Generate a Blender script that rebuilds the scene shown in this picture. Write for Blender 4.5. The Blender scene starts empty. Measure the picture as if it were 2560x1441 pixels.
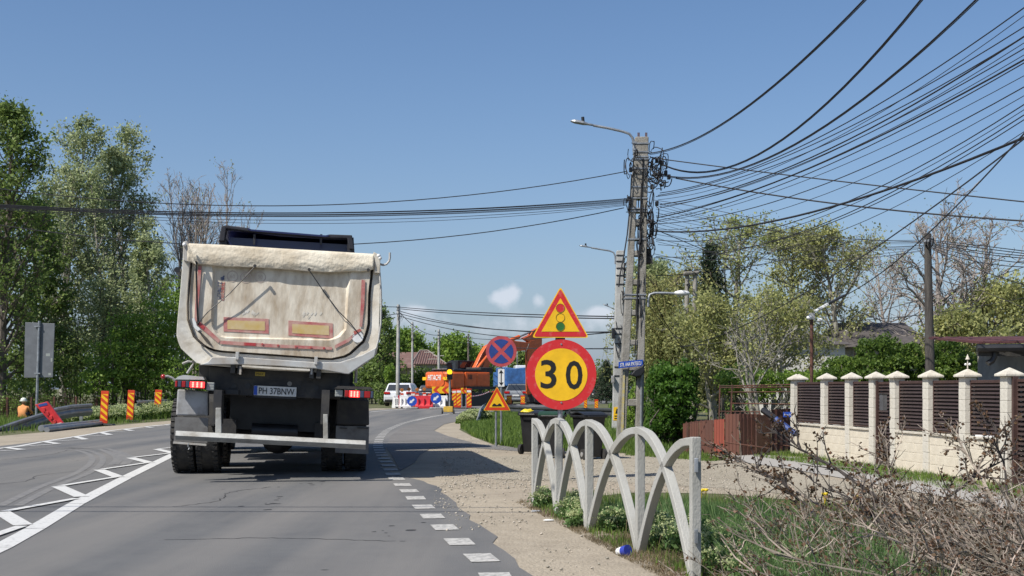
import bpy, bmesh, math, random
import numpy as np
from mathutils import Vector, Matrix, noise
S = bpy.context.scene
COL = S.collection
R = math.radians
# ---------------------------------------------------------------- camera
F = 3000.0; W0 = 2560.0; CH = 1.2; HOR = 970.0
cd = bpy.data.cameras.new('camera'); cam = bpy.data.objects.new('camera', cd); COL.objects.link(cam)
cam.location = (0, 0, CH); cam.rotation_euler = (R(90), 0, 0)
cd.sensor_width = 36; cd.lens = F / W0 * 36; cd.shift_y = (HOR - 720.5) / W0
cd.clip_start = .05; cd.clip_end = 3000
S.camera = cam
# ---------------------------------------------------------------- world, sun, exposure
SUN = Vector((-.49, -.41, .77)).normalized()
elev = math.asin(SUN.z); azim = math.atan2(SUN.x, SUN.y)
w = bpy.data.worlds.new('World'); S.world = w; w.use_nodes = True
nt = w.node_tree; N = nt.nodes; L = nt.links
bg = N['Background']; bg.inputs[1].default_value = .092
sky = N.new('ShaderNodeTexSky'); sky.sky_type = 'NISHITA'; sky.sun_disc = False
sky.sun_elevation = elev; sky.sun_rotation = azim % (2 * math.pi)
sky.altitude = 150; sky.air_density = 1.0; sky.dust_density = 1.0; sky.ozone_density = 2.2
def mnode(op, a, b=None, c=None, clamp=False):
    n = N.new('ShaderNodeMath'); n.operation = op; n.use_clamp = clamp
    for i, v in enumerate((a, b, c)):
        if v is None: continue
        if isinstance(v, (int, float)): n.inputs[i].default_value = v
        else: L.new(v, n.inputs[i])
    return n.outputs[0]
tc = N.new('ShaderNodeTexCoord'); sp = N.new('ShaderNodeSeparateXYZ'); L.new(tc.outputs['Generated'], sp.inputs[0])
yy = mnode('MAXIMUM', sp.outputs[1], .05)
u = mnode('DIVIDE', sp.outputs[0], yy); v = mnode('DIVIDE', sp.outputs[2], yy)
cv = N.new('ShaderNodeCombineXYZ'); L.new(u, cv.inputs[0]); L.new(v, cv.inputs[1])
nz = N.new('ShaderNodeTexNoise'); nz.inputs['Scale'].default_value = 26; nz.inputs['Detail'].default_value = 8; nz.inputs['Roughness'].default_value = .6
L.new(cv.outputs[0], nz.inputs['Vector'])
tot = None
for px, py, rx, ry, s in [(1252, 744, 30, 20, 1.3), (1283, 728, 22, 18, 1.2), (1345, 752, 18, 16, 1.1), (1500, 790, 90, 22, .45), (1440, 822, 150, 30, .35), (1045, 775, 30, 10, .5), (1385, 800, 50, 14, .5), (1500, 780, 26, 12, .9), (1180, 812, 190, 44, .38),
                          (980, 800, 110, 30, .25), (2120, 800, 260, 30, .3), (300, 800, 300, 40, .2)]:
    du = mnode('DIVIDE', mnode('SUBTRACT', u, (px - 1280) / F), rx / F); dv = mnode('DIVIDE', mnode('SUBTRACT', v, (HOR - py) / F), ry / F)
    q = mnode('ADD', mnode('MULTIPLY', du, du), mnode('MULTIPLY', dv, dv))
    g = mnode('MULTIPLY', mnode('POWER', 2.718, mnode('MULTIPLY', q, -1.0)), s)
    tot = g if tot is None else mnode('ADD', tot, g)
cl = mnode('ADD', tot, mnode('MULTIPLY', mnode('SUBTRACT', nz.outputs[0], .55), 3.2))
cl = mnode('MULTIPLY', mnode('SMOOTH_MIN', cl, .9, .2), mnode('MINIMUM', mnode('MULTIPLY', tot, 3.0), 1.0), clamp=True)
cl = mnode('MULTIPLY', cl, .7)
hs = N.new('ShaderNodeHueSaturation'); hs.inputs['Saturation'].default_value = 1.12; L.new(sky.outputs[0], hs.inputs['Color'])
# pale milky air low over the horizon, all round
hz = mnode('POWER', 2.718, mnode('MULTIPLY', mnode('MAXIMUM', sp.outputs[2], 0), -9.0))
mh = N.new('ShaderNodeMix'); mh.data_type = 'RGBA'; L.new(mnode('MULTIPLY', hz, .85), mh.inputs[0]); tn = N.new('ShaderNodeMix'); tn.data_type = 'RGBA'; tn.blend_type = 'MULTIPLY'; tn.inputs[0].default_value = 1; tn.inputs[7].default_value = (.95, .965, 1.02, 1); L.new(hs.outputs[0], tn.inputs[6]); L.new(tn.outputs[2], mh.inputs[6]); mh.inputs[7].default_value = (2.3, 2.9, 4.05, 1)
mx = N.new('ShaderNodeMix'); mx.data_type = 'RGBA'; L.new(cl, mx.inputs[0]); L.new(mh.outputs[2], mx.inputs[6]); mx.inputs[7].default_value = (6.6, 6.9, 7.7, 1)
L.new(mx.outputs[2], bg.inputs[0])
sd = bpy.data.lights.new('sun', 'SUN'); sd.energy = 4.4; sd.angle = R(.53); sd.color = (1, .955, .88)
so = bpy.data.objects.new('sun', sd); COL.objects.link(so); so.rotation_euler = SUN.to_track_quat('Z', 'Y').to_euler(); so.location = (-20, -10, 40)
S.view_settings.view_transform = 'Standard'; S.view_settings.look = 'None'; S.view_settings.gamma = 1; S.view_settings.exposure = 0.4
S.view_settings.use_curve_mapping = False
S.render.engine = 'CYCLES'
# ---------------------------------------------------------------- helpers
def at(px, py, Y): return Vector(((px - 1280) / F * Y, Y, CH + (HOR - py) / F * Y))
def gp(px, py, z=0.0):
    Y = (CH - z) * F / (py - HOR); return Vector(((px - 1280) / F * Y, Y, z))
def lin(h):
    h = h.lstrip('#'); r = []
    for i in (0, 2, 4):
        c = int(h[i:i + 2], 16) / 255; r.append(c / 12.92 if c <= .04045 else ((c + .055) / 1.055) ** 2.4)
    return tuple(r)
MATS = {}
def M(name, col, rough=.75, var=.2, scale=4, bump=0, metal=0, col2=None, k=.5, bscale=None, island=0, stretch=None, spec=.5, trans=0, emit=None, wide=.12, coat=0):
    """procedural principled material: base colour, noise mottling towards col2, grain bump, per-island tint"""
    if name in MATS: return MATS[name]
    m = bpy.data.materials.new(name); m.use_nodes = True; MATS[name] = m
    n = m.node_tree.nodes; l = m.node_tree.links; b = n['Principled BSDF']
    if isinstance(col, str): col = lin(col)
    if isinstance(col2, str): col2 = lin(col2)
    if col2 is None: col2 = tuple(c * (1 - var * 1.6) for c in col)
    b.inputs['Roughness'].default_value = rough; b.inputs['Metallic'].default_value = metal; b.inputs['Specular IOR Level'].default_value = spec
    if coat: b.inputs['Coat Weight'].default_value = coat; b.inputs['Coat Roughness'].default_value = .08
    t = n.new('ShaderNodeTexCoord'); vec = t.outputs['Object']
    if stretch:
        mp = n.new('ShaderNodeMapping'); mp.inputs['Scale'].default_value = stretch; l.new(vec, mp.inputs[0]); vec = mp.outputs[0]
    x = n.new('ShaderNodeTexNoise'); x.inputs['Scale'].default_value = scale; x.inputs['Detail'].default_value = 7; x.inputs['Roughness'].default_value = .62; l.new(vec, x.inputs['Vector'])
    r = n.new('ShaderNodeMapRange'); r.inputs[1].default_value = k - wide; r.inputs[2].default_value = k + wide; l.new(x.outputs[0], r.inputs[0])
    c = n.new('ShaderNodeMix'); c.data_type = 'RGBA'; l.new(r.outputs[0], c.inputs[0]); c.inputs[6].default_value = (*col, 1); c.inputs[7].default_value = (*col2, 1)
    out = c.outputs[2]
    if island:
        g = n.new('ShaderNodeNewGeometry'); h = n.new('ShaderNodeHueSaturation'); l.new(out, h.inputs['Color'])
        a = n.new('ShaderNodeMapRange'); a.inputs[3].default_value = 1 - island; a.inputs[4].default_value = 1 + island; l.new(g.outputs['Random Per Island'], a.inputs[0]); l.new(a.outputs[0], h.inputs['Value'])
        a2 = n.new('ShaderNodeMapRange'); a2.inputs[3].default_value = .5 + .04 * island; a2.inputs[4].default_value = .5 - .04 * island; l.new(g.outputs['Random Per Island'], a2.inputs[0]); l.new(a2.outputs[0], h.inputs['Hue'])
        out = h.outputs[0]
    l.new(out, b.inputs['Base Color'])
    if bump:
        x2 = n.new('ShaderNodeTexNoise'); x2.inputs['Scale'].default_value = bscale or scale * 6; x2.inputs['Detail'].default_value = 5; l.new(vec, x2.inputs['Vector'])
        bp = n.new('ShaderNodeBump'); bp.inputs['Strength'].default_value = min(1, bump); bp.inputs['Distance'].default_value = .02 * max(1, bump); l.new(x2.outputs[0], bp.inputs['Height']); l.new(bp.outputs[0], b.inputs['Normal'])
    if emit: b.inputs['Emission Color'].default_value = (*emit[0], 1); b.inputs['Emission Strength'].default_value = emit[1]
    if trans:
        tr = n.new('ShaderNodeBsdfTranslucent'); l.new(out, tr.inputs[0]); ms = n.new('ShaderNodeMixShader'); ms.inputs[0].default_value = trans
        l.new(b.outputs[0], ms.inputs[1]); l.new(tr.outputs[0], ms.inputs[2]); l.new(ms.outputs[0], n['Material Output'].inputs[0])
    return m
def glass(name, col=(.02, .025, .03), rough=.06):
    return M(name, col, rough, .1, 3, spec=.8)
class MB:
    def __init__(s): s.v = []; s.f = []; s.m = []
    def add(s, vs, fs, mi=0):
        o = len(s.v); s.v += [tuple(p) for p in vs]; s.f += [tuple(i + o for i in q) for q in fs]; s.m += [mi] * len(fs); return s
    def box(s, x0, x1, y0, y1, z0, z1, mi=0):
        return s.add([(x0,y0,z0),(x1,y0,z0),(x1,y1,z0),(x0,y1,z0),(x0,y0,z1),(x1,y0,z1),(x1,y1,z1),(x0,y1,z1)], [(0,3,2,1),(4,5,6,7),(0,1,5,4),(1,2,6,5),(2,3,7,6),(3,0,4,7)], mi)
    def prism(s, pts, y0, y1, mi=0, ax='y'):
        """polygon in xz (ax y), xy (ax z) or yz (ax x), extruded along ax"""
        def q(a, b, c): return (a, c, b) if ax == 'y' else ((a, b, c) if ax == 'z' else (c, a, b))
        n = len(pts)
        vs = [q(p[0], p[1], y0) for p in pts] + [q(p[0], p[1], y1) for p in pts]
        fs = [tuple(range(n)), tuple(range(2 * n - 1, n - 1, -1))] + [(i, i + n, (i + 1) % n + n, (i + 1) % n) for i in range(n)]
        return s.add(vs, fs, mi)
    def tube(s, pts, rad, n=6, mi=0, caps=True):
        pts = [Vector(p) for p in pts]; k = len(pts)
        if not hasattr(rad, '__len__'): rad = [rad] * k
        vs = []; up = None
        for i, p in enumerate(pts):
            d = (pts[min(i + 1, k - 1)] - pts[max(i - 1, 0)])
            if d.length < 1e-9: d = Vector((0, 0, 1))
            d.normalize()
            a = d.cross(Vector((0, 0, 1)) if abs(d.z) < .95 else Vector((1, 0, 0))) if up is None else d.cross(up)
            if a.length < 1e-6: a = d.orthogonal()
            a.normalize(); b = a.cross(d).normalized(); up = b
            for j in range(n):
                t = 2 * math.pi * j / n; vs.append(p + (a * math.cos(t) + b * math.sin(t)) * rad[i])
        fs = [(i * n + j, i * n + (j + 1) % n, (i + 1) * n + (j + 1) % n, (i + 1) * n + j) for i in range(k - 1) for j in range(n)]
        if caps: fs += [tuple(range(n - 1, -1, -1)), tuple(range((k - 1) * n, k * n))]
        return s.add(vs, fs, mi)
    def cyl(s, a, b, r, r2=None, n=12, mi=0): return s.tube([a, b], [r, r if r2 is None else r2], n, mi)
    def ball(s, c, r, sc=(1, 1, 1), n=8, mi=0):
        vs = [(c[0], c[1], c[2] + r * sc[2])]; 
        for i in range(1, n):
            t = math.pi * i / n
            for j in range(2 * n):
                p = math.pi * j / n; vs.append((c[0] + r * sc[0] * math.sin(t) * math.cos(p), c[1] + r * sc[1] * math.sin(t) * math.sin(p), c[2] + r * sc[2] * math.cos(t)))
        vs.append((c[0], c[1], c[2] - r * sc[2])); k = 2 * n
        fs = [(0, 1 + j, 1 + (j + 1) % k) for j in range(k)]
        fs += [(1 + i * k + j, 1 + (i + 1) * k + j, 1 + (i + 1) * k + (j + 1) % k, 1 + i * k + (j + 1) % k) for i in range(n - 2) for j in range(k)]
        e = len(vs) - 1; fs += [(e, 1 + (n - 2) * k + (j + 1) % k, 1 + (n - 2) * k + j) for j in range(k)]
        return s.add(vs, fs, mi)
    def build(s, name, mats, parent=None, smooth=False, bevel=0, kind=None, fix=True):
        me = bpy.data.meshes.new(name); me.from_pydata(s.v, [], s.f)
        if not isinstance(mats, (list, tuple)): mats = [mats]
        for m in mats: me.materials.append(m)
        if len(mats) > 1: me.polygons.foreach_set('material_index', s.m)
        if fix:
            b = bmesh.new(); b.from_mesh(me); bmesh.ops.recalc_face_normals(b, faces=b.faces); b.to_mesh(me); b.free()
        if smooth:
            me.shade_smooth()
            me.set_sharp_from_angle(angle=R(38))
        o = bpy.data.objects.new(name, me); COL.objects.link(o); o.parent = parent
        if kind: o['kind'] = kind
        if bevel:
            b = o.modifiers.new('bevel', 'BEVEL'); b.width = bevel; b.segments = 2; b.limit_method = 'ANGLE'; b.harden_normals = False
        return o
def tag(o, label, cat, group=None):
    o['label'] = label; o['category'] = cat
    if group: o['group'] = group
    return o
def thing(name, label, cat, loc=(0, 0, 0), rotz=0, group=None):
    o = bpy.data.objects.new(name, None); COL.objects.link(o); o.location = loc; o.rotation_euler = (0, 0, rotz); o.empty_display_size = .2
    return tag(o, label, cat, group)
def dup(r, loc=None, rotz=None, label=None):
    c = r.copy(); COL.objects.link(c)
    if loc is not None: c.location = loc
    if rotz is not None: c.rotation_euler = (0, 0, rotz)
    if label: c['label'] = label
    def rec(a, b):
        for ch in list(a.children):
            d = ch.copy(); COL.objects.link(d); d.parent = b; rec(ch, d)
    rec(r, c); return c
def struct(o): o['kind'] = 'structure'; return o
def npmesh(name, V, Fq, mat, parent=None, smooth=False, kind=None):
    """V (n,3) array, Fq (m,k) index array"""
    me = bpy.data.meshes.new(name); n, k = Fq.shape
    me.vertices.add(len(V)); me.vertices.foreach_set('co', np.ascontiguousarray(V, dtype=np.float32).ravel())
    me.loops.add(n * k); me.loops.foreach_set('vertex_index', np.ascontiguousarray(Fq, dtype=np.int32).ravel())
    me.polygons.add(n); me.polygons.foreach_set('loop_start', np.arange(0, n * k, k, dtype=np.int32)); me.polygons.foreach_set('loop_total', np.full(n, k, dtype=np.int32))
    me.materials.append(mat); me.update(calc_edges=True)
    if smooth: me.shade_smooth()
    o = bpy.data.objects.new(name, me); COL.objects.link(o); o.parent = parent
    if kind: o['kind'] = kind
    return o
def text(s, name, w_, h_, mat, parent, loc, up=False, y=0, depth=.0015, bold=0):
    """flat lettering in the local xz plane facing -y, fitted in w x h, centred at loc (x,z)"""
    cu = bpy.data.curves.new('t', 'FONT'); cu.body = s; cu.extrude = depth; cu.offset = bold; cu.resolution_u = 3
    o = bpy.data.objects.new('t', cu); COL.objects.link(o); dg = bpy.context.evaluated_depsgraph_get(); dg.update()
    me = bpy.data.meshes.new_from_object(o.evaluated_get(dg)); bpy.data.objects.remove(o); bpy.data.curves.remove(cu)
    c = np.zeros(len(me.vertices) * 3, dtype=np.float32); me.vertices.foreach_get('co', c); c = c.reshape(-1, 3)
    lo = c.min(0); hi = c.max(0); c = c - (lo + hi) / 2; c[:, 0] *= w_ / (hi[0] - lo[0]); c[:, 1] *= h_ / (hi[1] - lo[1])
    if up: c[:, [0, 1]] = np.stack([-c[:, 1], c[:, 0]], 1)
    out = np.stack([c[:, 0] + loc[0], y - c[:, 2], c[:, 1] + loc[1]], 1)
    me.vertices.foreach_set('co', out.astype(np.float32).ravel()); me.materials.clear(); me.materials.append(mat); me.update()
    o = bpy.data.objects.new(name, me); COL.objects.link(o); o.parent = parent; return o
def circ(cx, cz, r, n=40, a0=0): return [(cx + r * math.cos(a0 + 2 * math.pi * i / n), cz + r * math.sin(a0 + 2 * math.pi * i / n)) for i in range(n)]
def rpoly(pts, r, k=4):
    """polygon with rounded corners"""
    out = []; n = len(pts)
    for i in range(n):
        p = Vector(pts[i]); a = Vector(pts[i - 1]) - p; b = Vector(pts[(i + 1) % n]) - p
        rr = min(r, a.length * .45, b.length * .45); A = p + a.normalized() * rr; B = p + b.normalized() * rr
        for j in range(k + 1):
            t = j / k; out.append(tuple(A * (1 - t) ** 2 + p * 2 * t * (1 - t) + B * t * t))
    return out
def plate(name, pts, y, mat, parent, th=.002):
    return MB().prism(pts, y - th, y).build(name, mat, parent)
# ---------------------------------------------------------------- materials
m_steel = M('galvanised steel', (.36, .38, .40), .5, .25, 6, .1, .55)
m_dark = M('dark chassis paint', (.022, .022, .024), .7, .3, 5, .1, col2=(.05, .046, .04))
m_black = M('black plastic', (.018, .018, .02), .45, .3, 6, .05)
m_rubber = M('tyre rubber', (.02, .02, .021), .85, .3, 8, .4, col2=(.05, .046, .04))
m_conc = M('weathered concrete', (.30, .285, .255), .9, .3, 3.5, .6, col2=(.20, .185, .155), bscale=40)
m_conc_lt = M('pale concrete', (.46, .455, .43), .9, .2, 3, .4, bscale=40)
m_arch = M('grey cast concrete', (.37, .365, .335), .88, .2, 2.2, .3, col2=(.27, .26, .225), bscale=90, k=.6, wide=.15, stretch=(1, 1, .5))
m_red = M('red sign film', (.55, .022, .025), .45, .15, 11, col2=(.56, .10, .10), k=.62, wide=.08)
m_yel = M('yellow sign film', (.86, .50, .01), .45, .1, 5)
m_wht = M('white paint', (.78, .78, .76), .5, .12, 5)
m_blk = M('black lettering', (.012, .012, .012), .5)
m_blue = M('blue sign film', (.012, .07, .42), .45, .1, 5)
m_stripe_r = M('red stripe film', (.62, .05, .01), .45, .1, 5)
m_orange = M('excavator orange', (.72, .13, .022), .4, .15, 2.0, coat=.2)
m_bark = M('bark', (.17, .14, .115), .9, .4, 12, .8, col2=(.085, .07, .058), stretch=(1, 1, .25))
m_bark_grey = M('pale grey bark', (.34, .32, .27), .9, .3, 10, .6, col2=(.18, .165, .14), stretch=(1, 1, .3))
m_bark_pink = M('reddish bare bark', (.33, .285, .25), .9, .3, 10, .5, col2=(.20, .17, .15))
def leafmat(n, c, c2, isl=.35, sc=.9): return M(n, c, .55, .2, sc, 0, col2=c2, island=isl, trans=.48, spec=.35)
lf_dark = leafmat('dark leaves', (.21, .29, .075), (.13, .195, .05))
lf_silver = leafmat('silvery poplar leaves', (.40, .45, .25), (.27, .33, .15), .5)
lf_mid = leafmat('spring leaves', (.25, .37, .065), (.16, .26, .045))
lf_yel = leafmat('willow leaves', (.40, .41, .16), (.28, .30, .11))
lf_bud = leafmat('young bud leaves', (.40, .43, .16), (.28, .32, .11))
lf_laurel = leafmat('glossy shrub leaves', (.075, .165, .02), (.038, .09, .014))
lf_thuja = leafmat('hedge foliage', (.13, .21, .035), (.07, .125, .024), .45)
lf_con = leafmat('conifer needles', (.055, .085, .045), (.03, .05, .028), .4)
m_grass = leafmat('grass blades', (.17, .26, .05), (.11, .18, .035), .4)
m_grass_b = leafmat('blue green grass', (.15, .25, .085), (.10, .18, .055), .4)
m_dry = leafmat('dry grass', (.28, .22, .13), (.17, .135, .08), .35)
m_flower = leafmat('cream flowers', (.52, .56, .30), (.36, .42, .18), .25, 6)
m_twig = M('dead twigs', (.31, .262, .21), .9, .3, 9, .3, col2=(.14, .115, .09), island=.5)
m_deadleaf = leafmat('dead brown leaves', (.20, .125, .07), (.12, .07, .04), .4)
m_wire = M('cable black', (.02, .02, .023), .7, .1)
m_rust = M('rusty steel', (.13, .055, .035), .85, .3, 6, .3, col2=(.07, .035, .025))
# ---------------------------------------------------------------- ground, road, markings
def gmat(name, cols, rough=.95, sc=(.35, 6, 60), bump=.5, bs=30):
    m = bpy.data.materials.new(name); m.use_nodes = True; n = m.node_tree.nodes; l = m.node_tree.links; b = n['Principled BSDF']; b.inputs['Roughness'].default_value = rough
    b.inputs['Specular IOR Level'].default_value = .3
    t = n.new('ShaderNodeTexCoord'); out = None
    for i, s in enumerate(sc):
        x = n.new('ShaderNodeTexNoise'); x.inputs['Scale'].default_value = s; x.inputs['Detail'].default_value = 6; x.inputs['Roughness'].default_value = .65; l.new(t.outputs['Object'], x.inputs['Vector'])
        r = n.new('ShaderNodeMapRange'); r.inputs[1].default_value = .38; r.inputs[2].default_value = .64; l.new(x.outputs[0], r.inputs[0])
        if i == 0:
            c = n.new('ShaderNodeMix'); c.data_type = 'RGBA'; l.new(r.outputs[0], c.inputs[0]); c.inputs[6].default_value = (*cols[0], 1); c.inputs[7].default_value = (*cols[1], 1); out = c.outputs[2]
        else:
            c = n.new('ShaderNodeMix'); c.data_type = 'RGBA'; mm = n.new('ShaderNodeMath'); mm.operation = 'MULTIPLY'; mm.inputs[1].default_value = .45; l.new(r.outputs[0], mm.inputs[0]); l.new(mm.outputs[0], c.inputs[0])
            l.new(out, c.inputs[6]); c.inputs[7].default_value = (*cols[min(i + 1, len(cols) - 1)], 1); out = c.outputs[2]
    l.new(out, b.inputs['Base Color'])
    x = n.new('ShaderNodeTexNoise'); x.inputs['Scale'].default_value = bs; x.inputs['Detail'].default_value = 6; l.new(t.outputs['Object'], x.inputs['Vector'])
    bp = n.new('ShaderNodeBump'); bp.inputs['Strength'].default_value = bump; bp.inputs['Distance'].default_value = .03; l.new(x.outputs[0], bp.inputs['Height']); l.new(bp.outputs[0], b.inputs['Normal'])
    return m, out, b
def sheet(name, pts, z, mat, parent=None):
    me = bpy.data.meshes.new(name); b = bmesh.new(); vs = [b.verts.new((p[0], p[1], z)) for p in pts]; f = b.faces.new(vs)
    if f.normal.z < 0: f.normal_flip()
    f.normal_update()
    if f.normal.z < 0: bmesh.ops.reverse_faces(b, faces=[f])
    bmesh.ops.triangulate(b, faces=b.faces[:]); b.to_mesh(me); b.free(); me.materials.append(mat)
    o = bpy.data.objects.new(name, me); COL.objects.link(o); o.parent = parent; return o
def loft(name, Lp, Rp, z, mat, parent=None):
    V = []; Fc = []
    for a, b in zip(Lp, Rp): V += [(a[0], a[1], z), (b[0], b[1], z)]
    for i in range(len(Lp) - 1): Fc.append((2 * i, 2 * i + 1, 2 * i + 3, 2 * i + 2))
    me = bpy.data.meshes.new(name); me.from_pydata(V, [], Fc); me.materials.append(mat); o = bpy.data.objects.new(name, me); COL.objects.link(o); o.parent = parent; return o
m_ground, _, _ = gmat('meadow ground', [(.10, .105, .045), (.16, .135, .085), (.06, .085, .025)], sc=(.25, 2.5, 30))
m_dirt, _, _ = gmat('sandy dirt', [(.38, .325, .245), (.29, .245, .185), (.46, .40, .31), (.20, .17, .13)], sc=(.7, 5, 45), bump=.6, bs=40)
m_gravel, _, _ = gmat('gravel lane', [(.41, .365, .285), (.31, .27, .205), (.52, .47, .37), (.19, .165, .125)], sc=(.9, 14, 60), bump=.9, bs=50)
m_path, _, _ = gmat('worn concrete path', [(.34, .325, .30), (.28, .265, .24), (.38, .36, .33)], sc=(.6, 6, 60), bump=.3)
m_asph, _, ab = gmat('asphalt', [(.132, .134, .134), (.102, .104, .106), (.165, .164, .158), (.078, .079, .082)], rough=.82, sc=(.5, 3, 120), bump=.35, bs=160)
m_asph_old, _, _ = gmat('old patched asphalt', [(.185, .178, .168), (.14, .136, .13), (.23, .21, .19), (.12, .11, .10)], rough=.9, sc=(.8, 5, 90), bump=.5, bs=60)
# wheel tracks and dust on the asphalt: streaks stretched along the lane
def streaks(mat):
    n = mat.node_tree.nodes; l = mat.node_tree.links; b = n['Principled BSDF']; src = b.inputs['Base Color'].links[0].from_socket
    t = n.new('ShaderNodeTexCoord'); mp = n.new('ShaderNodeMapping'); mp.inputs['Rotation'].default_value = (0, 0, R(-9)); mp.inputs['Scale'].default_value = (1.1, .06, 1)
    l.new(t.outputs['Object'], mp.inputs[0]); x = n.new('ShaderNodeTexNoise'); x.inputs['Scale'].default_value = 1.4; x.inputs['Detail'].default_value = 5; l.new(mp.outputs[0], x.inputs['Vector'])
    r = n.new('ShaderNodeMapRange'); r.inputs[1].default_value = .35; r.inputs[2].default_value = .68; r.inputs[4].default_value = .95; l.new(x.outputs[0], r.inputs[0])
    c = n.new('ShaderNodeMix'); c.data_type = 'RGBA'; l.new(r.outputs[0], c.inputs[0]); l.new(src, c.inputs[6]); c.inputs[7].default_value = (.185, .176, .163, 1); l.new(c.outputs[2], b.inputs['Base Color'])
    # a few dark oil spots
    y = n.new('ShaderNodeTexVoronoi'); y.inputs['Scale'].default_value = 1.6; l.new(t.outputs['Object'], y.inputs['Vector'])
    r2 = n.new('ShaderNodeMapRange'); r2.inputs[1].default_value = .03; r2.inputs[2].default_value = .055; r2.inputs[3].default_value = .7; r2.inputs[4].default_value = 0; l.new(y.outputs['Distance'], r2.inputs[0])
    c2 = n.new('ShaderNodeMix'); c2.data_type = 'RGBA'; l.new(r2.outputs[0], c2.inputs[0]); l.new(c.outputs[2], c2.inputs[6]); c2.inputs[7].default_value = (.03, .03, .032, 1); l.new(c2.outputs[2], b.inputs['Base Color'])
streaks(m_asph)
V = []; Fc = []
G = [-900, -300, -100, -40, -15, 0, 15, 40, 100, 300, 900]
for y in G:
    for x in G: V.append((x, y + 100, 0))
k = len(G)
for i in range(k - 1):
    for j in range(k - 1): Fc.append((i * k + j, i * k + j + 1, (i + 1) * k + j + 1, (i + 1) * k + j))
me = bpy.data.meshes.new('ground'); me.from_pydata(V, [], Fc); me.materials.append(m_ground); o = bpy.data.objects.new('ground', me); COL.objects.link(o); struct(o)
def cat(pts, n=8):
    """Catmull-Rom through the points"""
    P = [Vector((p[0], p[1])) for p in pts]; P = [P[0] * 2 - P[1]] + P + [P[-1] * 2 - P[-2]]; out = []
    for i in range(1, len(P) - 2):
        for j in range(n):
            t = j / n; a, b, c, d = P[i - 1:i + 3]
            out.append(.5 * ((2 * b) + (c - a) * t + (2 * a - 5 * b + 4 * c - d) * t * t + (3 * b - a - 3 * c + d) * t ** 3))
    out.append(P[-2]); return out
def sample(poly, n):
    d = [0]
    for a, b in zip(poly, poly[1:]): d.append(d[-1] + (b - a).length)
    out = []
    j = 0
    for i in range(n):
        s = d[-1] * i / (n - 1)
        while j < len(poly) - 2 and d[j + 1] < s: j += 1
        q = (s - d[j]) / max(1e-9, d[j + 1] - d[j]); out.append(poly[j].lerp(poly[j + 1], q))
    return out
Ledge = cat([(-16, -12), (-13.5, 5), (-11.4, 17), (-10.5, 24.3), (-10.85, 32), (-10.9, 39), (-9.9, 51), (-7.6, 62), (-6.4, 68), (-3, 80), (2, 95), (12, 118), (60, 190)])
Rdash = [gp(x, y) for x, y in [(1225, 1425), (1150, 1360), (1100, 1312), (1060, 1273), (1035, 1243), (1010, 1218), (987, 1195), (972, 1168), (958, 1145), (947, 1124), (946, 1106), (955, 1090), (970, 1077), (1005, 1061), (1050, 1049), (1095, 1041), (1160, 1030)]]
Rd = cat([(1.7, -12), (1.0, -2), (.3, 4)] + [(p.x, p.y) for p in Rdash] + [(-.6, 72), (3, 84), (10, 102), (24, 122), (66, 178)])
asphR = cat([(3.3, -12), (1.9, -2), (.95, 4), (.12, 7.6), (-.1, 9), (-.25, 10.3), (-.62, 12.5), (-.98, 14.8), (-1.75, 17), (-2.2, 20), (-2.5, 24), (-2.9, 30), (-3.0, 38), (-2.4, 45), (-1.4, 55), (-.6, 62), (.6, 70), (4, 81), (11, 98), (25, 118), (68, 172)])
n = 140
n = 500; LE = sample(Ledge, n); RE = sample(asphR, n)
RE = [p + Vector((noise.noise(Vector((p.y * 1.7, 0, 0))) * .10 + noise.noise(Vector((p.y * 6.5, 3, 0))) * .05 + noise.noise(Vector((p.y * 19, 7, 0))) * .025, 0)) * (1 if p.y < 26 else .4) for p in RE]
road = loft('road', LE, RE, .010, m_asph); struct(road)
# shoulder / crossing lane of dirt and gravel
dirtL = loft('dirt_shoulder', sample(cat([(-24, 4), (-15.5, 17), (-13.2, 24), (-12.6, 32), (-12.6, 39), (-11.8, 51), (-9.6, 63), (-8, 70)]), 60), sample(cat([(-13, 5), (-11, 17), (-10.2, 24.3), (-10.6, 32), (-10.7, 39), (-9.7, 51), (-7.4, 62), (-6, 69)]), 60), .005, m_dirt); struct(dirtL)
dr = [(-.2, 5), (1.4, 5)] + [tuple(gp(x, y)[:2]) for x, y in [(1800, 1500), (1740, 1441), (1660, 1400), (1560, 1352), (1480, 1318), (1400, 1285), (1360, 1262), (1400, 1250), (1600, 1232), (1800, 1236), (2100, 1262), (2560, 1330)]] + [(8.5, 8.5), (14, 12), (14, 20), (5.6, 19.6), (4.9, 21.0), (3, 21.4)] + [tuple(gp(x, y)[:2]) for x, y in [(1560, 1134), (1310, 1127), (1235, 1114), (1180, 1092), (1148, 1075), (1165, 1055), (1180, 1042)]] + [(-2, 55), (-3.2, 45), (-3.8, 38), (-3.6, 30), (-3.3, 24), (-2.9, 20), (-2.3, 17), (-1.6, 14), (-1.2, 11), (-.8, 8)]
dirtR = sheet('gravel_lane', dr, .005, m_dirt); struct(dirtR)
gl = [tuple(gp(x, y)[:2]) for x, y in [(1110, 1150), (1300, 1140), (1600, 1142), (1790, 1150), (1960, 1180), (2200, 1222), (2560, 1290), (2560, 1318), (2100, 1250), (1800, 1222), (1500, 1205), (1240, 1200), (1130, 1180)]]
o = sheet('loose_gravel', gl, .009, m_gravel); struct(o)
pa = [tuple(gp(x, y)[:2]) for x, y in [(1690, 1139), (1850, 1138), (1960, 1142), (2070, 1156), (2560, 1240), (2560, 1285), (2200, 1215), (1960, 1172), (1800, 1150)]]
o = sheet('concrete_path', pa, .014, m_path); struct(o)
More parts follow.
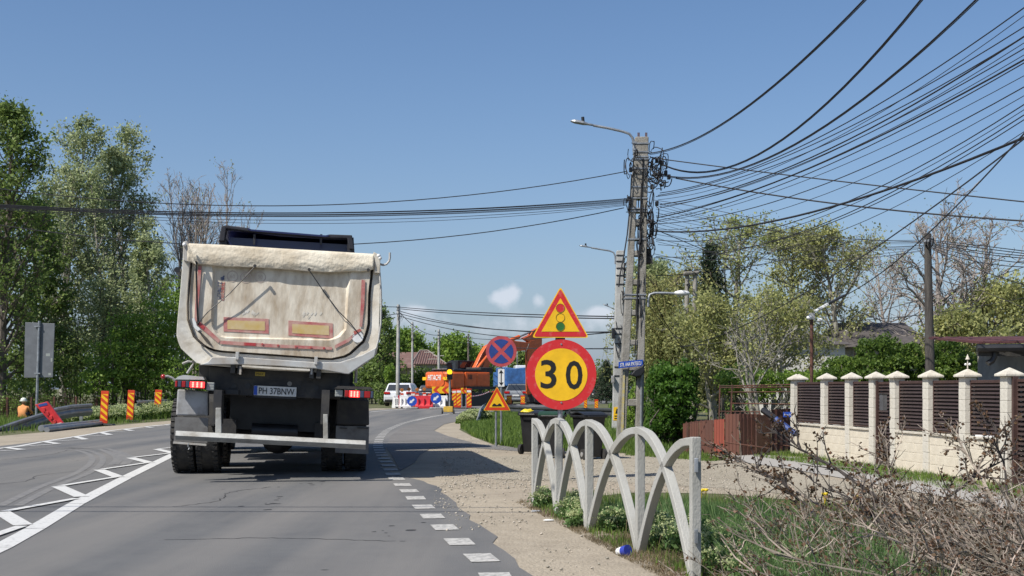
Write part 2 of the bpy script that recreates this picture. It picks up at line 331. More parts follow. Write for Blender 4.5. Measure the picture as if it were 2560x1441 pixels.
apr = [tuple(gp(x, y)[:2]) for x, y in [(1000, 1180), (985, 1150), (965, 1120), (975, 1092), (1010, 1068), (1060, 1054), (1120, 1044), (1172, 1039), (1165, 1050), (1110, 1062), (1085, 1078), (1120, 1092), (1180, 1108), (1150, 1118), (1080, 1120), (1050, 1140), (1035, 1160)]]
o = sheet('old_asphalt_apron', apr, .013, m_asph_old); struct(o)
rut = [tuple(gp(x, y)[:2]) for x, y in [(1100, 1096), (1200, 1112), (1330, 1122), (1450, 1128), (1450, 1132), (1300, 1130), (1180, 1121), (1090, 1106)]]
o = sheet('worn_track', rut, .011, m_asph_old); struct(o)
# markings
m_mark = M('worn road paint', (.56, .555, .53), .7, .3, 22, .2, col2=(.30, .295, .285), k=.63, wide=.07)
m_mark_old = M('dirty road paint', (.47, .455, .42), .8, .3, 25, .2, col2=(.24, .235, .22), k=.54, wide=.1)
def stroke(mb, a, b, wd, z=.015):
    a = Vector(a[:2]); b = Vector(b[:2]); d = (b - a).normalized(); q = Vector((-d.y, d.x)) * wd / 2
    mb.add([(*(a - q), z), (*(b - q), z), (*(b + q), z), (*(a + q), z)], [(0, 1, 2, 3)])
dl = sample(Rd, 2600); acc = 0; per = .92; run = []; on = True; s0 = 0; prev = dl[0]
for p in dl:
    acc += (p - prev).length; prev = p
    if p.y < 4 or p.y > 66: continue
    ph = (acc % per) / per
    if ph < .52: run.append(p)
    elif run:
        a, b = run[0], run[-1]
        if (b - a).length > .2:
            d = (b - a).normalized(); wd = .2
            mb = MB(); jit = random.uniform(-.01, .01); stroke(mb, a + Vector((jit, 0)), b, wd); mb.build('edge_dash', m_mark_old, road, fix=False)
        run = []
# near-left lane: solid band with saw teeth
mb = MB(); bandp = [gp(x, y) for x, y in [(-210, 1472), (0, 1374), (87, 1326), (190, 1272 - 9), (316, 1196), (434, 1138), (520, 1102)]]
bw = [.17] * 7
for i in range(len(bandp) - 1): stroke(mb, bandp[i], bandp[i + 1] + (bandp[i + 1] - bandp[i]).normalized() * .02, .17, .015)
mb.build('centre_line', m_mark, road, fix=False)
teeth = [((-160, 1395), (-70, 1392), (54, 1321)), ((4, 1285), (58, 1318), (190, 1251)), ((146, 1220), (204, 1246), (293, 1196)), ((248, 1178), (296, 1196), (370, 1160)), ((327, 1147.5), (375, 1160), (425, 1136)), ((392, 1125.5), (436, 1136), (480, 1117)), ((445, 1110), (486, 1118), (520, 1104))]
for tip, lo_, hi_ in teeth:
    mb = MB(); t, a, b = gp(*tip), gp(*lo_), gp(*hi_)
    stroke(mb, t, a, .16, .019); stroke(mb, t + (b - t).normalized() * .05, b, .1, .022); mb.build('saw_tooth_marking', m_mark, road, fix=False)
edge = [gp(x, y) for x, y in [(-90, 1134), (49, 1117), (136, 1101.5), (210, 1090), (277, 1078.5), (340, 1071), (395, 1065), (434, 1061), (480, 1056)]]
tips = [gp(x, y) for x, y in [(54, 1127), (144, 1112), (214, 1101), (275, 1089.5), (330, 1079), (381, 1071), (425, 1064.5), (460, 1060)]]
mb = MB()
for i in range(8): stroke(mb, edge[i], edge[i + 1], .13, .015)
mb.build('edge_line', m_mark, road, fix=False)
tpx = [(54, 1127), (144, 1112), (214, 1101), (275, 1089.5), (330, 1079), (381, 1071), (425, 1064.5), (460, 1060)]
def edge_y(x):
    P = [(-90, 1134), (49, 1117), (136, 1101.5), (210, 1090), (277, 1078.5), (340, 1071), (395, 1065), (434, 1061), (480, 1056)]
    for a, b in zip(P, P[1:]):
        if x <= b[0]: return a[1] + (b[1] - a[1]) * (x - a[0]) / (b[0] - a[0])
    return P[-1][1]
prevE = (-60, 1133)
for i, (tx_, ty_) in enumerate(tpx):
    gap = tx_ - (tpx[i - 1][0] if i else -50); ex = tx_ - .40 * gap; E_ = (ex, edge_y(ex)); mb = MB()
    stroke(mb, gp(*prevE), gp(tx_, ty_), .09, .019); stroke(mb, gp(tx_, ty_), gp(*E_), .17, .022); prevE = E_; mb.build('saw_tooth_marking', m_mark, road, fix=False)
mb = MB()
q = [gp(x, y) for x, y in [(925, 1031), (975, 1026.5), (1030, 1022)]]
for i in range(2): stroke(mb, q[i], q[i + 1], .14, .015)
mb.build('edge_line', m_mark, road, fix=False)
mb = MB(); q = [gp(x, y) for x, y in [(1040, 1053), (1080, 1043), (1125, 1035.5), (1160, 1031)]]
for i in range(3): stroke(mb, q[i], q[i + 1], .12, .019)
mb.build('edge_line', m_mark_old, road, fix=False)
# dusty tyre arcs swung across the far lane
m_dust = M('dusty tyre marks', (.19, .183, .172), .9, .2, 9, 0, col2=(.135, .134, .133), k=.5)
for off, pts in [(0, [(60, 1119), (120, 1123), (190, 1128), (225, 1140), (228, 1158), (190, 1185), (100, 1220), (0, 1268)]), (1, [(70, 1117), (150, 1123), (230, 1124), (275, 1133), (300, 1147), (285, 1163)]), (2, [(240, 1124), (262, 1133), (285, 1148), (270, 1165)])]:
    c = sample(cat([gp(*p)[:2] for p in pts]), 60)
    for k_, dd in enumerate((0, .17)):
        mb = MB()
        for a, b in zip(c, c[1:]):
            d = (b - a).normalized(); nn = Vector((-d.y, d.x)) * (dd + .02 * off)
            stroke(mb, a + nn, b + nn, .10, .0125 + .0008 * off + .0002 * k_)
        mb.build('tyre_mark', m_dust, road, fix=False)
# loose stones over the dirt
rng = np.random.default_rng(3)
def stones(name, n, regions, smin, smax, mat, label):
    Vs = []; 
    octa = np.array([(1, 0, 0), (-1, 0, 0), (0, 1, 0), (0, -1, 0), (0, 0, 1), (0, 0, -.6)]); of = np.array([(0, 2, 4), (2, 1, 4), (1, 3, 4), (3, 0, 4), (2, 0, 5), (1, 2, 5), (3, 1, 5), (0, 3, 5)])
    P = []
    for (x0, y0, x1, y1), wt in regions:
        m = int(n * wt); px = rng.uniform(x0, x1, m); py = rng.uniform(y0, y1, m); Y = 3600 / (py - 970); P.append(np.stack([(px - 1280) / 3000 * Y, Y, np.full(m, .012)], 1))
    P = np.concatenate(P); m = len(P); s = smin + (smax - smin) * rng.random(m) ** 4
    V = octa[None] * (s[:, None, None] * rng.uniform(.6, 1.3, (m, 6, 3)) * np.array([1, 1, .7])); a = rng.uniform(0, 6.28, m); ca, sa = np.cos(a)[:, None], np.sin(a)[:, None]
    X = V[..., 0] * ca - V[..., 1] * sa; Yy = V[..., 0] * sa + V[..., 1] * ca; V[..., 0] = X; V[..., 1] = Yy; V += P[:, None]
    Fq = of[None] + (np.arange(m) * 6)[:, None, None]
    o = npmesh(name, V.reshape(-1, 3), Fq.reshape(-1, 3), mat, kind='stuff'); tag(o, label, 'stones'); return o
m_stone = M('pebbles', (.42, .38, .31), .9, .3, 30, 0, col2=(.27, .24, .19), island=.35)
stones('gravel_stones', 12000, [((1100, 1145, 1330, 1225), .2), ((1300, 1140, 1900, 1230), .38), ((1800, 1165, 2560, 1320), .22), ((1110, 1230, 1330, 1330), .025), ((1330, 1300, 1560, 1441), .012), ((1090, 1085, 1330, 1135), .07), ((1085, 1215, 1180, 1275), .02)], .004, .019, m_stone, 'loose pale stones and gravel scattered over the dirt lane')

m_patch = M('fresh dark patch', (.085, .086, .089), .85, .3, 20, .3, col2=(.12, .12, .12)); m_crack = M('crack and oil black', (.035, .035, .036), .95)  # near-black fill shared by the cracks and oil spots
rc = random.Random(17)
for pts in [[(-3.4, 12.0), (-3.1, 12.6), (-3.2, 13.6), (-2.9, 14.4)], [(-6.8, 14), (-6.2, 15.2), (-6.4, 16.4), (-5.9, 18)], [(-.9, 9.3), (-1.9, 9.5), (-2.7, 9.4)], [(-3.0, 26), (-3.8, 26.3), (-4.6, 26.1)], [(-8.6, 19), (-8.2, 21), (-8.5, 23)]]:
    c = sample(cat(pts, 6), 26); c = [p + Vector((rc.uniform(-.03, .03), rc.uniform(-.03, .03))) for p in c]; mb = MB()
    for i, (a, b) in enumerate(zip(c, c[1:])): stroke(mb, a, b + (b - a).normalized() * .004, rc.uniform(.008, .018), .0118)
    mb.build('crack', m_crack, road, fix=False)
for cx_, cy_, n_ in [(-2.45, 12.6, 9), (-2.5, 15.0, 6), (-1.0, 10.2, 7), (-4.9, 10.5, 5)]:
    for k in range(n_):
        x, y, r_ = cx_ + rc.gauss(0, .18), cy_ + rc.gauss(0, .5), rc.uniform(.012, .05); pl_ = sheet('oil_spot', [(x + r_ * rc.uniform(.6, 1.2) * math.cos(a), y + 1.3 * r_ * rc.uniform(.6, 1.2) * math.sin(a)) for a in [i * math.pi / 5 for i in range(10)]], .0114, m_crack, road)
# ---------------------------------------------------------------- dump truck
TR = thing('dump_truck', 'dirty cream dump truck with dark blue cab ahead on the road, tarp over its body', 'truck')
TX, TY = -3.10, 15.3; YAW = R(8.5); ROLL = R(2.6)
TM = Matrix.Translation((TX, TY, 0)) @ Matrix.Rotation(YAW, 4, 'Z') @ Matrix.Rotation(ROLL, 4, 'Y')
TR.matrix_world = TM; TR.rotation_mode = 'XYZ'; TI = TM.inverted()
def TP(px, py, y0=0.0):
    o = TI @ Vector((0, 0, CH)); d = TI.to_3x3() @ Vector(((px - 1280) / F, 1, (HOR - py) / F)); t = (y0 - o.y) / d.y; p = o + d * t; return (p.x, p.z)
m_hop = M('cream hopper paint', (.70, .665, .585), .6, .2, 2.2, .15, col2=(.42, .355, .26), k=.56, wide=.12)
m_gate = M('dusty tailgate', (.70, .635, .52), .75, .2, 2.6, .25, col2=(.36, .28, .19), k=.545, wide=.13, stretch=(1.6, 1, .6))
m_tarp = M('dusty tarpaulin', (.70, .635, .51), .85, .2, 1.6, .5, col2=(.44, .36, .25), k=.54, bscale=26)
m_gask = M('dark rubber seal', (.025, .023, .022), .8, .3, 8, .3, col2=(.09, .075, .06))
m_lip = M('dusty grey lip paint', (.46, .47, .46), .65, .2, 3, .1, col2=(.36, .32, .27))
m_fend = M('grey mudguard', (.36, .365, .37), .6, .3, 4, .1, col2=(.20, .19, .175))
m_flap = M('dusty rubber flap', (.17, .17, .165), .8, .3, 5, .1, col2=(.11, .105, .10))
m_bump = M('scuffed white bumper paint', (.44, .44, .41), .6, .2, 5, .15, col2=(.26, .245, .21), k=.52)
m_cab = M('dark blue cab paint', (.012, .016, .085), .35, .15, 3, coat=.4)
m_fred = M('faded red film', (.42, .10, .10), .7, .2, 7, 0, col2=(.52, .38, .31), k=.55, wide=.2)
m_fred2 = M('red film', (.40, .035, .04), .6, .2, 8, 0, col2=(.42, .17, .13), k=.58, wide=.15)
m_fyel = M('faded yellow film', (.52, .36, .10), .7, .2, 7, 0, col2=(.58, .46, .28), k=.5, wide=.2)
outer_px = [(458, 612), (457, 651), (450, 734), (442, 817), (441, 845), (453, 873), (478, 896), (496, 912), (540, 915), (594, 920), (680, 926), (790, 931), (872, 934), (900, 920), (936, 892), (944, 881), (948, 817), (951, 706), (951, 651), (945, 640)]
inner_px = [(477, 640), (475, 657), (466, 762), (468, 804), (483, 845), (511, 870), (539, 880), (600, 885), (678, 890), (760, 896), (830, 901), (872, 892), (913, 854), (925, 817), (927, 734), (933, 682), (933, 655)]
def resamp(poly, c, n):
    """star-shaped resampling of a closed polygon about c"""
    out = []
    P = [Vector(p) for p in poly]; c = Vector(c)
    for i in range(n):
        a = 2 * math.pi * i / n; d = Vector((math.cos(a), math.sin(a))); best = None
        for j in range(len(P)):
            p, q = P[j] - c, P[(j + 1) % len(P)] - c; e = q - p; den = d.x * e.y - d.y * e.x
            if abs(den) < 1e-9: continue
            t = (p.x * e.y - p.y * e.x) / den; s = (p.x * d.y - p.y * d.x) / den
            if t > 0 and -1e-6 <= s <= 1 + 1e-6 and (best is None or t > best): best = t
        out.append(tuple(c + d * best))
    return out
def ringmesh(A, B, ya, yb, th=.02):
    """band between outline A (at depth ya) and B (at depth yb), thickened forwards"""
    mb = MB(); n = len(A)
    vs = [(p[0], ya, p[1]) for p in A] + [(p[0], yb, p[1]) for p in B] + [(p[0], ya + th, p[1]) for p in A] + [(p[0], yb + th, p[1]) for p in B]
    fs = []
    for i in range(n):
        j = (i + 1) % n; fs += [(i, j, n + j, n + i), (2 * n + i, 3 * n + i, 3 * n + j, 2 * n + j), (i, 2 * n + i, 2 * n + j, j), (n + i, n + j, 3 * n + j, 3 * n + i)]
    return mb.add(vs, fs)
NR = 96
oc = TP(695, 770); OUT = resamp([TP(*p) for p in outer_px], oc, NR); INN = resamp([TP(*p) for p in inner_px], oc, NR)
# body shell: lofted forwards from the rim
mb = MB(); secs = [(0.03, 1.0), (.35, .985), (5.6, .985), (5.9, .95)]; vs = []
for y, k in secs:
    for p in OUT: vs.append(((p[0] - oc[0]) * k + oc[0], y, (p[1] - oc[1]) * k + oc[1]))
fs = [(i * NR + j, i * NR + (j + 1) % NR, (i + 1) * NR + (j + 1) % NR, (i + 1) * NR + j) for i in range(3) for j in range(NR)] + [tuple(3 * NR + j for j in range(NR))]
mb.add(vs, fs); mb.build('tipper_body', m_hop, TR, smooth=True)
INo = resamp([TP(*p) for p in inner_px], oc, NR)
mb = ringmesh(OUT, INN, 0, .02, .12); mb.build('rear_rim', m_hop, TR, bevel=.006)
# sealing gap and tailgate
gate = [((p[0] - oc[0]) * .972 + oc[0], (p[1] - oc[1]) * .965 + oc[1]) for p in INN]
mb = MB(); mb.prism(INN, .06, .09); mb.build('rubber_seal', m_gask, TR)
rec_px = [(530, 655), (532, 700), (528, 790), (530, 820), (545, 840), (560, 846), (700, 849), (825, 852), (848, 845), (866, 825), (872, 718), (879, 684), (879, 660)]
RC = resamp([TP(*p) for p in rec_px], oc, NR)
floor = [((p[0] - oc[0]) * .965 + oc[0], (p[1] - oc[1]) * .955 + oc[1]) for p in RC]
mb = ringmesh(gate, RC, -.02, -.03, .08); n = NR
mb.v += [(p[0], .012, p[1]) for p in floor]; b4 = 4 * n
for i in range(n):
    j = (i + 1) % n; mb.f.append((n + i, n + j, b4 + j, b4 + i)); mb.m.append(0)
mb.f.append(tuple(b4 + i for i in range(n))); mb.m.append(0)
tg = mb.build('tailgate', m_gate, TR, bevel=.004)
def strip(pts, y, mat, name, parent, th=.002): return plate(name, [TP(*p, y) for p in pts], y, mat, parent, th)
# reflective plates and red tapes
for k, (a, b, c, d) in enumerate([((559, 793), (672, 798), (672, 835), (559, 829)), ((721, 802), (832, 809), (832, 847), (721, 839))]):
    fr = strip([a, b, c, d], .010, m_fred if k == 0 else m_fred, 'marker_plate', TR, .004)
    cx = (a[0] + c[0]) / 2; cy = (a[1] + c[1]) / 2
    strip([(cx + (p[0] - cx) * .83, cy + (p[1] - cy) * .62) for p in (a, b, c, d)], .005, m_fyel, 'yellow_field', fr)
for pts in ([(496, 665), (504, 665), (498, 745), (493, 806), (486, 800), (489, 745)], [(904, 700), (913, 701), (911, 760), (905, 817), (899, 817), (902, 760)], [(494, 800), (503, 806), (551, 851), (546, 858), (515, 832), (492, 812)],
            [(552, 852), (610, 856), (700, 862), (830, 868), (830, 875), (700, 870), (610, 865), (549, 860)], [(837, 864), (870, 847), (900, 822), (901, 828), (872, 855), (838, 872)]):
    strip(pts, -.033, m_fred, 'red_tape', TR, .003)
strip([(493, 801), (498, 804), (512, 818), (509, 824), (493, 813)], -.038, m_fred2, 'red_tape', TR)
strip([(610, 857), (640, 858), (640, 865), (610, 864)], -.038, m_fred2, 'red_tape', TR)
strip([(884, 829), (900, 822), (904, 827), (886, 838)], -.038, m_fred2, 'red_tape', TR)
strip([(480, 797), (486, 794), (492, 815), (502, 824), (494, 828), (484, 818)], -.034, m_wht, 'reflector_plate', TR)
plate('reflector_plate', circ(*TP(894, 843, -.03), .072, 20), -.034, m_wht, TR)
for px, py in [(656, 862), (695, 865), (740, 868), (777, 870), (810, 872)]:
    mb = MB(); c = TP(px, py - 1, -.05); mb.cyl((c[0], -.03, c[1]), (c[0], -.044, c[1]), .014, n=10); mb.build('bolt_head', m_fred2, TR)
# dirt runs and scrapes with shapes of their own
m_scr = M('chalky scrape', (.72, .69, .62), .8, .2, 12, 0, col2=(.56, .51, .42)); random.seed(9)
for cx, cy in [(630, 786), (780, 792)]:
    for i in range(7):
        x = cx + random.uniform(-26, 24); y = cy + random.uniform(-6, 6); strip([(x, y), (x + random.uniform(3, 8), y - random.uniform(6, 10)), (x + 8, y - 4), (x + 3, y + 3)], .010, m_scr, 'paint_scrape', TR, .0012)
# lettering
m_navy = M('navy lettering', (.03, .05, .13), .7, .2, 14, col2=(.2, .2, .22)); m_ltr = M('red lettering', (.50, .05, .04), .7, .2, 14, col2=(.55, .3, .24))
a = TP(549.5, 727, .048); b = TP(549.5, 751, .048); text('SCHMITZ', 'maker_lettering', .225, .052, m_navy, TR, a, up=True, y=.008, bold=.006)
a = TP(558, 729, .048); text('CARGOBULL', 'maker_lettering', .235, .038, m_ltr, TR, a, up=True, y=.008, bold=.006)
e = TP(557, 696, .048); plate('maker_emblem', [(e[0] + x, e[1] + z) for x, z in [(-.02, -.03), (.0, -.035), (.022, -.02), (.02, .01), (.03, .03), (.01, .03), (-.004, .012), (-.024, .005)]], .010, m_navy, TR)
m_ring = M('faded ring print', (.46, .36, .31), .8, .2, 20, col2=(.50, .43, .34), k=.5)
for (px, py), d in zip([(582, 692), (615, 695), (651, 694)], '689'):
    c = TP(px, py, .048); mb = ringmesh(circ(*c, .072, 28), circ(*c, .06, 28), .0085, .0085, .002); mb.build('speed_ring', m_ring, TR)
    text(d + '0', 'speed_numeral', .06, .05, m_ring, TR, c, y=.0095)
# tarpaulin: folds over the top edge and hangs down
mb = MB(); nx, nv = 110, 30; vs = []
top = [TP(470, 603, -.1), TP(700, 615, -.1), TP(935, 630, -.1)]
def lerp_poly(P, x):
    for (a, b) in zip(P, P[1:]):
        if x <= b[0]: break
    t = (x - a[0]) / (b[0] - a[0]); return a[1] + (b[1] - a[1]) * t
topP = [TP(x, y, -.09) for x, y in [(466, 603), (560, 607), (700, 616), (840, 624), (938, 630)]]
botP = [TP(x, y, -.09) for x, y in [(466, 652), (490, 661), (566, 667), (636, 668.5), (700, 673), (773, 679), (830, 681), (900, 679), (922, 677), (938, 672)]]
xl, xr = TP(469, 603, -.12)[0], TP(936, 630, -.12)[0]
for i in range(nx + 1):
    x = xl + (xr - xl) * i / nx; zt = lerp_poly(topP, x); zb = lerp_poly(botP, x)
    for j in range(nv + 1):
        t = j / nv
        if t < .3: q = t / .3; y = 1.2 * (1 - q) - .02 * q; z = zt - .02 * (1 - q) - .02
        elif t < .42: q = (t - .3) / .12 * math.pi / 2; y = -.02 - .045 * math.sin(q); z = zt - .02 - .07 * (1 - math.cos(q))
        else: q = (t - .42) / .58; y = -.065 - .02 * math.sin(q * 3.1); z = (zt - .09) * (1 - q) + zb * q
        amp = .012 if t > .3 else .014
        wv = noise.noise(Vector((x * 2.2, z * 4.5 + x * 1.5, y))) * .6 + .45 * noise.noise(Vector((x * 7 + z * 4, z * 13 - x * 5, 3.3))) + .5 * abs(noise.noise(Vector((x * 3.1, z * 17 + x * 5, 8.1))))
        y += -amp * wv
        if t > .95: z += .008 * noise.noise(Vector((x * 6, 1, 5)))
        vs.append((x, y, z))
fs = [(i * (nv + 1) + j, (i + 1) * (nv + 1) + j, (i + 1) * (nv + 1) + j + 1, i * (nv + 1) + j + 1) for i in range(nx) for j in range(nv)]
mb.add(vs, fs); o = mb.build('tarpaulin', m_tarp, TR, smooth=True); sm = o.modifiers.new('s', 'SOLIDIFY'); sm.thickness = .008
# tarp side returns and corner posts
for pts, y0, y1, nm, mt in [([(457, 605), (468, 602), (474, 640), (476, 660), (470, 655), (458, 652)], -.06, .35, 'corner_post', m_lip), ([(934, 630), (946, 636), (951, 650), (950, 684), (936, 682)], -.06, .35, 'corner_post', m_hop)]:
    MB().prism([TP(*p, -.06) for p in pts], y0, y1).build(nm, mt, TR, bevel=.008)
for px, py in [(461, 612), (947, 640), (950, 646)]:
    c = TP(px, py, -.07); MB().ball((c[0], -.08, c[1]), .025, n=5).build('latch_knob', m_wht, TR, smooth=True)
for pts in ([(468, 604), (478, 628), (490, 662), (481, 655), (470, 630)],): MB().prism([TP(*p, -.17) for p in pts], -.175, -.15).build('tarp_edge_fold', m_tarp, TR)
# elastic cords, hooks
cords = [[(637, 667), (575, 733), (520, 779), (494, 808)], [(773, 676), (810, 730), (846, 778), (876, 808), (901, 840)], [(490, 657), (491, 700), (492, 760), (494, 812)]]
for i, c in enumerate(cords):
    yy0 = [-.10, -.10, -.09][i]; pts = []
    for k, p in enumerate(c): q = TP(*p, yy0); pts.append((q[0], yy0 + .05 * k / (len(c) - 1), q[1]))
    MB().tube(pts, (.0065 if i != 2 else .012), 6).build('elastic_cord', m_black, TR)
for px, py in [(637, 665), (773, 674), (490, 657), (921, 675)]:
    c = TP(px, py, -.13); MB().cyl((c[0], -.10, c[1]), (c[0], -.135, c[1]), .02, n=10).build('tarp_eyelet', m_dark, TR)
pts = [TP(*p, .1) for p in [(950, 661), (958, 663), (966, 661), (973, 653), (974.5, 645), (974.5, 632)]]; MB().tube([(p[0], .1, p[1]) for p in pts], .016, 6).build('side_hook', m_lip, TR)
p = TP(452, 684, .3); q = TP(443, 675, .0); MB().cyl((p[0], .35, p[1]), (q[0], .0, q[1]), .038, n=12).build('tarp_roller_end', m_black, TR)
pts = [TP(*p, -.02) for p in [(949, 682), (952, 720), (953, 760), (952, 810), (946, 850), (940, 872)]]; MB().tube([(a[0], -.03, a[1]) for a in pts], .014, 6).build('side_pipe', m_lip, TR)
pts = [TP(*p, -.03) for p in [(476, 660), (473, 700), (470, 760), (472, 800), (488, 845), (512, 868)]]; MB().tube([(a[0], -.04, a[1]) for a in pts], .012, 6).build('edge_cable', m_gask, TR)
MB().prism([TP(*p, -.05) for p in [(495, 828), (500, 829), (518, 846), (529, 862), (527, 864), (512, 852)]], -.036, -.02).build('torn_slot', m_gask, TR)
# lower lip beam
lip_px = [(530, 893), (600, 893), (700, 900), (790, 906), (850, 906), (905, 888), (942, 868), (936, 893), (905, 913), (872, 936), (862, 935), (790, 922), (690, 915), (600, 912), (560, 912), (497, 913), (520, 905)]
MB().prism([TP(*p, -.1) for p in lip_px], -.1, .0).build('rear_lip', m_lip, TR, bevel=.01)
MB().prism([TP(*p, -.06) for p in [(606, 913), (700, 919), (775, 923), (775, 928), (700, 924), (606, 918)]], -.12, .1).build('lip_cover_strip', m_hop, TR)
for px, py in [(593, 889), (790, 901)]:
    c = TP(px, py, -.13); MB().box(c[0] - .02, c[0] + .02, -.14, -.05, c[1] - .055, c[1] + .045).build('tailgate_latch', m_lip, TR, bevel=.004)
for px, py in [(583, 920), (601, 922), (779, 933), (797, 934)]:
    c = TP(px, py, .0); MB().box(c[0] - .03, c[0] + .03, -.05, .25, c[1] - .07, c[1] + .05).build('hinge_bracket', m_dark, TR, bevel=.006)
for px in (601, 779): c = TP(px, 925, -.06); MB().box(c[0] - .012, c[0] + .012, -.07, -.055, c[1] - .06, c[1] + .05).build('hinge_plate', m_lip, TR)
# chassis
z_ = lambda px, py, y=.0: TP(px, py, y)[1]; x_ = lambda px, py, y=.0: TP(px, py, y)[0]
xa, xb = x_(518, 950), x_(852, 960); zt, zb = z_(690, 925), z_(690, 993)
MB().box(xa, xb, .18, .3, zb, zt).build('rear_crossmember', m_dark, TR, bevel=.01)
for px, wd in ((510, .16), (862, .14)): c = x_(px, 940); MB().box(c - wd / 2, c + wd / 2, .2, 5.8, z_(690, 960), z_(690, 917)).build('bearer_post', m_dark, TR)
cx = (xa + xb) / 2
for s in (-1, 1): MB().box(cx + s * .42 - .05, cx + s * .42 + .05, .3, 7.8, zb - .02, zb + .28).build('chassis_rail', m_dark, TR)
MB().box(cx - 1.0, cx + 1.0, .5, 5.6, zb + .2, zt + .02).build('subframe', m_dark, TR)
for px in (540, 585, 620, 745, 790, 835): c = TP(px, 968 + (px - 690) * .03, .18); MB().cyl((c[0], .185, c[1]), (c[0], .165, c[1]), .035, n=12).build('port_cover', m_black, TR)
for a, b in [((596, 944), (632, 950)), ((672, 951), (706, 954)), ((748, 955), (781, 957))]:
    p, q = TP(*a, .17), TP(*b, .17); MB().box(p[0], q[0], .165, .179, q[1], p[1]).build('slot_panel', m_black, TR)
for a, b in [((563, 973), (597, 988)), ((815, 978), (850, 996))]:
    p, q = TP(*a, .16), TP(*b, .16); MB().box(p[0], q[0], .13, .179, q[1], p[1]).build('valve_box', m_black, TR, bevel=.008)
p, q = TP(638, 930, .15), TP(662, 941, .15); st = MB().box(p[0], q[0], .165, .179, q[1], p[1]).build('yellow_sticker', M('small yellow sticker', (.5, .38, .06), .6), TR)
text('MAX', 'sticker_print', .09, .03, m_blk, st, ((p[0] + q[0]) / 2, (p[1] + q[1]) / 2), y=.163)
c = TP(724, 960, .15); MB().cyl((c[0], .179, c[1]), (c[0], .165, c[1]), .03, n=16).build('round_reflector', m_fend, TR)
p, q = TP(636, 966, .12), TP(739, 991, .12); cxp = (p[0] + q[0]) / 2; czp = (p[1] + q[1]) / 2
m_plate = M('number plate white', (.62, .62, .60), .5, .1, 6)
pl = MB().box(cxp - .27, cxp + .27, .125, .14, czp - .062, czp + .062).build('number_plate', m_plate, TR, bevel=.004)
MB().box(cxp - .268, cxp - .225, .121, .126, czp - .058, czp + .058).build('country_band', m_blue, pl)
text('PH 37BNW', 'plate_lettering', .45, .082, m_blk, pl, (cxp + .02, czp), y=.122, bold=.006)
MB().box(cxp - .27, cxp + .27, .14, .2, czp - .09, czp - .062).build('plate_holder', m_black, TR)
# tail lights
m_lens = M('red tail lens', (.42, .012, .014), .25, .2, 8, coat=.4); m_lensd = M('dark blue lens', (.05, .07, .12), .25, .1, 8, coat=.4)
m_lit = M('lit brake lamp', (.6, .02, .02), .4, emit=((1, .03, .03), 2.3)); m_clear = M('clear lamp', (.32, .34, .32), .3, .1, 6, coat=.3)
def lamp(px0, px1, py0, py1, segs, y=-.12):
    (xa_, za), (xb_, zb_) = TP(px0, (py0), y), TP(px1, py1, y); h = abs(za - zb_) / 2; 
    slope = 0; body = MB().box(xa_ - .005, xb_ + .005, y, y + .14, min(za, zb_), max(za, zb_)).build('tail_light', m_black, TR, bevel=.008)
    t0 = 0
    for wd, mt, nm in segs:
        a = xa_ + (xb_ - xa_) * t0; b = xa_ + (xb_ - xa_) * (t0 + wd); t0 += wd
        MB().box(a + .003, b - .003, y - .012, y - .0005, min(za, zb_) + .012, max(za, zb_) - .012).build(nm, mt, body, bevel=.006)
        if mt == m_lit:
            for r_ in range(3):
                for c_ in range(3):
                    x = a + (b - a) * (.22 + .28 * c_); z = min(za, zb_) + .012 + (abs(za - zb_) - .024) * (.2 + .3 * r_); MB().cyl((x, y - .012, z), (x, y - .016, z), .012, n=8).build('diode', M('bright diode', (.9, .1, .08), .4, emit=((1, .12, .09), 5)), body)
    return body
lamp(438, 512, 950, 973, [(.09, m_lens, 'lens'), (.13, m_lensd, 'lens'), (.14, m_lens, 'lens'), (.13, m_lensd, 'lens'), (.51, m_lit, 'lens')])
lamp(862, 933, 974, 998, [(.15, m_lens, 'lens'), (.38, m_lit, 'lens'), (.15, m_lensd, 'lens'), (.22, m_lens, 'lens'), (.10, m_lensd, 'lens')])
for px0, px1, py0, py1 in [(516, 535, 956, 977), (838, 857, 974, 993)]:
    a, b = TP(px0, py0, -.08), TP(px1, py1, -.08); bx = MB().box(a[0], b[0], -.08, .05, b[1], a[1]).build('reverse_lamp', m_clear, TR, bevel=.008)
    for k in range(3): z = b[1] + (a[1] - b[1]) * (k + .5) / 3; MB().box(a[0] + .008, b[0] - .008, -.084, -.0805, z - .003, z + .003).build('lens_rib', m_fend, bx)
p = [TP(*q, -.05) for q in [(439, 949), (447, 942), (460, 938), (509, 943), (513, 950)]]; MB().prism(p, -.12, .5).build('light_cover', m_lip, TR)
p = [TP(*q, -.05) for q in [(836, 972), (845, 965), (925, 968), (936, 975)]]; MB().prism(p, -.12, .5).build('light_cover', m_dark, TR)
for pts in ([(441, 955), (432, 946), (420, 941), (410, 942)], [(468, 934), (480, 916), (486, 906), (470, 904), (456, 910)]):
    P = [TP(*q, .2) for q in pts]; MB().tube([(a[0], .2, a[1]) for a in P], .018, 6).build('marker_arm', m_fend, TR)
c = TP(408, 942, .2); MB().ball((c[0], .2, c[1]), .032, n=6).build('side_marker', m_lens, TR, smooth=True)
c = TP(890, 935, .3); MB().cyl((c[0], .3, c[1] - .12), (c[0], .3, c[1] + .1), .02).build('bearer_post', m_lip, TR)
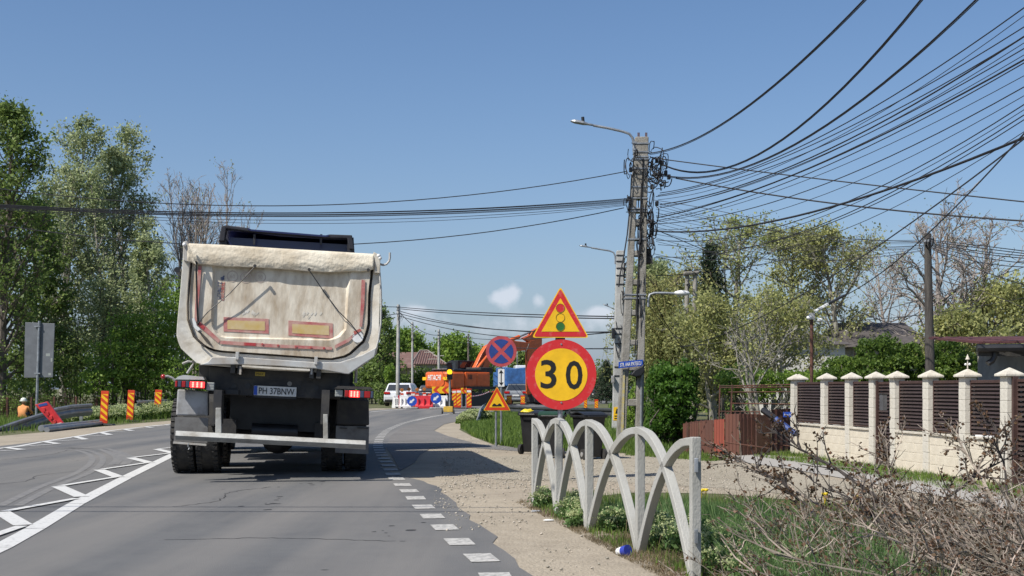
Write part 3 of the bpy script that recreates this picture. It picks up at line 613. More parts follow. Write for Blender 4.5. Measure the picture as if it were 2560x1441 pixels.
# mudguards and flaps
MB().box(cx - 1.15, cx + 1.15, 6.8, 8.9, .45, 1.33).build('front_chassis', m_dark, TR, bevel=.05)
yf = .1
MB().prism([TP(*q, yf) for q in [(444, 973), (521, 980), (521, 1041), (440, 1039)]], yf - .02, yf + .12).build('mudguard', m_fend, TR, bevel=.02)
MB().prism([TP(*q, yf) for q in [(438, 1043), (521, 1045), (518, 1108), (434, 1104)]], yf - .005, yf + .02).build('mud_flap', m_flap, TR)
MB().prism([TP(*q, yf) for q in [(434, 1104), (516, 1110), (516, 1115), (433, 1109)]], yf - .02, yf - .007).build('flap_edge_strip', m_lip, TR)
yf = .75
MB().prism([TP(*q, yf) for q in [(842, 998), (922, 1000), (923, 1064), (842, 1062)]], yf - .02, yf + .12).build('mudguard', m_dark, TR, bevel=.02)
MB().prism([TP(*q, yf) for q in [(840, 1065), (923, 1067), (921, 1136), (838, 1132)]], yf - .005, yf + .02).build('mud_flap', m_flap, TR)
for a, b in [((849, 1064), (868, 1072)), ((893, 1065), (920, 1072))]:
    p, q = TP(*a, yf), TP(*b, yf); MB().box(p[0], q[0], yf - .035, yf - .021, q[1], q[1] + .012).build('flap_bolt_strip', m_dark, TR)
c = TP(472, 1112, -.05); MB().tube([(c[0], -.05, c[1] + .02), (c[0] - .01, -.05, c[1] - .02), (c[0] + .012, -.05, c[1] - .045), (c[0], -.05, c[1] - .06)], .007, 5).build('hanging_shackle', m_steel, TR)
# mudguard crowns over the wheels
for a, b in ((438, 522), (842, 924)):
    x0, x1 = x_(a, 1000), x_(b, 1000); zt = z_((a + b) / 2, 982); arc = [(.9, zt - .42), (.95, zt - .12), (1.15, zt), (3.3, zt), (3.6, zt - .14)]
    mb = MB(); mb.prism(arc + [(p[0], p[1] - .02) for p in arc[::-1]], x0, x1, ax='x'); mb.v = [(v[0], v[1], v[2]) for v in mb.v]; mb.build('wheel_arch', m_dark, TR)
# under-run bumper: a box beam; shade on its lower face is painted darker
yb = -.32
def bp(px, py): return TP(px, py, yb)
Lt, Lm, Lb, Rt, Rm, Rb = bp(439, 1078), bp(439, 1089), bp(439, 1100), bp(914, 1103), bp(914, 1112), bp(914, 1124)
vs = []
for (t, m_, b) in ((Lt, Lm, Lb), (Rt, Rm, Rb)):
    vs += [(t[0], yb + .02, t[1]), (m_[0], yb - .02, m_[1]), (b[0], yb + .005, b[1]), (b[0], yb + .12, b[1]), (t[0], yb + .12, t[1])]
mb = MB(); mb.add(vs, [(i, i + 5, (i + 1) % 5 + 5, (i + 1) % 5) for i in range(5)] + [(4, 3, 2, 1, 0), (5, 6, 7, 8, 9)]); bum = mb.build('underrun_bumper', m_bump, TR)
mb = MB(); mb.add([(Lm[0] + .002, yb - .0215, Lm[1] - .006), (Rm[0] - .002, yb - .0215, Rm[1] - .006), (Rb[0] - .002, yb - .0005, Rb[1] + .004), (Lb[0] + .002, yb - .0005, Lb[1] + .004)], [(0, 1, 2, 3)])
mb.v += [(x, y + .004, z) for x, y, z in mb.v[:4]]; mb.f.append((7, 6, 5, 4)); mb.m.append(0); mb.build('shaded_bumper_face', M('shaded bumper face', (.26, .25, .22), .7, .3, 6, col2=(.18, .17, .15)), bum)
for a in [((540, 1020), (553, 1020), (554, 1083), (539, 1083)), ((808, 1036), (819, 1036), (820, 1097), (808, 1097))]:
    MB().prism([TP(*q, -.2) for q in a], -.24, -.17).build('bumper_strut', m_bump, TR, bevel=.004)
    c = TP((a[0][0] + a[1][0]) / 2, 1005, 0); MB().box(c[0] - .05, c[0] + .05, -.16, .2, TP(a[0][0], 1060)[1], TP(a[0][0], 975)[1]).build('strut_bracket', m_dark, TR)
# cross tube, air tank and axles
for y in (1.8, 3.2):
    MB().cyl((cx - .8, y, .52), (cx + .8, y, .52), .09, n=12).build('axle', m_dark, TR); MB().ball((cx, y, .5), .24, n=7).build('differential', m_dark, TR, smooth=True)
MB().cyl((cx - .3, .75, .62), (cx + .3, .75, .62), .10, n=16).build('air_tank', m_black, TR, smooth=True)
MB().box(cx - 1.0, cx + 1.0, 4.4, 4.9, .45, 1.35).build('gearbox_casing', m_dark, TR, bevel=.05)
MB().box(cx - .62, cx + .62, 1.0, 1.08, .62, zb + .1).build('splash_plate', m_black, TR)
for s in (-1, 1): MB().box(cx + s * .62 - .1, cx + s * .62 + .1, .9, 4.2, .55, .75).build('leaf_spring', m_dark, TR)
MB().box(cx - 1.1, cx - .5, 5.0, 6.3, .45, 1.0).build('fuel_tank', m_steel, TR, bevel=.05); MB().box(cx + .5, cx + 1.1, 5.0, 6.3, .45, 1.0).build('battery_box', m_dark, TR, bevel=.03)
# wheels stand upright on the road
def wheel_mb(r=.5, wd=.28, n=40):
    mb = MB(); prof = [(-wd / 2, r * .6), (-wd / 2, r * .93), (-wd / 2 + .03, r * .995), (0, r), (wd / 2 - .03, r * .995), (wd / 2, r * .93), (wd / 2, r * .6), (wd / 2 - .06, r * .52), (-wd / 2 + .06, r * .52)]
    vs = [(x, rr * math.cos(2 * math.pi * i / n), rr * math.sin(2 * math.pi * i / n)) for i in range(n) for x, rr in prof]; k = len(prof)
    mb.add(vs, [(i * k + j, i * k + (j + 1) % k, ((i + 1) % n) * k + (j + 1) % k, ((i + 1) % n) * k + j) for i in range(n) for j in range(k)])
    for i in range(n):   # shoulder lugs
        a = 2 * math.pi * i / n
        for s in (-1, 1):
            c, sn = math.cos(a), math.sin(a); x0 = s * (wd / 2 - .075); x1 = s * (wd / 2 - .005); da = .045
            P = [(x, (r + .012) * math.cos(a + d), (r + .012) * math.sin(a + d)) for x, d in ((x0, -da), (x1, -da), (x1, da), (x0, da))] + [(x, (r - .03) * math.cos(a + d), (r - .03) * math.sin(a + d)) for x, d in ((x0, -da), (x1, -da), (x1, da), (x0, da))]
            mb.add(P, [(0, 1, 2, 3), (0, 4, 5, 1), (1, 5, 6, 2), (2, 6, 7, 3), (3, 7, 4, 0)])
    return mb
GY = Matrix.Translation((TX, TY, 0)) @ Matrix.Rotation(YAW, 4, 'Z')
RW = .52; wm = wheel_mb(RW - .012, .30); wdat = None; GI = GY.inverted()
def GPx(px, py, y0):
    o = GI @ Vector((0, 0, CH)); d = GI.to_3x3() @ Vector(((px - 1280) / F, 1, (HOR - py) / F)); t = (y0 - o.y) / d.y; return (o + d * t).x
xL, xR = GPx(437, 1150, 1.8), GPx(914, 1160, 1.8)
rimm = MB(); rimm.cyl((-.05, 0, 0), (.05, 0, 0), RW * .53, n=20); rimm.cyl((.05, 0, 0), (.12, 0, 0), .14, n=12)
def put(o, y, x): o.parent = TR; o.matrix_parent_inverse = Matrix(); o.matrix_basis = TI @ GY @ Matrix.Translation((x, y, RW + .012))
first = None
for y in (1.8, 3.2, 6.9, 8.4):
    for s in (-1, 1):
        for d in ((0, 1) if y < 4 else (0,)):
            x = (xL + .15 + d * .33) if s < 0 else (xR - .15 - d * .33)
            if first is None: first = wm.build('wheel', m_rubber, None, smooth=True); o = first; rim0 = rimm.build('rim', m_steel, first, smooth=True)
            else:
                o = first.copy(); COL.objects.link(o); r_ = rim0.copy(); COL.objects.link(r_); r_.parent = o
            put(o, y, x)
# cab with roof spoiler seen over the tarp
def CP(px, py, y=6.6): return TP(px, py, y)
(ca, cz), (cb, _) = CP(553, 604), CP(884, 622)
MB().prism([(6.7, 1.35), (6.7, cz - .25), (6.9, cz - .02), (8.3, cz - .05), (8.85, cz - .6), (8.95, 1.6), (8.95, 1.35)], ca, cb, ax='x').build('cab', m_cab, TR, bevel=.06)
m_shell = M('dark spoiler shell', (.018, .018, .026), .6, .2, 6)
sp_px = [(547, 604), (554, 566), (566, 564), (619, 571), (628, 576), (815, 591), (824, 587), (880, 589), (886, 625), (873, 624), (868, 597), (818, 596), (625, 580), (566, 572), (562, 604)]
MB().prism([CP(*p) for p in sp_px], 6.55, 6.75).build('roof_spoiler_edge', m_shell, TR, bevel=.015)
MB().prism([CP(*p) for p in [(620, 571), (629, 575), (814, 590), (822, 588), (822, 592), (815, 594), (628, 579), (620, 575)]], 6.53, 6.6).build('spoiler_trim', m_cab, TR)
sl = [(6.75, cz + .28), (7.1, cz + .34), (8.2, cz + .0), (8.3, cz - .08), (6.75, cz - .08)]
mb = MB(); A = [CP(552, 568), CP(620, 573), CP(700, 583), CP(822, 591), CP(884, 592)]
for y, dz in ((6.75, -.01), (7.2, .03), (8.2, -.32)):
    for p in A: mb.v.append((p[0], y, p[1] + dz))
n5 = len(A); mb.f += [(i * n5 + j, i * n5 + j + 1, (i + 1) * n5 + j + 1, (i + 1) * n5 + j) for i in range(2) for j in range(n5 - 1)]; mb.m += [0] * len(mb.f)
o = mb.build('roof_spoiler', m_cab, TR); q = o.modifiers.new('s', 'SOLIDIFY'); q.thickness = .03
MB().box(ca + .1, cb - .1, 6.9, 6.95, cz - .3, cz + .12).build('spoiler_inner_panel', m_cab, TR)
for px in (636, 803): c = CP(px, 590); MB().box(c[0] - .02, c[0] + .02, 6.6, 6.64, CP(px, 612)[1], CP(px, 586)[1]).build('spoiler_strut', m_shell, TR)
MB().prism([CP(*p, 6.6) for p in [(545, 630), (549, 598), (565, 596), (570, 630)]], 6.6, 7.4).build('cab_side_shield', m_shell, TR)
MB().prism([CP(*p, 6.6) for p in [(868, 640), (868, 596), (884, 594), (887, 640)]], 6.6, 7.4).build('cab_side_shield', m_shell, TR)
# ---------------------------------------------------------------- street furniture: signs, arches, bins
def pole(parent, h, r=.03, mat=None, name='pole', x=0, y=0, z0=0): return MB().cyl((x, y, z0), (x, y, z0 + h), r, n=14).build(name, mat or m_steel, parent, smooth=True)
# -- 30 sign with the traffic light triangle
Y = 15.5; b = at(1401, 0, Y); S1 = thing('road_sign', 'big round 30 speed limit sign under a traffic light warning triangle, behind the concrete arches', 'road sign', (b.x, Y, 0), R(2))
s = F / Y; Z = lambda py: CH + (HOR - py) / s; X = lambda px: (px - 1401) / s
pole(S1, Z(735), .033, y=.05)
d = MB(); d.prism(circ(0.01, Z(937), 88 / s, 64), -.012, .004); disc = d.build('speed_limit_disc', m_red, S1)
plate('yellow_field', circ(0.01, Z(937), 65.5 / s, 56), -.013, m_yel, disc, .0025)
cx, cz = .01, Z(937)
text('3', 'numeral', 40 / s, 72 / s, m_blk, disc, (cx - 32 / s, cz + 1 / s), y=-.017, bold=.012)
text('0', 'numeral', 42 / s, 72 / s, m_blk, disc, (cx + 32 / s, cz - 1 / s), y=-.017, bold=.012)
for z in (cz + 76 / s, cz - 70 / s): MB().cyl((cx, -.012, z), (cx, -.02, z), .012, n=10).build('bolt', m_steel, disc)
def tri(cx, cz0, side, h, r): return rpoly([(cx - side / 2, cz0), (cx + side / 2, cz0), (cx, cz0 + h)], r)
def tri_sign(parent, cx, z0, side, h, rr, y=-.012, fs=.67, fb=.107, fh=.585):
    t = MB().prism(tri(cx, z0, side, h, rr), y, y + .014).build('triangle_plate', m_yel, parent)
    k = side; e = .019 * k; plate('red_border', tri(cx, z0 + e, side - 3.4 * e, h - 2.9 * e, rr * .8), y - .001, m_red if side > .6 else m_stripe_r, t, .002)
    plate('yellow_field', tri(cx, z0 + fb * k, fs * k, fh * k, rr * .15), y - .004, m_yel, t, .002); return t
t = tri_sign(S1, 0, Z(845), 143 / s, 128 / s, .045); cxt = 0
for py, mt, nm in ((771, m_red, 'red_disc'), (795, None, 'yellow_disc'), (817, M('sign green', (.03, .16, .03), .5), 'green_disc')):
    if mt: plate(nm, circ(-.002, Z(py), 10.5 / s, 28), -.0185, mt, t)
    o = ringmesh(circ(-.002, Z(py), 11.3 / s, 28), circ(-.002, Z(py), 10.3 / s, 28), -.022, -.022, .002).build('disc_outline', M('olive outline', (.22, .15, .01), .6), t)
for z in (Z(848), Z(905), Z(970)): MB().box(-.06, .06, .0, .09, z - .015, z + .015).build('clamp', m_dark, S1)
# -- stacked signs farther away
Y = 24.3; b = at(1240, 0, Y); s = F / Y; Z = lambda py: CH + (HOR - py) / s; X = lambda px: (px - 1240) / s
S2 = thing('road_sign', 'uneven road warning triangle on a thin grey post at the grass edge', 'road sign', (b.x, Y, 0))
pole(S2, Z(1020), .022, y=.02)
t = tri_sign(S2, X(1242.5), Z(1027), 68 / s, 60 / s, .03, fs=.585, fb=.12, fh=.55)
hump = [(-13, 0), (-13, 2), (-11, 5), (-8, 7.5), (-5, 7), (-2, 4.5), (0, 3.5), (2, 4.5), (5, 7), (8, 7.5), (11, 5), (13, 2), (13, 0)]
plate('hump_symbol', [(X(1242.5) + a * .95 / s, Z(1016.5) + c / s) for a, c in hump], -.0185, m_blk, t)
Y = 24.9; b = at(1247, 0, Y); s = F / Y; Z = lambda py: CH + (HOR - py) / s; X = lambda px: (px - 1247) / s
S3 = thing('road_sign', 'faded round no stopping sign in blue and red above a white double arrow plate', 'road sign', (b.x + .05, Y, 0), R(0))
pole(S3, Z(845), .024, y=.02)
m_fr = M('faded red film sign', (.50, .075, .085), .55, .15, 6); m_fb = M('faded blue film sign', (.02, .055, .25), .55, .15, 6)
d = MB().prism(circ(0, Z(879), 38.5 / s, 56), -.012, .002).build('no_stopping_disc', m_fr, S3)
for k in range(4):
    a0 = math.pi / 2 * k; g = .115; R0 = 30.5 / s; pts = [(.055 * math.cos(a0) , .055 * math.sin(a0))] + [(R0 * math.cos(a0 + math.pi / 4 * q * .82), R0 * math.sin(a0 + math.pi / 4 * q * .82)) for q in np.linspace(-1, 1, 14)]
    plate('blue_field', [(p[0], p[1] + Z(879)) for p in pts], -.013, m_fb, d)
p = MB().prism(rpoly([(-8 / s, Z(967)), (8 / s, Z(967)), (8 / s, Z(923)), (-8 / s, Z(923))], .01), -.01, .0).build('arrow_plate', m_wht, S3)
zc = Z(945); q = lambda L_: [(a / s, zc + c / s) for a, c in L_]
plate('double_arrow', q([(-1.2, -12), (-6, -11), (0, -20), (6, -11), (1.2, -12), (1.2, 12), (6, 11), (0, 20), (-6, 11), (-1.2, 12)]), -.011, m_blk, p)
# -- sign seen from behind on the left
Y = 42; b = at(91, 0, Y); s = F / Y; Z = lambda py: CH + (HOR - py) / s; X = lambda px: (px - 91) / s
S4 = thing('road_sign', 'tall grey back of a rectangular road sign on a steel post at the left verge', 'road sign', (b.x, Y, 0), R(0))
lean = MB().cyl((0, -.02, 0), (X(99) , -.02, Z(803)), .045, n=12).build('pole', m_steel, S4, smooth=True)
m_back = M('grey sign back', (.14, .15, .165), .6, .15, 3)
pb = MB().prism([(X(59), Z(945)), (X(131), Z(944)), (X(136), Z(809)), (X(62), Z(806))], .03, .06).build('sign_back', m_back, S4, bevel=.01)
for py in (817, 934): MB().box(X(88), X(102), -.075, .03, Z(py) - .02, Z(py) + .02).build('clamp', m_steel, S4)
for x0, x1, y0, y1 in ((114, 124, 884, 891), (126, 130, 896, 905), (120, 127, 933, 939)): plate('sticker', [(X(x0), Z(y1)), (X(x1), Z(y1)), (X(x1), Z(y0)), (X(x0), Z(y0))], .029, m_clear, pb)
# -- concrete arches (low fence)
FN = thing('arched_fence', 'low grey fence of interlaced concrete half arches on the near verge', 'fence', (0, 0, 0))
PB = [(1337, 1260, 1046), (1396, 1290, 1045), (1473, 1327, 1049), (1600, 1381, 1067), (1738, 1452, 1093)]
P5 = [gp(px, py) for px, py, _ in PB]; H5 = [CH + (HOR - t) / F * p.y for p, (_, _, t) in zip(P5, PB)]
for i, (p, h) in enumerate(zip(P5, H5)):
    dx = (P5[min(i + 1, 4)] - P5[max(i - 1, 0)]).normalized(); nn = Vector((dx.y, -dx.x, 0)); a = .028; c = .031
    mb = MB(); q = [p - dx * a - nn * c, p + dx * a - nn * c, p + dx * a + nn * c, p - dx * a + nn * c]
    mb.add([(*v_[:2], -.1) for v_ in q] + [(*v_[:2], h) for v_ in q], [(0, 3, 2, 1), (4, 5, 6, 7), (0, 1, 5, 4), (1, 2, 6, 5), (2, 3, 7, 6), (3, 0, 4, 7)]); o = mb.build('post', m_arch, FN, bevel=.006)
    if i == 4:
        for z in (.28, .72): e = p + nn * .0 - dx * .035; e = p - Vector((0, .045, 0)); MB().box(e.x - .012, e.x + .012, e.y - .01, e.y + .01, z - .045, z + .045).build('steel_socket', m_steel, FN, bevel=.004)
def arch(i, j):
    """curved member from the top of post i down to the foot of post j"""
    p, q = P5[i], P5[j]; d = (q - p); L_ = d.length; d.normalize(); nn = Vector((d.y, -d.x, 0)); h = H5[i]; K = 22; a = .031; c = .026; mb = MB(); vs = []
    pts = [(L_ * t + (0), h * (1 - t ** 2.15) - .03) for t in [k / K for k in range(K + 1)]]
    for k in range(K + 1):
        u0 = Vector(pts[max(k - 1, 0)]); u1 = Vector(pts[min(k + 1, K)]); tg_ = (u1 - u0).normalized(); up = Vector((-tg_.y, tg_.x))
        wdt = c * (1.15 if k > 3 else 1.0)
        for su, sn in ((-1, -1), (1, -1), (1, 1), (-1, 1)):
            x = pts[k][0] + up.x * su * wdt; z = pts[k][1] + up.y * su * wdt
            vs.append((p.x + d.x * x + nn.x * a * sn * .93, p.y + d.y * x + nn.y * a * sn * .93, z))
    fs = [(4 * k + m_, 4 * k + (m_ + 1) % 4, 4 * k + 4 + (m_ + 1) % 4, 4 * k + 4 + m_) for k in range(K) for m_ in range(4)] + [(3, 2, 1, 0), tuple(4 * K + m_ for m_ in range(4))]
    mb.add(vs, fs); mb.build('arch_member', m_arch, FN, bevel=.005)
for i in range(4): arch(i, i + 1); arch(i + 1, i)
# -- wheeled bins
def make_bin(lidcol, name='wheeled_bin'):
    r = thing(name, '', 'bin'); w0, w1, d0, d1, h = .15, .195, .17, .22, .69
    mb = MB(); lv = [(0, w0, d0), (.12, w0 + .01, d0 + .01), (.62, w1, d1), (h, w1 + .01, d1 + .01)]; vs = []
    for z, a, c in lv: vs += [(-a, -c, z + .04), (a, -c, z + .04), (a, c, z + .04), (-a, c, z + .04)]
    mb.add(vs, [(4 * k + m_, 4 * k + (m_ + 1) % 4, 4 * k + 4 + (m_ + 1) % 4, 4 * k + 4 + m_) for k in range(3) for m_ in range(4)] + [(3, 2, 1, 0), (12, 13, 14, 15)])
    mb.build('body', m_black, r, bevel=.02)
    MB().box(-w1 - .03, w1 + .03, -d1 - .03, d1 + .03, h + .005, h + .05).build('rim', m_black, r, bevel=.012)
    mb = MB(); K = 8; prof = [(-d1 - .05 + (2 * d1 + .08) * k / K, h + .055 + .05 * math.sin(math.pi * k / K)) for k in range(K + 1)]
    mb.prism(prof + [(p[0], p[1] - .02) for p in prof[::-1]], -w1 - .025, w1 + .025, ax='x'); mb.build('lid', lidcol, r, smooth=True)
    MB().tube([(-w1 * .8, d1 + .05, h + .03), (-w1 * .8, d1 + .09, h + .03), (w1 * .8, d1 + .09, h + .03), (w1 * .8, d1 + .05, h + .03)], .014, 6).build('handle', m_black, r)
    for s_ in (-1, 1):
        wl = MB(); wl.cyl((s_ * (w0 + .02), d0, .09), (s_ * (w0 + .07), d0, .09), .09, n=20); wl = wl.build('wheel', m_rubber, r, smooth=True)
        MB().cyl((s_ * (w0 + .071), d0, .09), (s_ * (w0 + .08), d0, .09), .04, n=12).build('hub', m_fend, wl)
    return r
m_lidg = M('dark green lid', (.02, .06, .025), .5, .2, 6); m_bag = M('yellow plastic bag', (.75, .58, .02), .35, .2, 9, .6, bscale=14)
for (px, py, rz, lid, lab) in [(1338, 1136, R(150), m_black, 'black wheeled bin with a yellow bag under its lid, leftmost bin'), (1381, 1146, R(172), m_lidg, 'black wheeled bin with dark green lid, directly behind the speed limit sign'), (1472, 1149, R(205), m_black, 'black wheeled bin with black lid, right of the speed limit sign')]:
    r = make_bin(lid); p = gp(px, py); r.location = (p.x, p.y, .005); r.rotation_euler = (0, 0, rz); r['label'] = lab; r['group'] = 'wheeled bins behind the concrete arches'
    if 'yellow' in lab:
        bg_ = MB(); bg_.ball((0, 0, .03), .12, (1.1, .9, .45), 8); o = bg_.build('plastic_bag', m_bag, None, smooth=True); o.location = (p.x - .14, p.y - .06, .74)
        for v_ in o.data.vertices: v_.co += Vector(noise.noise_vector(v_.co * 14)) * .03
        tag(o, 'crumpled yellow plastic bag hanging out of the leftmost bin', 'bag'); o.location.z = .735
# -- cup on the ground
CP_ = thing('paper_cup', 'crushed blue and white paper cup lying by an arch foot', 'cup', tuple(gp(1557, 1392)[:2]) + (.04,), 0)
CP_.rotation_euler = (R(78), R(10), R(35)); MB().cyl((0, 0, -.05), (0, 0, .0), .026, .033, 16).build('cup_side', m_wht, CP_, smooth=True); MB().cyl((0, 0, .0), (0, 0, .055), .033, .04, 16).build('printed_band', M('cup blue', (.03, .05, .35), .5), CP_, smooth=True)
for px, py, lab in [(1340, 1282, 'white scrap of litter in the dirt at the foot of the far arch'), (1372, 1305, 'small white scrap of litter nearest the second arch foot')]:
    p = gp(px, py); mb = MB(); mb.ball((0, 0, 0), .035, (1.5, .8, .25), 5); o = mb.build('litter', m_wht, None); o.location = (p.x, p.y, .015); tag(o, lab, 'litter')
# ---------------------------------------------------------------- poles, lamps, cables
YP = 26.0; sP = F / YP
def ZP(py, Y=YP): return CH + (HOR - py) * Y / F
def XP(px, Y=YP): return (px - 1280) * Y / F
MP = thing('utility_pole', 'leaning weathered concrete utility pole with ladder-like openings and a tangle of black cables', 'utility pole', (XP(1575), YP, 0))
ox = XP(1575)
def quadbar(name, a, b, c, d, y0, y1, mat, parent, bev=.01, o_=None, Y=YP):
    """prism with px corners on the plane Y, local to a pole at o_"""
    o_ = ox if o_ is None else o_
    return MB().prism([(XP(p[0], Y) - o_, ZP(p[1], Y)) for p in (a, b, c, d)], y0, y1).build(name, mat, parent, bevel=bev)
Lx = lambda y: 1587 + (y - 345) * (1541 - 1587) / 750      # left outer edge
Rx = lambda y: 1620 + (y - 345) * (1606 - 1620) / 750
base = 1109
quadbar('upper_shaft', (Lx(495), 495), (Rx(495), 495), (Rx(345), 345), (Lx(345), 345), -.14, .14, m_conc, MP, .02)
lw = lambda y: 10.5 + (y - 495) * 8.5 / 600
quadbar('left_leg', (Lx(base), base), (Lx(base) + lw(base) + 3, base), (Lx(495) + 13, 495), (Lx(495), 495), -.14, .14, m_conc, MP, .015)
quadbar('right_leg', (Rx(base) - lw(base), base), (Rx(base), base), (Rx(495), 495), (Rx(495) - 13, 495), -.14, .14, m_conc, MP, .015)
ops = [(500, 550), (566, 628), (642, 700), (714, 776), (790, 850), (864, 915), (928, 998), (1016, 1108)]
for (a, b), (c, d) in zip(ops, ops[1:]):
    quadbar('cross_web', (Lx(c) + 5, c), (Rx(c) - 5, c), (Rx(b) - 5, b), (Lx(b) + 5, b), -.125, .125, m_conc, MP, .02)
for px in (1595, 1598, 1614, 1617): MB().cyl((XP(px) - ox, 0, ZP(346)), (XP(px) - ox, 0, ZP(332)), .012, n=6).build('rebar_end', m_rust, MP)
for py in (362, 383, 395, 401, 424, 470, 498, 524, 531, 600, 738, 747):
    quadbar('steel_band', (Lx(py) - 1.5, py + 1.6), (Rx(py) + 1.5, py + 1.6), (Rx(py) + 1.5, py - 1.6), (Lx(py) - 1.5, py - 1.6), -.155, .155, m_steel, MP, 0)
# cable tangles clinging to the pole
random.seed(5)
def tangle(name, cx, cy, rx, ry, n, parent, Y=YP, o_=None, r=(.008, .014), ydep=.25):
    mb = MB(); o_ = ox if o_ is None else o_
    for _ in range(n):
        pts = []; a = random.uniform(0, 6.28); c0 = cx + random.gauss(0, rx * .45); c1 = cy + random.gauss(0, ry * .5); rr = random.uniform(.3, 1.0); ph = random.uniform(0, 6.28); sw = random.uniform(2, 5.5)
        for k in range(12):
            t = a + sw * k / 11; X_ = c0 + rx * rr * math.cos(t) * .7; Y_ = c1 + ry * rr * math.sin(t) * .7 + 3 * math.sin(3 * t + ph)
            pts.append((XP(X_, Y) - o_, random.uniform(-.02, .02) + ydep * math.sin(t + ph) - .12, ZP(Y_, Y)))
        mb.tube(pts, random.uniform(*r), 4, caps=False)
    return mb.build(name, m_wire, parent, kind='stuff')
tangle('cable_tangle', 1640, 425, 22, 35, 26, MP); tangle('cable_tangle', 1648, 455, 26, 20, 14, MP); tangle('cable_tangle', 1579, 420, 12, 40, 12, MP); tangle('cable_tangle', 1600, 450, 16, 30, 8, MP, ydep=.1)
tangle('cable_tangle', 1625, 540, 12, 55, 16, MP); tangle('cable_tangle', 1622, 615, 12, 50, 16, MP); tangle('cable_tangle', 1597, 600, 10, 70, 14, MP, ydep=.05); tangle('cable_tangle', 1572, 510, 8, 28, 8, MP); tangle('cable_tangle', 1600, 740, 10, 110, 8, MP, ydep=.05)
mb = MB()
for k in range(26):   # cables running down the shaft
    y0 = random.uniform(395, 520); y1 = random.uniform(560, 960) ; xo = random.choice([-1, 1, 1, .3]); pts = []
    for j in range(14):
        py = y0 + (y1 - y0) * j / 13; cx_ = (Lx(py) + Rx(py)) / 2; pts.append((XP(cx_ + xo * (random.uniform(12, 15) + 4 * math.sin(j + k))) - ox, -.16 if abs(xo) < 1 else -.05, ZP(py)))
    mb.tube(pts, random.uniform(.008, .013), 4, caps=False)
mb.build('cable_bundle', m_wire, MP, kind='stuff')
mb = MB(); mb.tube([(XP(x) - ox, -.18, ZP(y)) for x, y in [(1577, 440), (1573, 520), (1566, 590), (1558, 640), (1548, 690), (1545, 720)]], .016, 6); mb.build('hanging_cable', m_wire, MP)
random.seed(8)
for px, py in [(1640, 405), (1652, 412), (1646, 440), (1662, 436), (1670, 446), (1628, 470), (1640, 512), (1575, 428), (1570, 500)]:
    MB().box(XP(px) - ox - .035, XP(px) - ox + .035, -.2, -.1, ZP(py) - .05, ZP(py) + .05).build('cable_clamp', m_black, MP, bevel=.012)
MB().box(XP(1612) - ox, XP(1628) - ox, -.05, .2, ZP(660), ZP(622)).build('junction_box', m_dark, MP, bevel=.02)
MB().prism([(XP(x) - ox, ZP(y)) for x, y in [(1573, 938), (1584, 925), (1598, 918), (1606, 910), (1608, 930), (1600, 941), (1586, 943)]], -.32, .1).build('black_hood', m_black, MP, bevel=.02)
MB().cyl((XP(1600) - ox, -.17, 0), (XP(1602) - ox, -.17, ZP(900)), .028, n=8).build('riser_pipe', m_steel, MP)
MB().prism([(XP(x) - ox, ZP(y)) for x, y in [(1551, 1080), (1557, 1080), (1561, 930), (1556, 930)]], -.16, -.142).build('yellow_paint_strip', M('worn yellow paint', (.50, .40, .10), .8, .3, 12, col2=(.40, .38, .33)), MP)
sg = MB().prism([(XP(x) - ox, ZP(y)) for x, y in [(1544, 921.5), (1604, 915.5), (1604, 900), (1544, 906)]], -.24, -.225).build('street_name_sign', m_blue, MP)
t = text('STR. ANA IPATESCU', 'sign_lettering', XP(1600) - XP(1548), 9.5 / sP, m_wht, sg, (XP(1574) - ox, ZP(911)), y=-.245, bold=.012)
for v_ in t.data.vertices: v_.co.z += (v_.co.x - (XP(1574) - ox)) * .1
# street lamps
def lamp_head(parent, pts, Y, o_, r=.028, flip=1, sc=1.0, sensor=True):
    P = [(XP(x, Y) - o_, -.1, ZP(y, Y)) for x, y in pts]; MB().tube(P, r, 8).build('bracket_arm', m_steel, parent, smooth=True)
    e = Vector(P[-1]); d = (e - Vector(P[-2])).normalized(); L_ = .48 * sc
    mb = MB(); prof = [(0, .03), (.06, .05), (.12, .06), (.22, .1), (.4, .1), (.47, .07), (.5, .02)]; vs = []
    for s_, hw in prof:
        c = e + d * (s_ * sc); th = .025 if s_ < .2 else .04; th *= (1 if s_ < .45 else .5)
        vs += [(c.x, c.y - hw * sc, c.z - th * .4 * sc), (c.x, c.y + hw * sc, c.z - th * .4 * sc), (c.x, c.y + hw * sc * .8, c.z + th * sc), (c.x, c.y - hw * sc * .8, c.z + th * sc)]
    n_ = len(prof); mb.add(vs, [(4 * k + m_, 4 * k + (m_ + 1) % 4, 4 * k + 4 + (m_ + 1) % 4, 4 * k + 4 + m_) for k in range(n_ - 1) for m_ in range(4)] + [(3, 2, 1, 0), tuple(4 * n_ - 4 + m_ for m_ in range(4))])
    hd = mb.build('lamp_head', m_steel, parent, bevel=.01)
    if sensor: c = e + d * .22 * sc; MB().cyl((c.x, c.y, c.z + .03 * sc), (c.x - .01, c.y, c.z + .14 * sc), .035 * sc, n=10).build('light_sensor', m_black, hd)
LA = thing('street_lamp', 'street lamp on a curved bracket near the top of the leaning utility pole', 'street lamp', (XP(1587), YP - .02, 0)); oa = XP(1587)
lamp_head(LA, [(1583, 384), (1583, 362), (1580, 348), (1572, 338), (1555, 332), (1520, 324), (1482, 317)], YP, oa)
for py in (360, 377): MB().box(XP(1581) - oa, XP(1590) - oa, -.14, -.06, ZP(py) - .02, ZP(py) + .02).build('clamp', m_steel, LA)
LC = thing('street_lamp', 'white-headed street lamp arm pointing right halfway up the utility pole', 'street lamp', (XP(1612), YP + .01, 0)); oc_ = XP(1612)
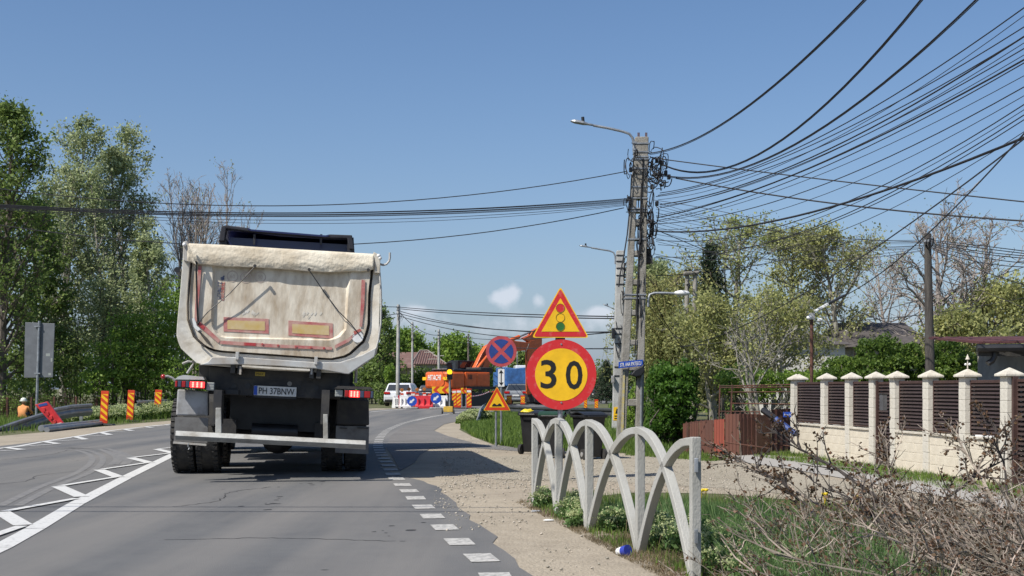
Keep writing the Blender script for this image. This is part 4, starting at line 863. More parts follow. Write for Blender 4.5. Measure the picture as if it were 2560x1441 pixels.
MB().tube([(XP(x) - oc_, -.1, ZP(y)) for x, y in [(1619, 768), (1619, 750), (1623, 738), (1634, 734), (1660, 734), (1685, 735)]], .028, 8).build('bracket_arm', m_steel, LC, smooth=True)
mb = MB(); c = (XP(1703) - oc_, -.1, ZP(734)); mb.ball(c, .15, (1.15, .5, .42), 8); mb.build('lamp_head', m_wht, LC, smooth=True)
# second pole, pale square concrete
Y2 = 33; o2 = XP(1542, Y2); P2 = thing('utility_pole', 'pale grey concrete utility pole with a yellow warning sticker, just left of the leaning pole', 'utility pole', (o2, Y2, 0))
quadbar('shaft', (1530, 1079), (1556, 1079), (1559, 628), (1541, 628), -.15, .15, m_conc_lt, P2, .015, o2, Y2)
for py in (640, 655, 672, 690, 712, 822, 836, 860, 918, 940): quadbar('steel_band', (1531 + (1079 - py) * .022, py + 1.3), (1561, py + 1.3), (1561, py - 1.3), (1531 + (1079 - py) * .022, py - 1.3), -.165, .165, m_black, P2, 0, o2, Y2)
tangle('cable_tangle', 1562, 680, 12, 30, 14, P2, Y2, o2); tangle('cable_tangle', 1557, 760, 8, 60, 10, P2, Y2, o2, ydep=.1); tangle('cable_tangle', 1542, 850, 8, 40, 5, P2, Y2, o2, ydep=.1)
quadbar('yellow_sticker', (1532, 1051), (1549, 1051), (1550, 1018), (1533, 1018), -.158, -.151, m_yel, P2, 0, o2, Y2)
quadbar('warning_symbol', (1537, 1034), (1546, 1034), (1543, 1022), (1540, 1022), -.163, -.159, m_blk, P2, 0, o2, Y2)
for py in (1040, 1046): quadbar('sticker_print', (1535, py + 1.5), (1547, py + 1.5), (1547, py - 1), (1535, py - 1), -.163, -.159, m_blk, P2, 0, o2, Y2)
quadbar('white_paint_band', (1530.5, 1076), (1553, 1076), (1554, 1054), (1531, 1054), -.157, -.151, m_conc_lt, P2, 0, o2, Y2)
quadbar('meter_box', (1528, 848), (1535, 848), (1535, 822), (1528, 822), -.3, -.1, m_black, P2, .01, o2, Y2)
quadbar('small_box', (1527, 958), (1534, 958), (1534, 940), (1527, 940), -.3, -.1, m_fend, P2, .01, o2, Y2)
LB = thing('street_lamp', 'smaller street lamp on a curved bracket on top of the pale second pole', 'street lamp', (o2, Y2 - .02, 0))
lamp_head(LB, [(1537, 662), (1537, 642), (1533, 633), (1524, 629), (1500, 625), (1477, 621)], Y2, o2, .022, sc=.66)
# lamps and poles farther down the road
def far_pole(px, top, w_px, Y, mat, label, lean=0, arms=()):
    o_ = XP(px, Y); r = thing('utility_pole', label, 'utility pole', (o_, Y, 0)); wd = w_px / 2 * Y / F
    MB().tube([(0, 0, 0), (lean * Y / F, 0, ZP(top, Y))], [wd * 1.15, wd * .85], 10).build('shaft', mat, r, smooth=True)
    for k in range(3): z = ZP(top + 6 + 8 * k, Y); MB().cyl((lean * Y / F, 0, z - .04), (lean * Y / F, 0, z + .04), wd * 1.15, n=8).build('band', m_steel, r)
    tangle('cable_tangle', px + 3 + lean, top + 30, 6, 14, 6, r, Y, o_, ydep=.1); return r
far_pole(994, 762, 9, 72, m_conc_lt, 'tall pale utility pole standing beyond the white car left of the roadworks', 2)
far_pole(1031, 805, 5.5, 84, m_conc_lt, 'thinner pale pole behind the barriers between the tall pole and the house roof', 0)
far_pole(1097, 824, 6.5, 92, m_conc_lt, 'pale pole rising in front of the brown house roof', 0)
far_pole(1171, 835, 5.5, 110, m_bark, 'dark wooden pole beyond the excavator cab', 0)
far_pole(1160, 850, 3, 120, m_conc_lt, 'thin pale pole left of the dark wooden pole beyond the excavator', 0)
far_pole(1263, 905, 4, 120, m_conc_lt, 'pale pole behind the blue truck seen right of the no stopping sign', 0)
far_pole(1293, 880, 3, 118, m_conc_lt, 'thin pale pole just left of the white lorry cab', 0)
for px, py, Y, lab in [(1536, 773, 60, 'upper of the small far street lamps left of the pale pole'), (1536, 824, 80, 'middle of the small far street lamps left of the pale pole'), (1536, 846, 100, 'lowest of the small far street lamps left of the pale pole')]:
    o_ = XP(1541, Y); r = thing('street_lamp', lab, 'street lamp', (o_, Y, 0), group='small street lamps along the road ahead')
    MB().cyl((0, 0, 0), (0, 0, ZP(py + 4, Y)), .08, n=8).build('post', m_conc_lt, r); L_ = 20 * 60 / Y
    lamp_head(r, [(1541, py + 3), (1536 - L_ * .1, py), (1536 - L_ * .45, py - 3)], Y, o_, .03, sc=.9 * 1)
# wooden pole right, brown lamp post, double concrete pole
YW = 24; oW = XP(2323, YW); PW = thing('utility_pole', 'dark tarred wooden pole standing behind the cream and brown fence', 'utility pole', (oW, YW, 0))
m_tar = M('tarred wood', (.042, .036, .034), .9, .4, 14, .8, col2=(.09, .08, .07), stretch=(1, 1, .12))
MB().tube([(XP(2329, YW) - oW, 0, 0), (XP(2325, YW) - oW, 0, ZP(930, YW)), (XP(2319, YW) - oW, 0, ZP(585, YW))], [.1, .095, .065], 14).build('shaft', m_tar, PW, smooth=True)
tangle('cable_tangle', 2318, 612, 9, 14, 8, PW, YW, oW, ydep=.1); MB().cyl((XP(2319, YW) - oW, 0, ZP(606, YW)), (XP(2319, YW) - oW, 0, ZP(600, YW)), .075, n=10).build('band', m_steel, PW)
YL = 23.0; oL = XP(2029, YL); PL = thing('garden_lamp', 'thin brown post with a solar street lamp and two white cameras behind the fence corner', 'lamp post', (oL, YL, 0))
MB().cyl((0, 0, 0), (0, 0, ZP(788, YL)), .032, n=10).build('post', m_rust, PL, smooth=True)
def pxb(name, pts, Y, o_, y0, y1, mat, par, bev=.005): return MB().prism([(XP(x, Y) - o_, ZP(y, Y)) for x, y in pts], y0, y1).build(name, mat, par, bevel=bev)
pxb('solar_lamp', [(2036, 776), (2038, 780), (2070, 764), (2068, 758)], YL, oL, -.08, .08, m_wht, PL); pxb('solar_panel', [(2069, 758), (2071, 764), (2113, 740), (2111, 736)], YL, oL, -.1, .1, m_black, PL)
pxb('mast_cap', [(2022, 800), (2036, 800), (2036, 783), (2024, 783)], YL, oL, -.05, .05, m_fend, PL)
for a, b_ in ((2021, 795), (2048, 801)):
    mb = MB(); mb.ball((XP(a, YL) - oL, -.06, ZP(b_, YL)), .045, (1.2, 1, .9), 6); mb.build('camera_head', m_wht, PL, smooth=True)
YD = 34; oD = XP(1729, YD); PD = thing('utility_pole', 'pair of concrete poles joined by a short crossbeam at the willow', 'utility pole', (oD, YD, 0))
MB().cyl((XP(1712, YD) - oD, 0, 0), (XP(1718, YD) - oD, 0, ZP(690, YD)), .08, .06, 12).build('shaft', m_conc, PD, smooth=True); MB().cyl((XP(1731, YD) - oD, 0, 0), (XP(1738, YD) - oD, 0, ZP(688, YD)), .08, .06, 12).build('shaft', m_conc, PD, smooth=True)
pxb('crossbeam', [(1708, 690), (1745, 687), (1748, 678), (1710, 680)], YD, oD, -.12, .12, m_conc, PD, .02)
for px in (1714, 1724, 1738, 1743): MB().cyl((XP(px, YD) - oD, 0, ZP(680, YD)), (XP(px, YD) - oD, 0, ZP(674, YD)), .035, n=8).build('insulator', m_black, PD)
tangle('cable_tangle', 1718, 715, 8, 10, 5, PD, YD, oD); pxb('equipment_frame', [(1740, 818), (1760, 818), (1760, 815), (1740, 815)], YD, oD, -.05, .05, m_steel, PD); pxb('equipment_frame', [(1740, 800), (1760, 800), (1760, 797), (1740, 797)], YD, oD, -.05, .05, m_steel, PD)
# ---------------------------------------------------------------- cables: each one an object
def wire(A, YA, B, YB, mid=None, r=.011, ext=1.0, label='', group=None, n=26, sag=None):
    a, b = at(*A, YA), at(*B, YB); d = b - a
    if mid:
        xm = (mid[0] - 1280) / F; t = (a.x - xm * a.y) / (xm * d.y - d.x); t = min(.92, max(.08, t)); p = a + d * t; zn = CH + (HOR - mid[1]) / F * p.y; sag = (p.z - zn) / (4 * t * (1 - t))
    pts = []
    for i in range(n + 1):
        t = ext * i / n; p = a + d * t; p.z -= 4 * sag * t * (1 - t); pts.append(p)
    o = MB().tube(pts, r, 5).build('overhead_cable', m_wire, None, fix=False); tag(o, label, 'cable', group); return o
# thick twisted lines rising out of the top of the picture
for k, (A, B, mid, lab) in enumerate([((1622, 384), (2160, 0), (1905, 238), 'thick twisted cable leaving the pole top, leftmost at the upper picture edge'), ((1648, 407), (2302, 0), (2040, 282), 'thick twisted cable, second from left at the upper picture edge'), ((1656, 438), (2440, 0), (2130, 268), 'thick twisted cable, third from left at the upper picture edge')]):
    wire(A, YP, B, 14, mid, .012, 1.25, lab)
    lab = 'thinner strand beside the ' + lab.split(',')[0].replace('thick twisted cable', 'thick cable') + ', ' + ['leftmost', 'second', 'third'][k]; wire((A[0] + 2, A[1] + 3), YP, (B[0] + 2, B[1] + 4), 13.9, (mid[0] + 1, mid[1] + 3), .007, 1.25, lab)
fan = [((1650, 483), (2560, 20), (2130, 300), .010), ((1645, 489), (2560, 68), (2120, 320), .009), ((1640, 492), (2560, 92), (2100, 345), .009), ((1650, 512), (2560, 92), (2150, 335), .013), ((1650, 520), (2560, 122), (2180, 330), .009),
       ((1642, 545), (2560, 150), (2160, 360), .014), ((1642, 552), (2560, 158), (2160, 372), .009), ((1640, 560), (2560, 218), (2150, 425), .009), ((1640, 600), (2560, 262), (2130, 500), .009), ((1640, 642), (2560, 288), (2150, 520), .009), ((1700, 630), (2560, 300), (2230, 490), .008)]
fan += [((1645, 500), (2560, 40), (2140, 318), .006), ((1650, 516), (2560, 108), (2170, 335), .006), ((1640, 540), (2560, 138), (2170, 352), .006), ((1640, 556), (2560, 190), (2150, 395), .006), ((1640, 575), (2560, 240), (2140, 455), .006), ((1645, 612), (2560, 275), (2200, 480), .006), ((1635, 635), (2560, 330), (2180, 545), .006)]
for A, B, mid, r in fan: wire(A, YP, B, 15, mid, r * .9, 1.3, 'black cable of the fan spreading from the leaning pole to the right picture edge', 'fan of cables rising to the right edge')
wire((1635, 578), YP, (2560, 345), 13, (2140, 500), .017, 1.2, 'thickest low cable curving from the pole up to the right picture edge')
wire((1645, 397), YP, (2560, 505), 20, (2050, 448), .012, 1.2, 'upper of two nearly level cables running right from the pole top')
wire((1690, 446), YP, (2560, 553), 20, (2150, 517), .015, 1.2, 'lower thick level cable running right from the cable tangle')
wire((2570, 340), 12, (1700, 868), 30, (2110, 672), .009, 1.0, 'long diagonal cable dropping from the right edge past the wooden pole to the double pole')
wire((2575, 318), 12, (2100, 745), 23, (2330, 575), .009, 1.0, 'diagonal cable ending near the solar lamp')
for k in range(12):
    y0 = 505 + 9 * k; y1 = 600 + 2.2 * k + (k % 3); wire((1640, y0), YP, (2317, y1), YW, (1980 + 8 * k, 578 + 6.5 * k + random.uniform(-9, 14)), .0045, 1.0, 'thin cable sagging between the leaning pole and the dark wooden pole', 'thin cables from the leaning pole to the wooden pole')
for k in range(7):
    wire((2321, 600 + 3 * k), YW, (2560, [628, 634, 640, 646, 658, 668, 712][k]), 17, (2430, [612, 618, 626, 631, 640, 652, 668][k]), .007, 1.25, 'thin cable running from the wooden pole to the right picture edge', 'thin cables right of the wooden pole')
for A, B, mid in [((1635, 645), (1745, 690), (1690, 655)), ((1628, 570), (2310, 842), (1980, 715)), ((1640, 690), (2140, 600), (1900, 662)), ((1625, 730), (1720, 880), (1660, 800)), ((1620, 760), (1712, 855), (1670, 822))]:
    wire(A, YP, B, 30, mid, .009, 1.0, 'thin cable drooping from the leaning pole towards the gardens', 'cables drooping to the gardens')
for A, B, mid in [((1700, 868), (2560, 668), (2150, 790)), ((1630, 500), (2560, 770), (2120, 610)), ((1990, 805), (2560, 745), (2280, 790))]:
    wire(A, 30, B, 24, mid, .007, 1.15, 'thin service cable crossing the garden trees', 'service cables across the gardens')
# to the left over the road
for A, B, mid, r, lab in [((1566, 429), (-20, 470), (700, 515), .010, 'single cable crossing the sky leftwards from the pole, uppermost'), ((1560, 520), (-20, 560), (880, 611), .010, 'lowest single cable passing behind the cab roof')]:
    wire(A, YP, B, 24, mid, r, 1.15, lab)
for k in range(8):
    wire((1568, 497 + 2.4 * k), YP, (-20, 511 + 1.5 * k), 23, (820 - 20 * k, 532 + [0, 1.5, 5, 6.5, 9, 10.5, 19, 27][k]), [.010, .006, .009, .006, .007, .005, .006, .005][k], 1.15, 'black cable of the dense bundle crossing over the road to the left', 'bundle of cables crossing over the road')
# far lines
for A, B, YA, YB, mid in [((995, 768), (1541, 792), 72, 36, (1250, 784)), ((996, 772), (1541, 797), 72, 36, (1250, 790)), ((995, 777), (1325, 830), 72, 60, (1150, 812)), ((995, 783), (1541, 830), 72, 36, (1270, 826)), ((998, 790), (1300, 845), 72, 60, (1120, 822)), ((1000, 782), (1097, 838), 72, 92, (1050, 826)), ((1100, 836), (1165, 858), 92, 110, (1125, 850)),
                          ((994, 768), (700, 757), 72, 60, (850, 764)), ((994, 785), (700, 790), 72, 60, (850, 795)), ((1171, 845), (1540, 830), 110, 36, (1350, 846)), ((1171, 862), (1541, 872), 110, 36, (1380, 872))]:
    wire(A, YA, B, YB, mid, .02, 1.0, 'thin cable strung between the distant roadside poles', 'cables between the distant poles')

# two service cables passing over the road just above the camera's view: their thin shadows cross the lane
for dy, lab in ((0, 'service cable crossing high over the lane, nearer one'), (.45, 'service cable crossing high over the lane, farther one')):
    pts = [Vector((-14 + 28 * k / 20, 8.3 + dy + .02 * k, 6.3 - .9 * 4 * (k / 20) * (1 - k / 20) * .6)) for k in range(21)]; tag(MB().tube(pts, .02, 5).build('overhead_cable', m_wire, None, fix=False), lab, 'cable')
# ---------------------------------------------------------------- roadworks
m_ds_y = m_yel
def stripes(parent, x0, x1, z0, z1, y, rows, slope=1, mats=None):
    """diagonal bands clipped to the board, each a thin slanted plate"""
    w_ = x1 - x0; h = (z1 - z0) / rows; 
    for k in range(-1, rows + 1):
        za = z0 + h * k; pts = []
        lo = za; dz = w_ * .8 * slope
        q = [(x0, lo), (x1, lo + dz), (x1, lo + dz + h * .5), (x0, lo + h * .5)]
        q = [(p[0], min(z1, max(z0, p[1]))) for p in q]
        if abs(q[0][1] - q[3][1]) + abs(q[1][1] - q[2][1]) < .01: continue
        qq = []
        for p in q:
            if not qq or (Vector(p) - Vector(qq[-1])).length > 1e-4: qq.append(p)
        if len(qq) >= 3: plate('red_stripe', qq, y, m_stripe_r, parent, .003)
def delineator(px, py, top, Y, label, group, slope=-1, tilt=0, lamp_=False, white=False, wpx=None, base=True, rz=0):
    p = at(px, py, Y); h = (py - top) * Y / F; wd = (wpx or 17) * Y / F
    r = thing('striped_delineator', label, 'delineator', (p.x, Y, 0), rz, group); r.rotation_euler = (0, R(tilt), rz)
    z0 = .08
    bd = MB().prism(rpoly([(-wd / 2, z0), (wd / 2, z0), (wd / 2, h), (-wd / 2, h)], .02), -.02, .02).build('board', m_stripe_r, r, bevel=.004)
    plate('yellow_field', [(-wd * .42, z0 + .08), (wd * .42, z0 + .08), (wd * .42, h - .1), (-wd * .42, h - .1)], -.021, m_yel, bd, .002)
    stripes(bd, -wd * .42, wd * .42, z0 + .08, h - .1, -.024, 4 if h > .9 else 3, slope)
    if white: plate('white_band', [(-wd * .42, h - .22), (wd * .42, h - .22), (wd * .42, h - .1), (-wd * .42, h - .1)], -.03, m_wht, bd, .002)
    if base: MB().box(-wd * .6, wd * 1.4, -.14, .14, 0, .07).build('rubber_foot', m_black, r, bevel=.02)
    if lamp_:
        MB().cyl((0, .0, h), (0, 0, h + .1), .02, n=8).build('lamp_stem', m_black, r); mb = MB(); mb.cyl((0, -.05, h + .2), (0, .05, h + .2), .11, n=16); mb.build('amber_lamp', M('amber lamp lens', (.45, .16, .03), .3, coat=.4), r, bevel=.02)
    return r
lb = 'delineators on the left verge'
delineator(259, 1066, 979, 38, 'nearest of the three striped delineators standing on the left verge', lb, -1, 2.5, wpx=19)
delineator(324, 1056, 976, 42, 'middle one of the three striped delineators standing on the left verge', lb, -1, 3.5, wpx=17)
delineator(392, 1046, 975, 47.5, 'farthest of the three striped delineators on the left verge, beside the truck', lb, -1, 4, wpx=17)
# fallen delineator leaning on the guardrail, seen from its red back
p = at(152, 1078, 35); FD = thing('fallen_delineator', 'knocked over red delineator leaning back against the crumpled guardrail', 'delineator', (p.x, 35, .0))
m_redp = M('red plastic', (.62, .03, .035), .4, .2, 5, coat=.2)
q = lambda L_, y0, y1, mt, nm, par=None: MB().prism([(XP(x, 35) - p.x, ZP(y, 35)) for x, y in L_], y0, y1).build(nm, mt, par or FD, bevel=.006)
bk = q([(88, 1012), (120, 1004), (163, 1062), (138, 1067)], -.04, .04, m_redp, 'board'); q([(96, 1012), (118, 1007), (121, 1013), (100, 1018)], -.05, -.041, m_fb, 'reflector', bk); q([(138, 1060), (155, 1057), (157, 1062), (142, 1065)], -.05, -.041, m_wht, 'reflector', bk)
for k in range(4): q([(104 + 10 * k, 1018 + 11 * k), (114 + 9 * k, 1020 + 10 * k), (116 + 9 * k, 1030 + 9 * k), (110 + 9 * k, 1030 + 10 * k)], -.07, -.041, m_redp, 'back_rib', bk)
q([(142, 1067), (158, 1062), (172, 1075), (150, 1078)], -.08, .08, m_black, 'rubber_foot')
# guardrails
m_rail = M('dull galvanised rail', (.30, .31, .32), .45, .3, 3, .05, .4, col2=(.20, .205, .21))
def wbeam(name, path, label, posts=(), group=None, hh=.31, mat=None, face=1):
    """W-profile beam along world points (x,y,ztop)"""
    r = thing(name, label, 'guardrail', tuple(path[0][:2]) + (0,), 0, group); o_ = Vector((path[0][0], path[0][1], 0)); prof = [(0, 0), (.05, -.03), (.05, -.09), (0, -.14), (0, -.17), (.05, -.22), (.05, -.28), (0, -hh)]
    P = [Vector(p_) for p_ in path]; vs = []
    for i, c in enumerate(P):
        d = (P[min(i + 1, len(P) - 1)] - P[max(0, i - 1)]); d.z = 0; d.normalize(); nn = Vector((d.y, -d.x, 0)) * face
        for off, z in prof: vs.append(c - o_ + nn * off + Vector((0, 0, z)))
    k = len(prof); mb = MB(); mb.add(vs, [(i * k + j, i * k + j + 1, (i + 1) * k + j + 1, (i + 1) * k + j) for i in range(len(P) - 1) for j in range(k - 1)]); o = mb.build('rail', mat or m_rail, r); sm_ = o.modifiers.new('s', 'SOLIDIFY'); sm_.thickness = .012
    for x, y, h in posts: MB().box(x - o_.x - .05, x - o_.x + .05, y - o_.y + .08, y - o_.y + .14, 0, h).build('post', mat or m_rail, r)
    return r
def W(px, py, Y): v_ = at(px, py, Y); return (v_.x, v_.y, v_.z)
wbeam('guardrail', [W(-160, 1108, 29), W(-60, 1085, 31), W(0, 1066, 33), W(60, 1046, 34.5), W(105, 1032, 35.5), W(140, 1019, 36.5), W(180, 1012, 38), W(228, 1009, 40)], 'bent guardrail sinking into the ground at the left picture edge', hh=.40, posts=[(W(200, 0, 39)[0], 39, .55), (W(100, 0, 35.6)[0], 35.6, .35)])
wbeam('guardrail', [W(340, 1003, 45.5), W(395, 1000, 50), W(440, 997, 54), W(520, 992, 62), W(700, 986, 80)], 'straight guardrail behind the farther delineators, running behind the truck', [(W(352, 0, 46.5)[0], 46.5, .7), (W(420, 0, 52)[0], 52, .7)])
p0 = W(103, 1082, 32.6); p1 = W(250, 1062, 38.5); mb = MB(); mb.tube([(p0[0], p0[1], .10), (p1[0], p1[1], .10)], .09, 10); mb.tube([(p0[0] + .25, p0[1] - .25, .07), (p1[0] + .2, p1[1] - .4, .07)], .075, 10)
o = mb.build('loose_rail', m_rail, None, smooth=True); tag(o, 'dismounted guardrail beam lying on the dirt below the delineators', 'rail')
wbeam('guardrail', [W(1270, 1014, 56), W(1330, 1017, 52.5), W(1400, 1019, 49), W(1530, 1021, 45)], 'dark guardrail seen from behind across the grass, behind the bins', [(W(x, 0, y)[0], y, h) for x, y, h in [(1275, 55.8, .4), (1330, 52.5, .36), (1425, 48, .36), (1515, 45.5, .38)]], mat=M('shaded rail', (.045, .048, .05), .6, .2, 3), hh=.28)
ge = wbeam('guardrail_end', [W(1216, 1009, 46), W(1210, 1012, 43.8), W(1203, 1022, 42), W(1197, 1042, 40.6), (W(1192, 1060, 40)[0], 40, .08)], 'pale curved end piece of a guardrail in the grass corner', hh=.26)
# rusty mesh fence behind the left guardrail
RF = thing('mesh_fence', 'low wire mesh fence on rusty posts along the tree line at left', 'fence', (-20.5, 42, 0))
for k in range(14):
    x = k * .42; y = k * 1.25; MB().box(x - .035, x + .035, y - .035, y + .035, 0, .84).build('fence_post', m_rust, RF)
mb = MB()
for z in np.arange(.1, .82, .1): mb.tube([(0, 0, z), (5.46, 16.25, z)], .006, 4)
for k in range(120):
    t = k / 119; mb.tube([(5.46 * t, 16.25 * t, .05), (5.46 * t, 16.25 * t, .8)], .005, 4)
mb.build('wire_mesh', m_rust, RF, kind='stuff')
# water filled barriers
m_bred = M('red barrier plastic', (.66, .03, .04), .4, .2, 4, coat=.15); m_bwht = M('white barrier plastic', (.74, .74, .73), .45, .12, 4)
def barrier(px, py, Y, Lm, rz, mats, label):
    p = at(px, py, Y); r = thing('water_barrier', label, 'barrier', (p.x, Y, .01), rz, 'red and white water barriers'); n_ = len(mats)
    for k, mt in enumerate(mats):
        x0 = -Lm / 2 + Lm * k / n_; x1 = x0 + Lm / n_
        prof = [(-.26, 0), (-.26, .14), (-.16, .26), (-.1, .62), (-.09, .74), (.09, .74), (.1, .62), (.16, .26), (.26, .14), (.26, 0)]
        MB().prism(prof, x0, x1, ax='x').build('shell', mt, r, bevel=.02)
        for j in range(3): xx = x0 + (x1 - x0) * (j + .5) / 3; MB().box(xx - .03, xx + .03, -.24, -.1, .12, .6).build('rib', mt, r, bevel=.02)
        MB().box(x0 + .08, x0 + .2, -.262, -.2, .0, .08).build('fork_slot', m_black, r); MB().box(x1 - .2, x1 - .08, -.262, -.2, .0, .08).build('fork_slot', m_black, r)
barrier(994, 1020, 70, .55, R(25), [m_bwht, m_bred], 'leftmost water barrier, half white and half red, below the amber lamps')
barrier(1014, 1021, 69.6, .68, R(0), [m_bwht], 'white water barrier left behind the first blue arrow sign')
barrier(1061, 1022, 69, 1.0, R(0), [m_bred], 'red water barrier standing between the two blue arrow signs')
barrier(1101, 1023, 69.5, .85, R(0), [m_bwht], 'white water barrier between the second blue arrow sign and the traffic light')
dg = 'delineators around the roadworks'
for px, py, top, Y, wd, lm, lab in [(996, 1008, 969, 72, 12, 1, 'delineator with amber lamp standing above the leftmost water barrier'), (1005, 1006, 971, 74, 8, 1, 'narrow delineator with amber lamp just right of the leftmost one'), (1022.5, 1008, 970, 72.5, 8, 1, 'delineator with amber lamp above the white water barrier'), (1032.5, 1008, 968, 71.5, 11, 0, 'wide delineator without lamp above the first blue arrow sign'),
                                    (1043, 1008, 971, 72, 9, 1, 'delineator with amber lamp right of the wide lampless one'), (1061, 1008, 970, 72, 9, 1, 'delineator with amber lamp above the red water barrier'), (1074.5, 1008, 973, 72.5, 9, 0, 'short delineator left behind the second blue arrow sign'),
                                    (1135.5, 1021, 972, 69, 11, 0, 'delineator immediately right of the portable traffic light'), (1147, 1022, 972, 68.6, 12, 0, 'middle delineator of the three right of the traffic light'), (1172.5, 1023, 972, 68.2, 13, 0, 'rightmost delineator of the three right of the traffic light')]:
    delineator(px, py, top, Y, lab, dg, 1, 0, bool(lm), True, wd, base=px > 1100)
for px, py, top, Y, wd, lab in [(1226, 1008, 984, 84, 10, 'small delineator half hidden behind the uneven road triangle'), (1273, 1009, 984, 82, 13, 'small chevron delineator in front of the silver car'), (1307, 1009, 984, 82, 11, 'small chevron delineator left behind the big 30 sign'), (1464, 1036, 1003, 60, 8, 'delineator seen under the big 30 sign on its right side, nearer the sign'), (1491, 1038, 1006, 59, 9, 'delineator seen right of the big 30 sign over the dark guardrail')]:
    delineator(px, py, top, Y, lab, dg, 1 if px < 1270 else -1, 0, False, False, wd)
# chevron boards
def chevron_board(px0, px1, py0, py1, Y, n_, label):
    c = at((px0 + px1) / 2, 0, Y); r = thing('chevron_board', label, 'road sign', (c.x, Y, 0)); s_ = Y / F; w_ = (px1 - px0) * s_; z0, z1 = CH + (HOR - py1) * s_, CH + (HOR - py0) * s_; zm = (z0 + z1) / 2
    b_ = MB().box(-w_ / 2, w_ / 2, -.02, .02, z0, z1).build('board', m_yel, r); st = w_ / n_; tk = st * .5
    for k in range(n_):
        x = -w_ / 2 + st * k + st * .12; hz_ = (z1 - z0) / 2; plate('chevron', [(x, zm), (x + st * .4, z1), (x + st * .4 + tk * .85, z1), (x + tk * .85, zm), (x + st * .4 + tk * .85, z0), (x + st * .4, z0)], -.021, m_stripe_r, b_, .003)
    for sx in (-.35, .35): MB().box(w_ * sx - .03, w_ * sx + .03, .02, .06, 0, z1).build('leg', m_steel, r)
chevron_board(1080, 1123, 967, 984, 71, 2, 'yellow board with red left-pointing chevrons in front of the excavator')
chevron_board(1152, 1167, 970, 984, 70, 1, 'small chevron board between the striped delineators right of the traffic light')
# blue arrow signs
for px, py, rad, Y, lab in [(1030, 1003.5, 12.5, 67.5, 'lower left blue round sign with white arrow pointing down left'), (1090, 996, 13.6, 67, 'upper right blue round sign with white arrow pointing down left')]:
    c = at(px, 0, Y); r = thing('arrow_sign', lab, 'road sign', (c.x, Y, .01), 0, 'blue arrow signs at the roadworks'); s_ = Y / F; zc = CH + (HOR - py) * s_; rr = rad * s_
    d = MB().prism(circ(0, zc, rr, 36), -.015, .015).build('blue_disc', m_blue, r); e = Vector((-.77, -.64)); f = Vector((.64, -.77)); tip = e * rr * .68
    pts = [tip, tip - e * rr * .62 + f * rr * .42, tip - e * rr * .48 + f * rr * .17, tip - e * rr * 1.25 + f * rr * .17, tip - e * rr * 1.25 - f * rr * .17, tip - e * rr * .48 - f * rr * .17, tip - e * rr * .62 - f * rr * .42]
    plate('white_arrow', [(a.x, zc + a.y) for a in pts], -.016, m_wht, d, .003); MB().cyl((0, .03, 0), (0, .03, zc), .03, n=8).build('post', m_steel, r); MB().box(-.35, .35, -.2, .2, 0, .1).build('rubber_foot', m_fend, r, bevel=.03)
# portable traffic light
YT = 55; c = at(1126, 0, YT); TL = thing('traffic_light', 'portable traffic light showing amber on a yellow battery box', 'traffic light', (c.x - .03, YT, .01)); s_ = YT / F; z = lambda py: CH + (HOR - py) * s_
MB().cyl((0, 0, .2), (0, 0, z(950)), .045, n=12).build('mast', m_steel, TL, smooth=True)
hd = MB().prism(rpoly([(-.13, z(950)), (.13, z(950)), (.13, z(906)), (-.13, z(906))], .05), -.09, .09).build('head', m_black, TL, bevel=.015)
m_amb = M('lit amber lens', (.9, .55, .02), .4, emit=((1, .50, .01), 1.6))
for py, mt in ((915, M('dim red lens', (.06, .012, .012), .3)), (931, m_amb), (943, M('dim green lens', (.03, .035, .03), .3))):
    MB().cyl((0, -.09, z(py)), (0, -.115, z(py)), .12, n=24).build('lens', mt, hd)
    mb = MB(); K = 14; A = [(.135 * math.cos(a), z(py) + .135 * math.sin(a)) for a in np.linspace(0, math.pi, K)]; B_ = [(.122 * math.cos(a), z(py) + .122 * math.sin(a)) for a in np.linspace(math.pi, 0, K)]; mb.prism(A + B_, -.23, -.09); mb.build('visor', m_black, hd)
MB().box(-.28, .15, -.2, .2, .08, z(1017)).build('battery_box', M('worn yellow box', (.68, .42, .03), .5, .25, 5, col2=(.45, .30, .08)), TL, bevel=.02)
MB().box(-.2, -.04, .05, .25, z(1017), z(1004)).build('control_box', m_black, TL, bevel=.01); MB().box(.09, .17, -.1, .25, .05, z(1002)).build('frame_side', m_black, TL)
for sx in (-.33, .2): w_ = MB(); w_.cyl((sx - .03, -.16, .1), (sx + .03, -.16, .1), .1, n=16); w_.build('wheel', m_rubber, TL, smooth=True)
# tape
mb = MB(); m_tr = m_bred
for k in range(22):
    t0 = k / 22; t1 = (k + 1) / 22; g_ = lambda t: tuple(at(1178 + 46 * t, 991 - 12 * t + 10 * t * (1 - t) * 1.2, 70 + 4 * t))
    mb.tube([g_(t0), g_(t1)], .03, 4, mi=k % 2)
tag(mb.build('barrier_tape', [m_wht, m_bred], None), 'red and white tape strung in front of the excavator tracks', 'tape')
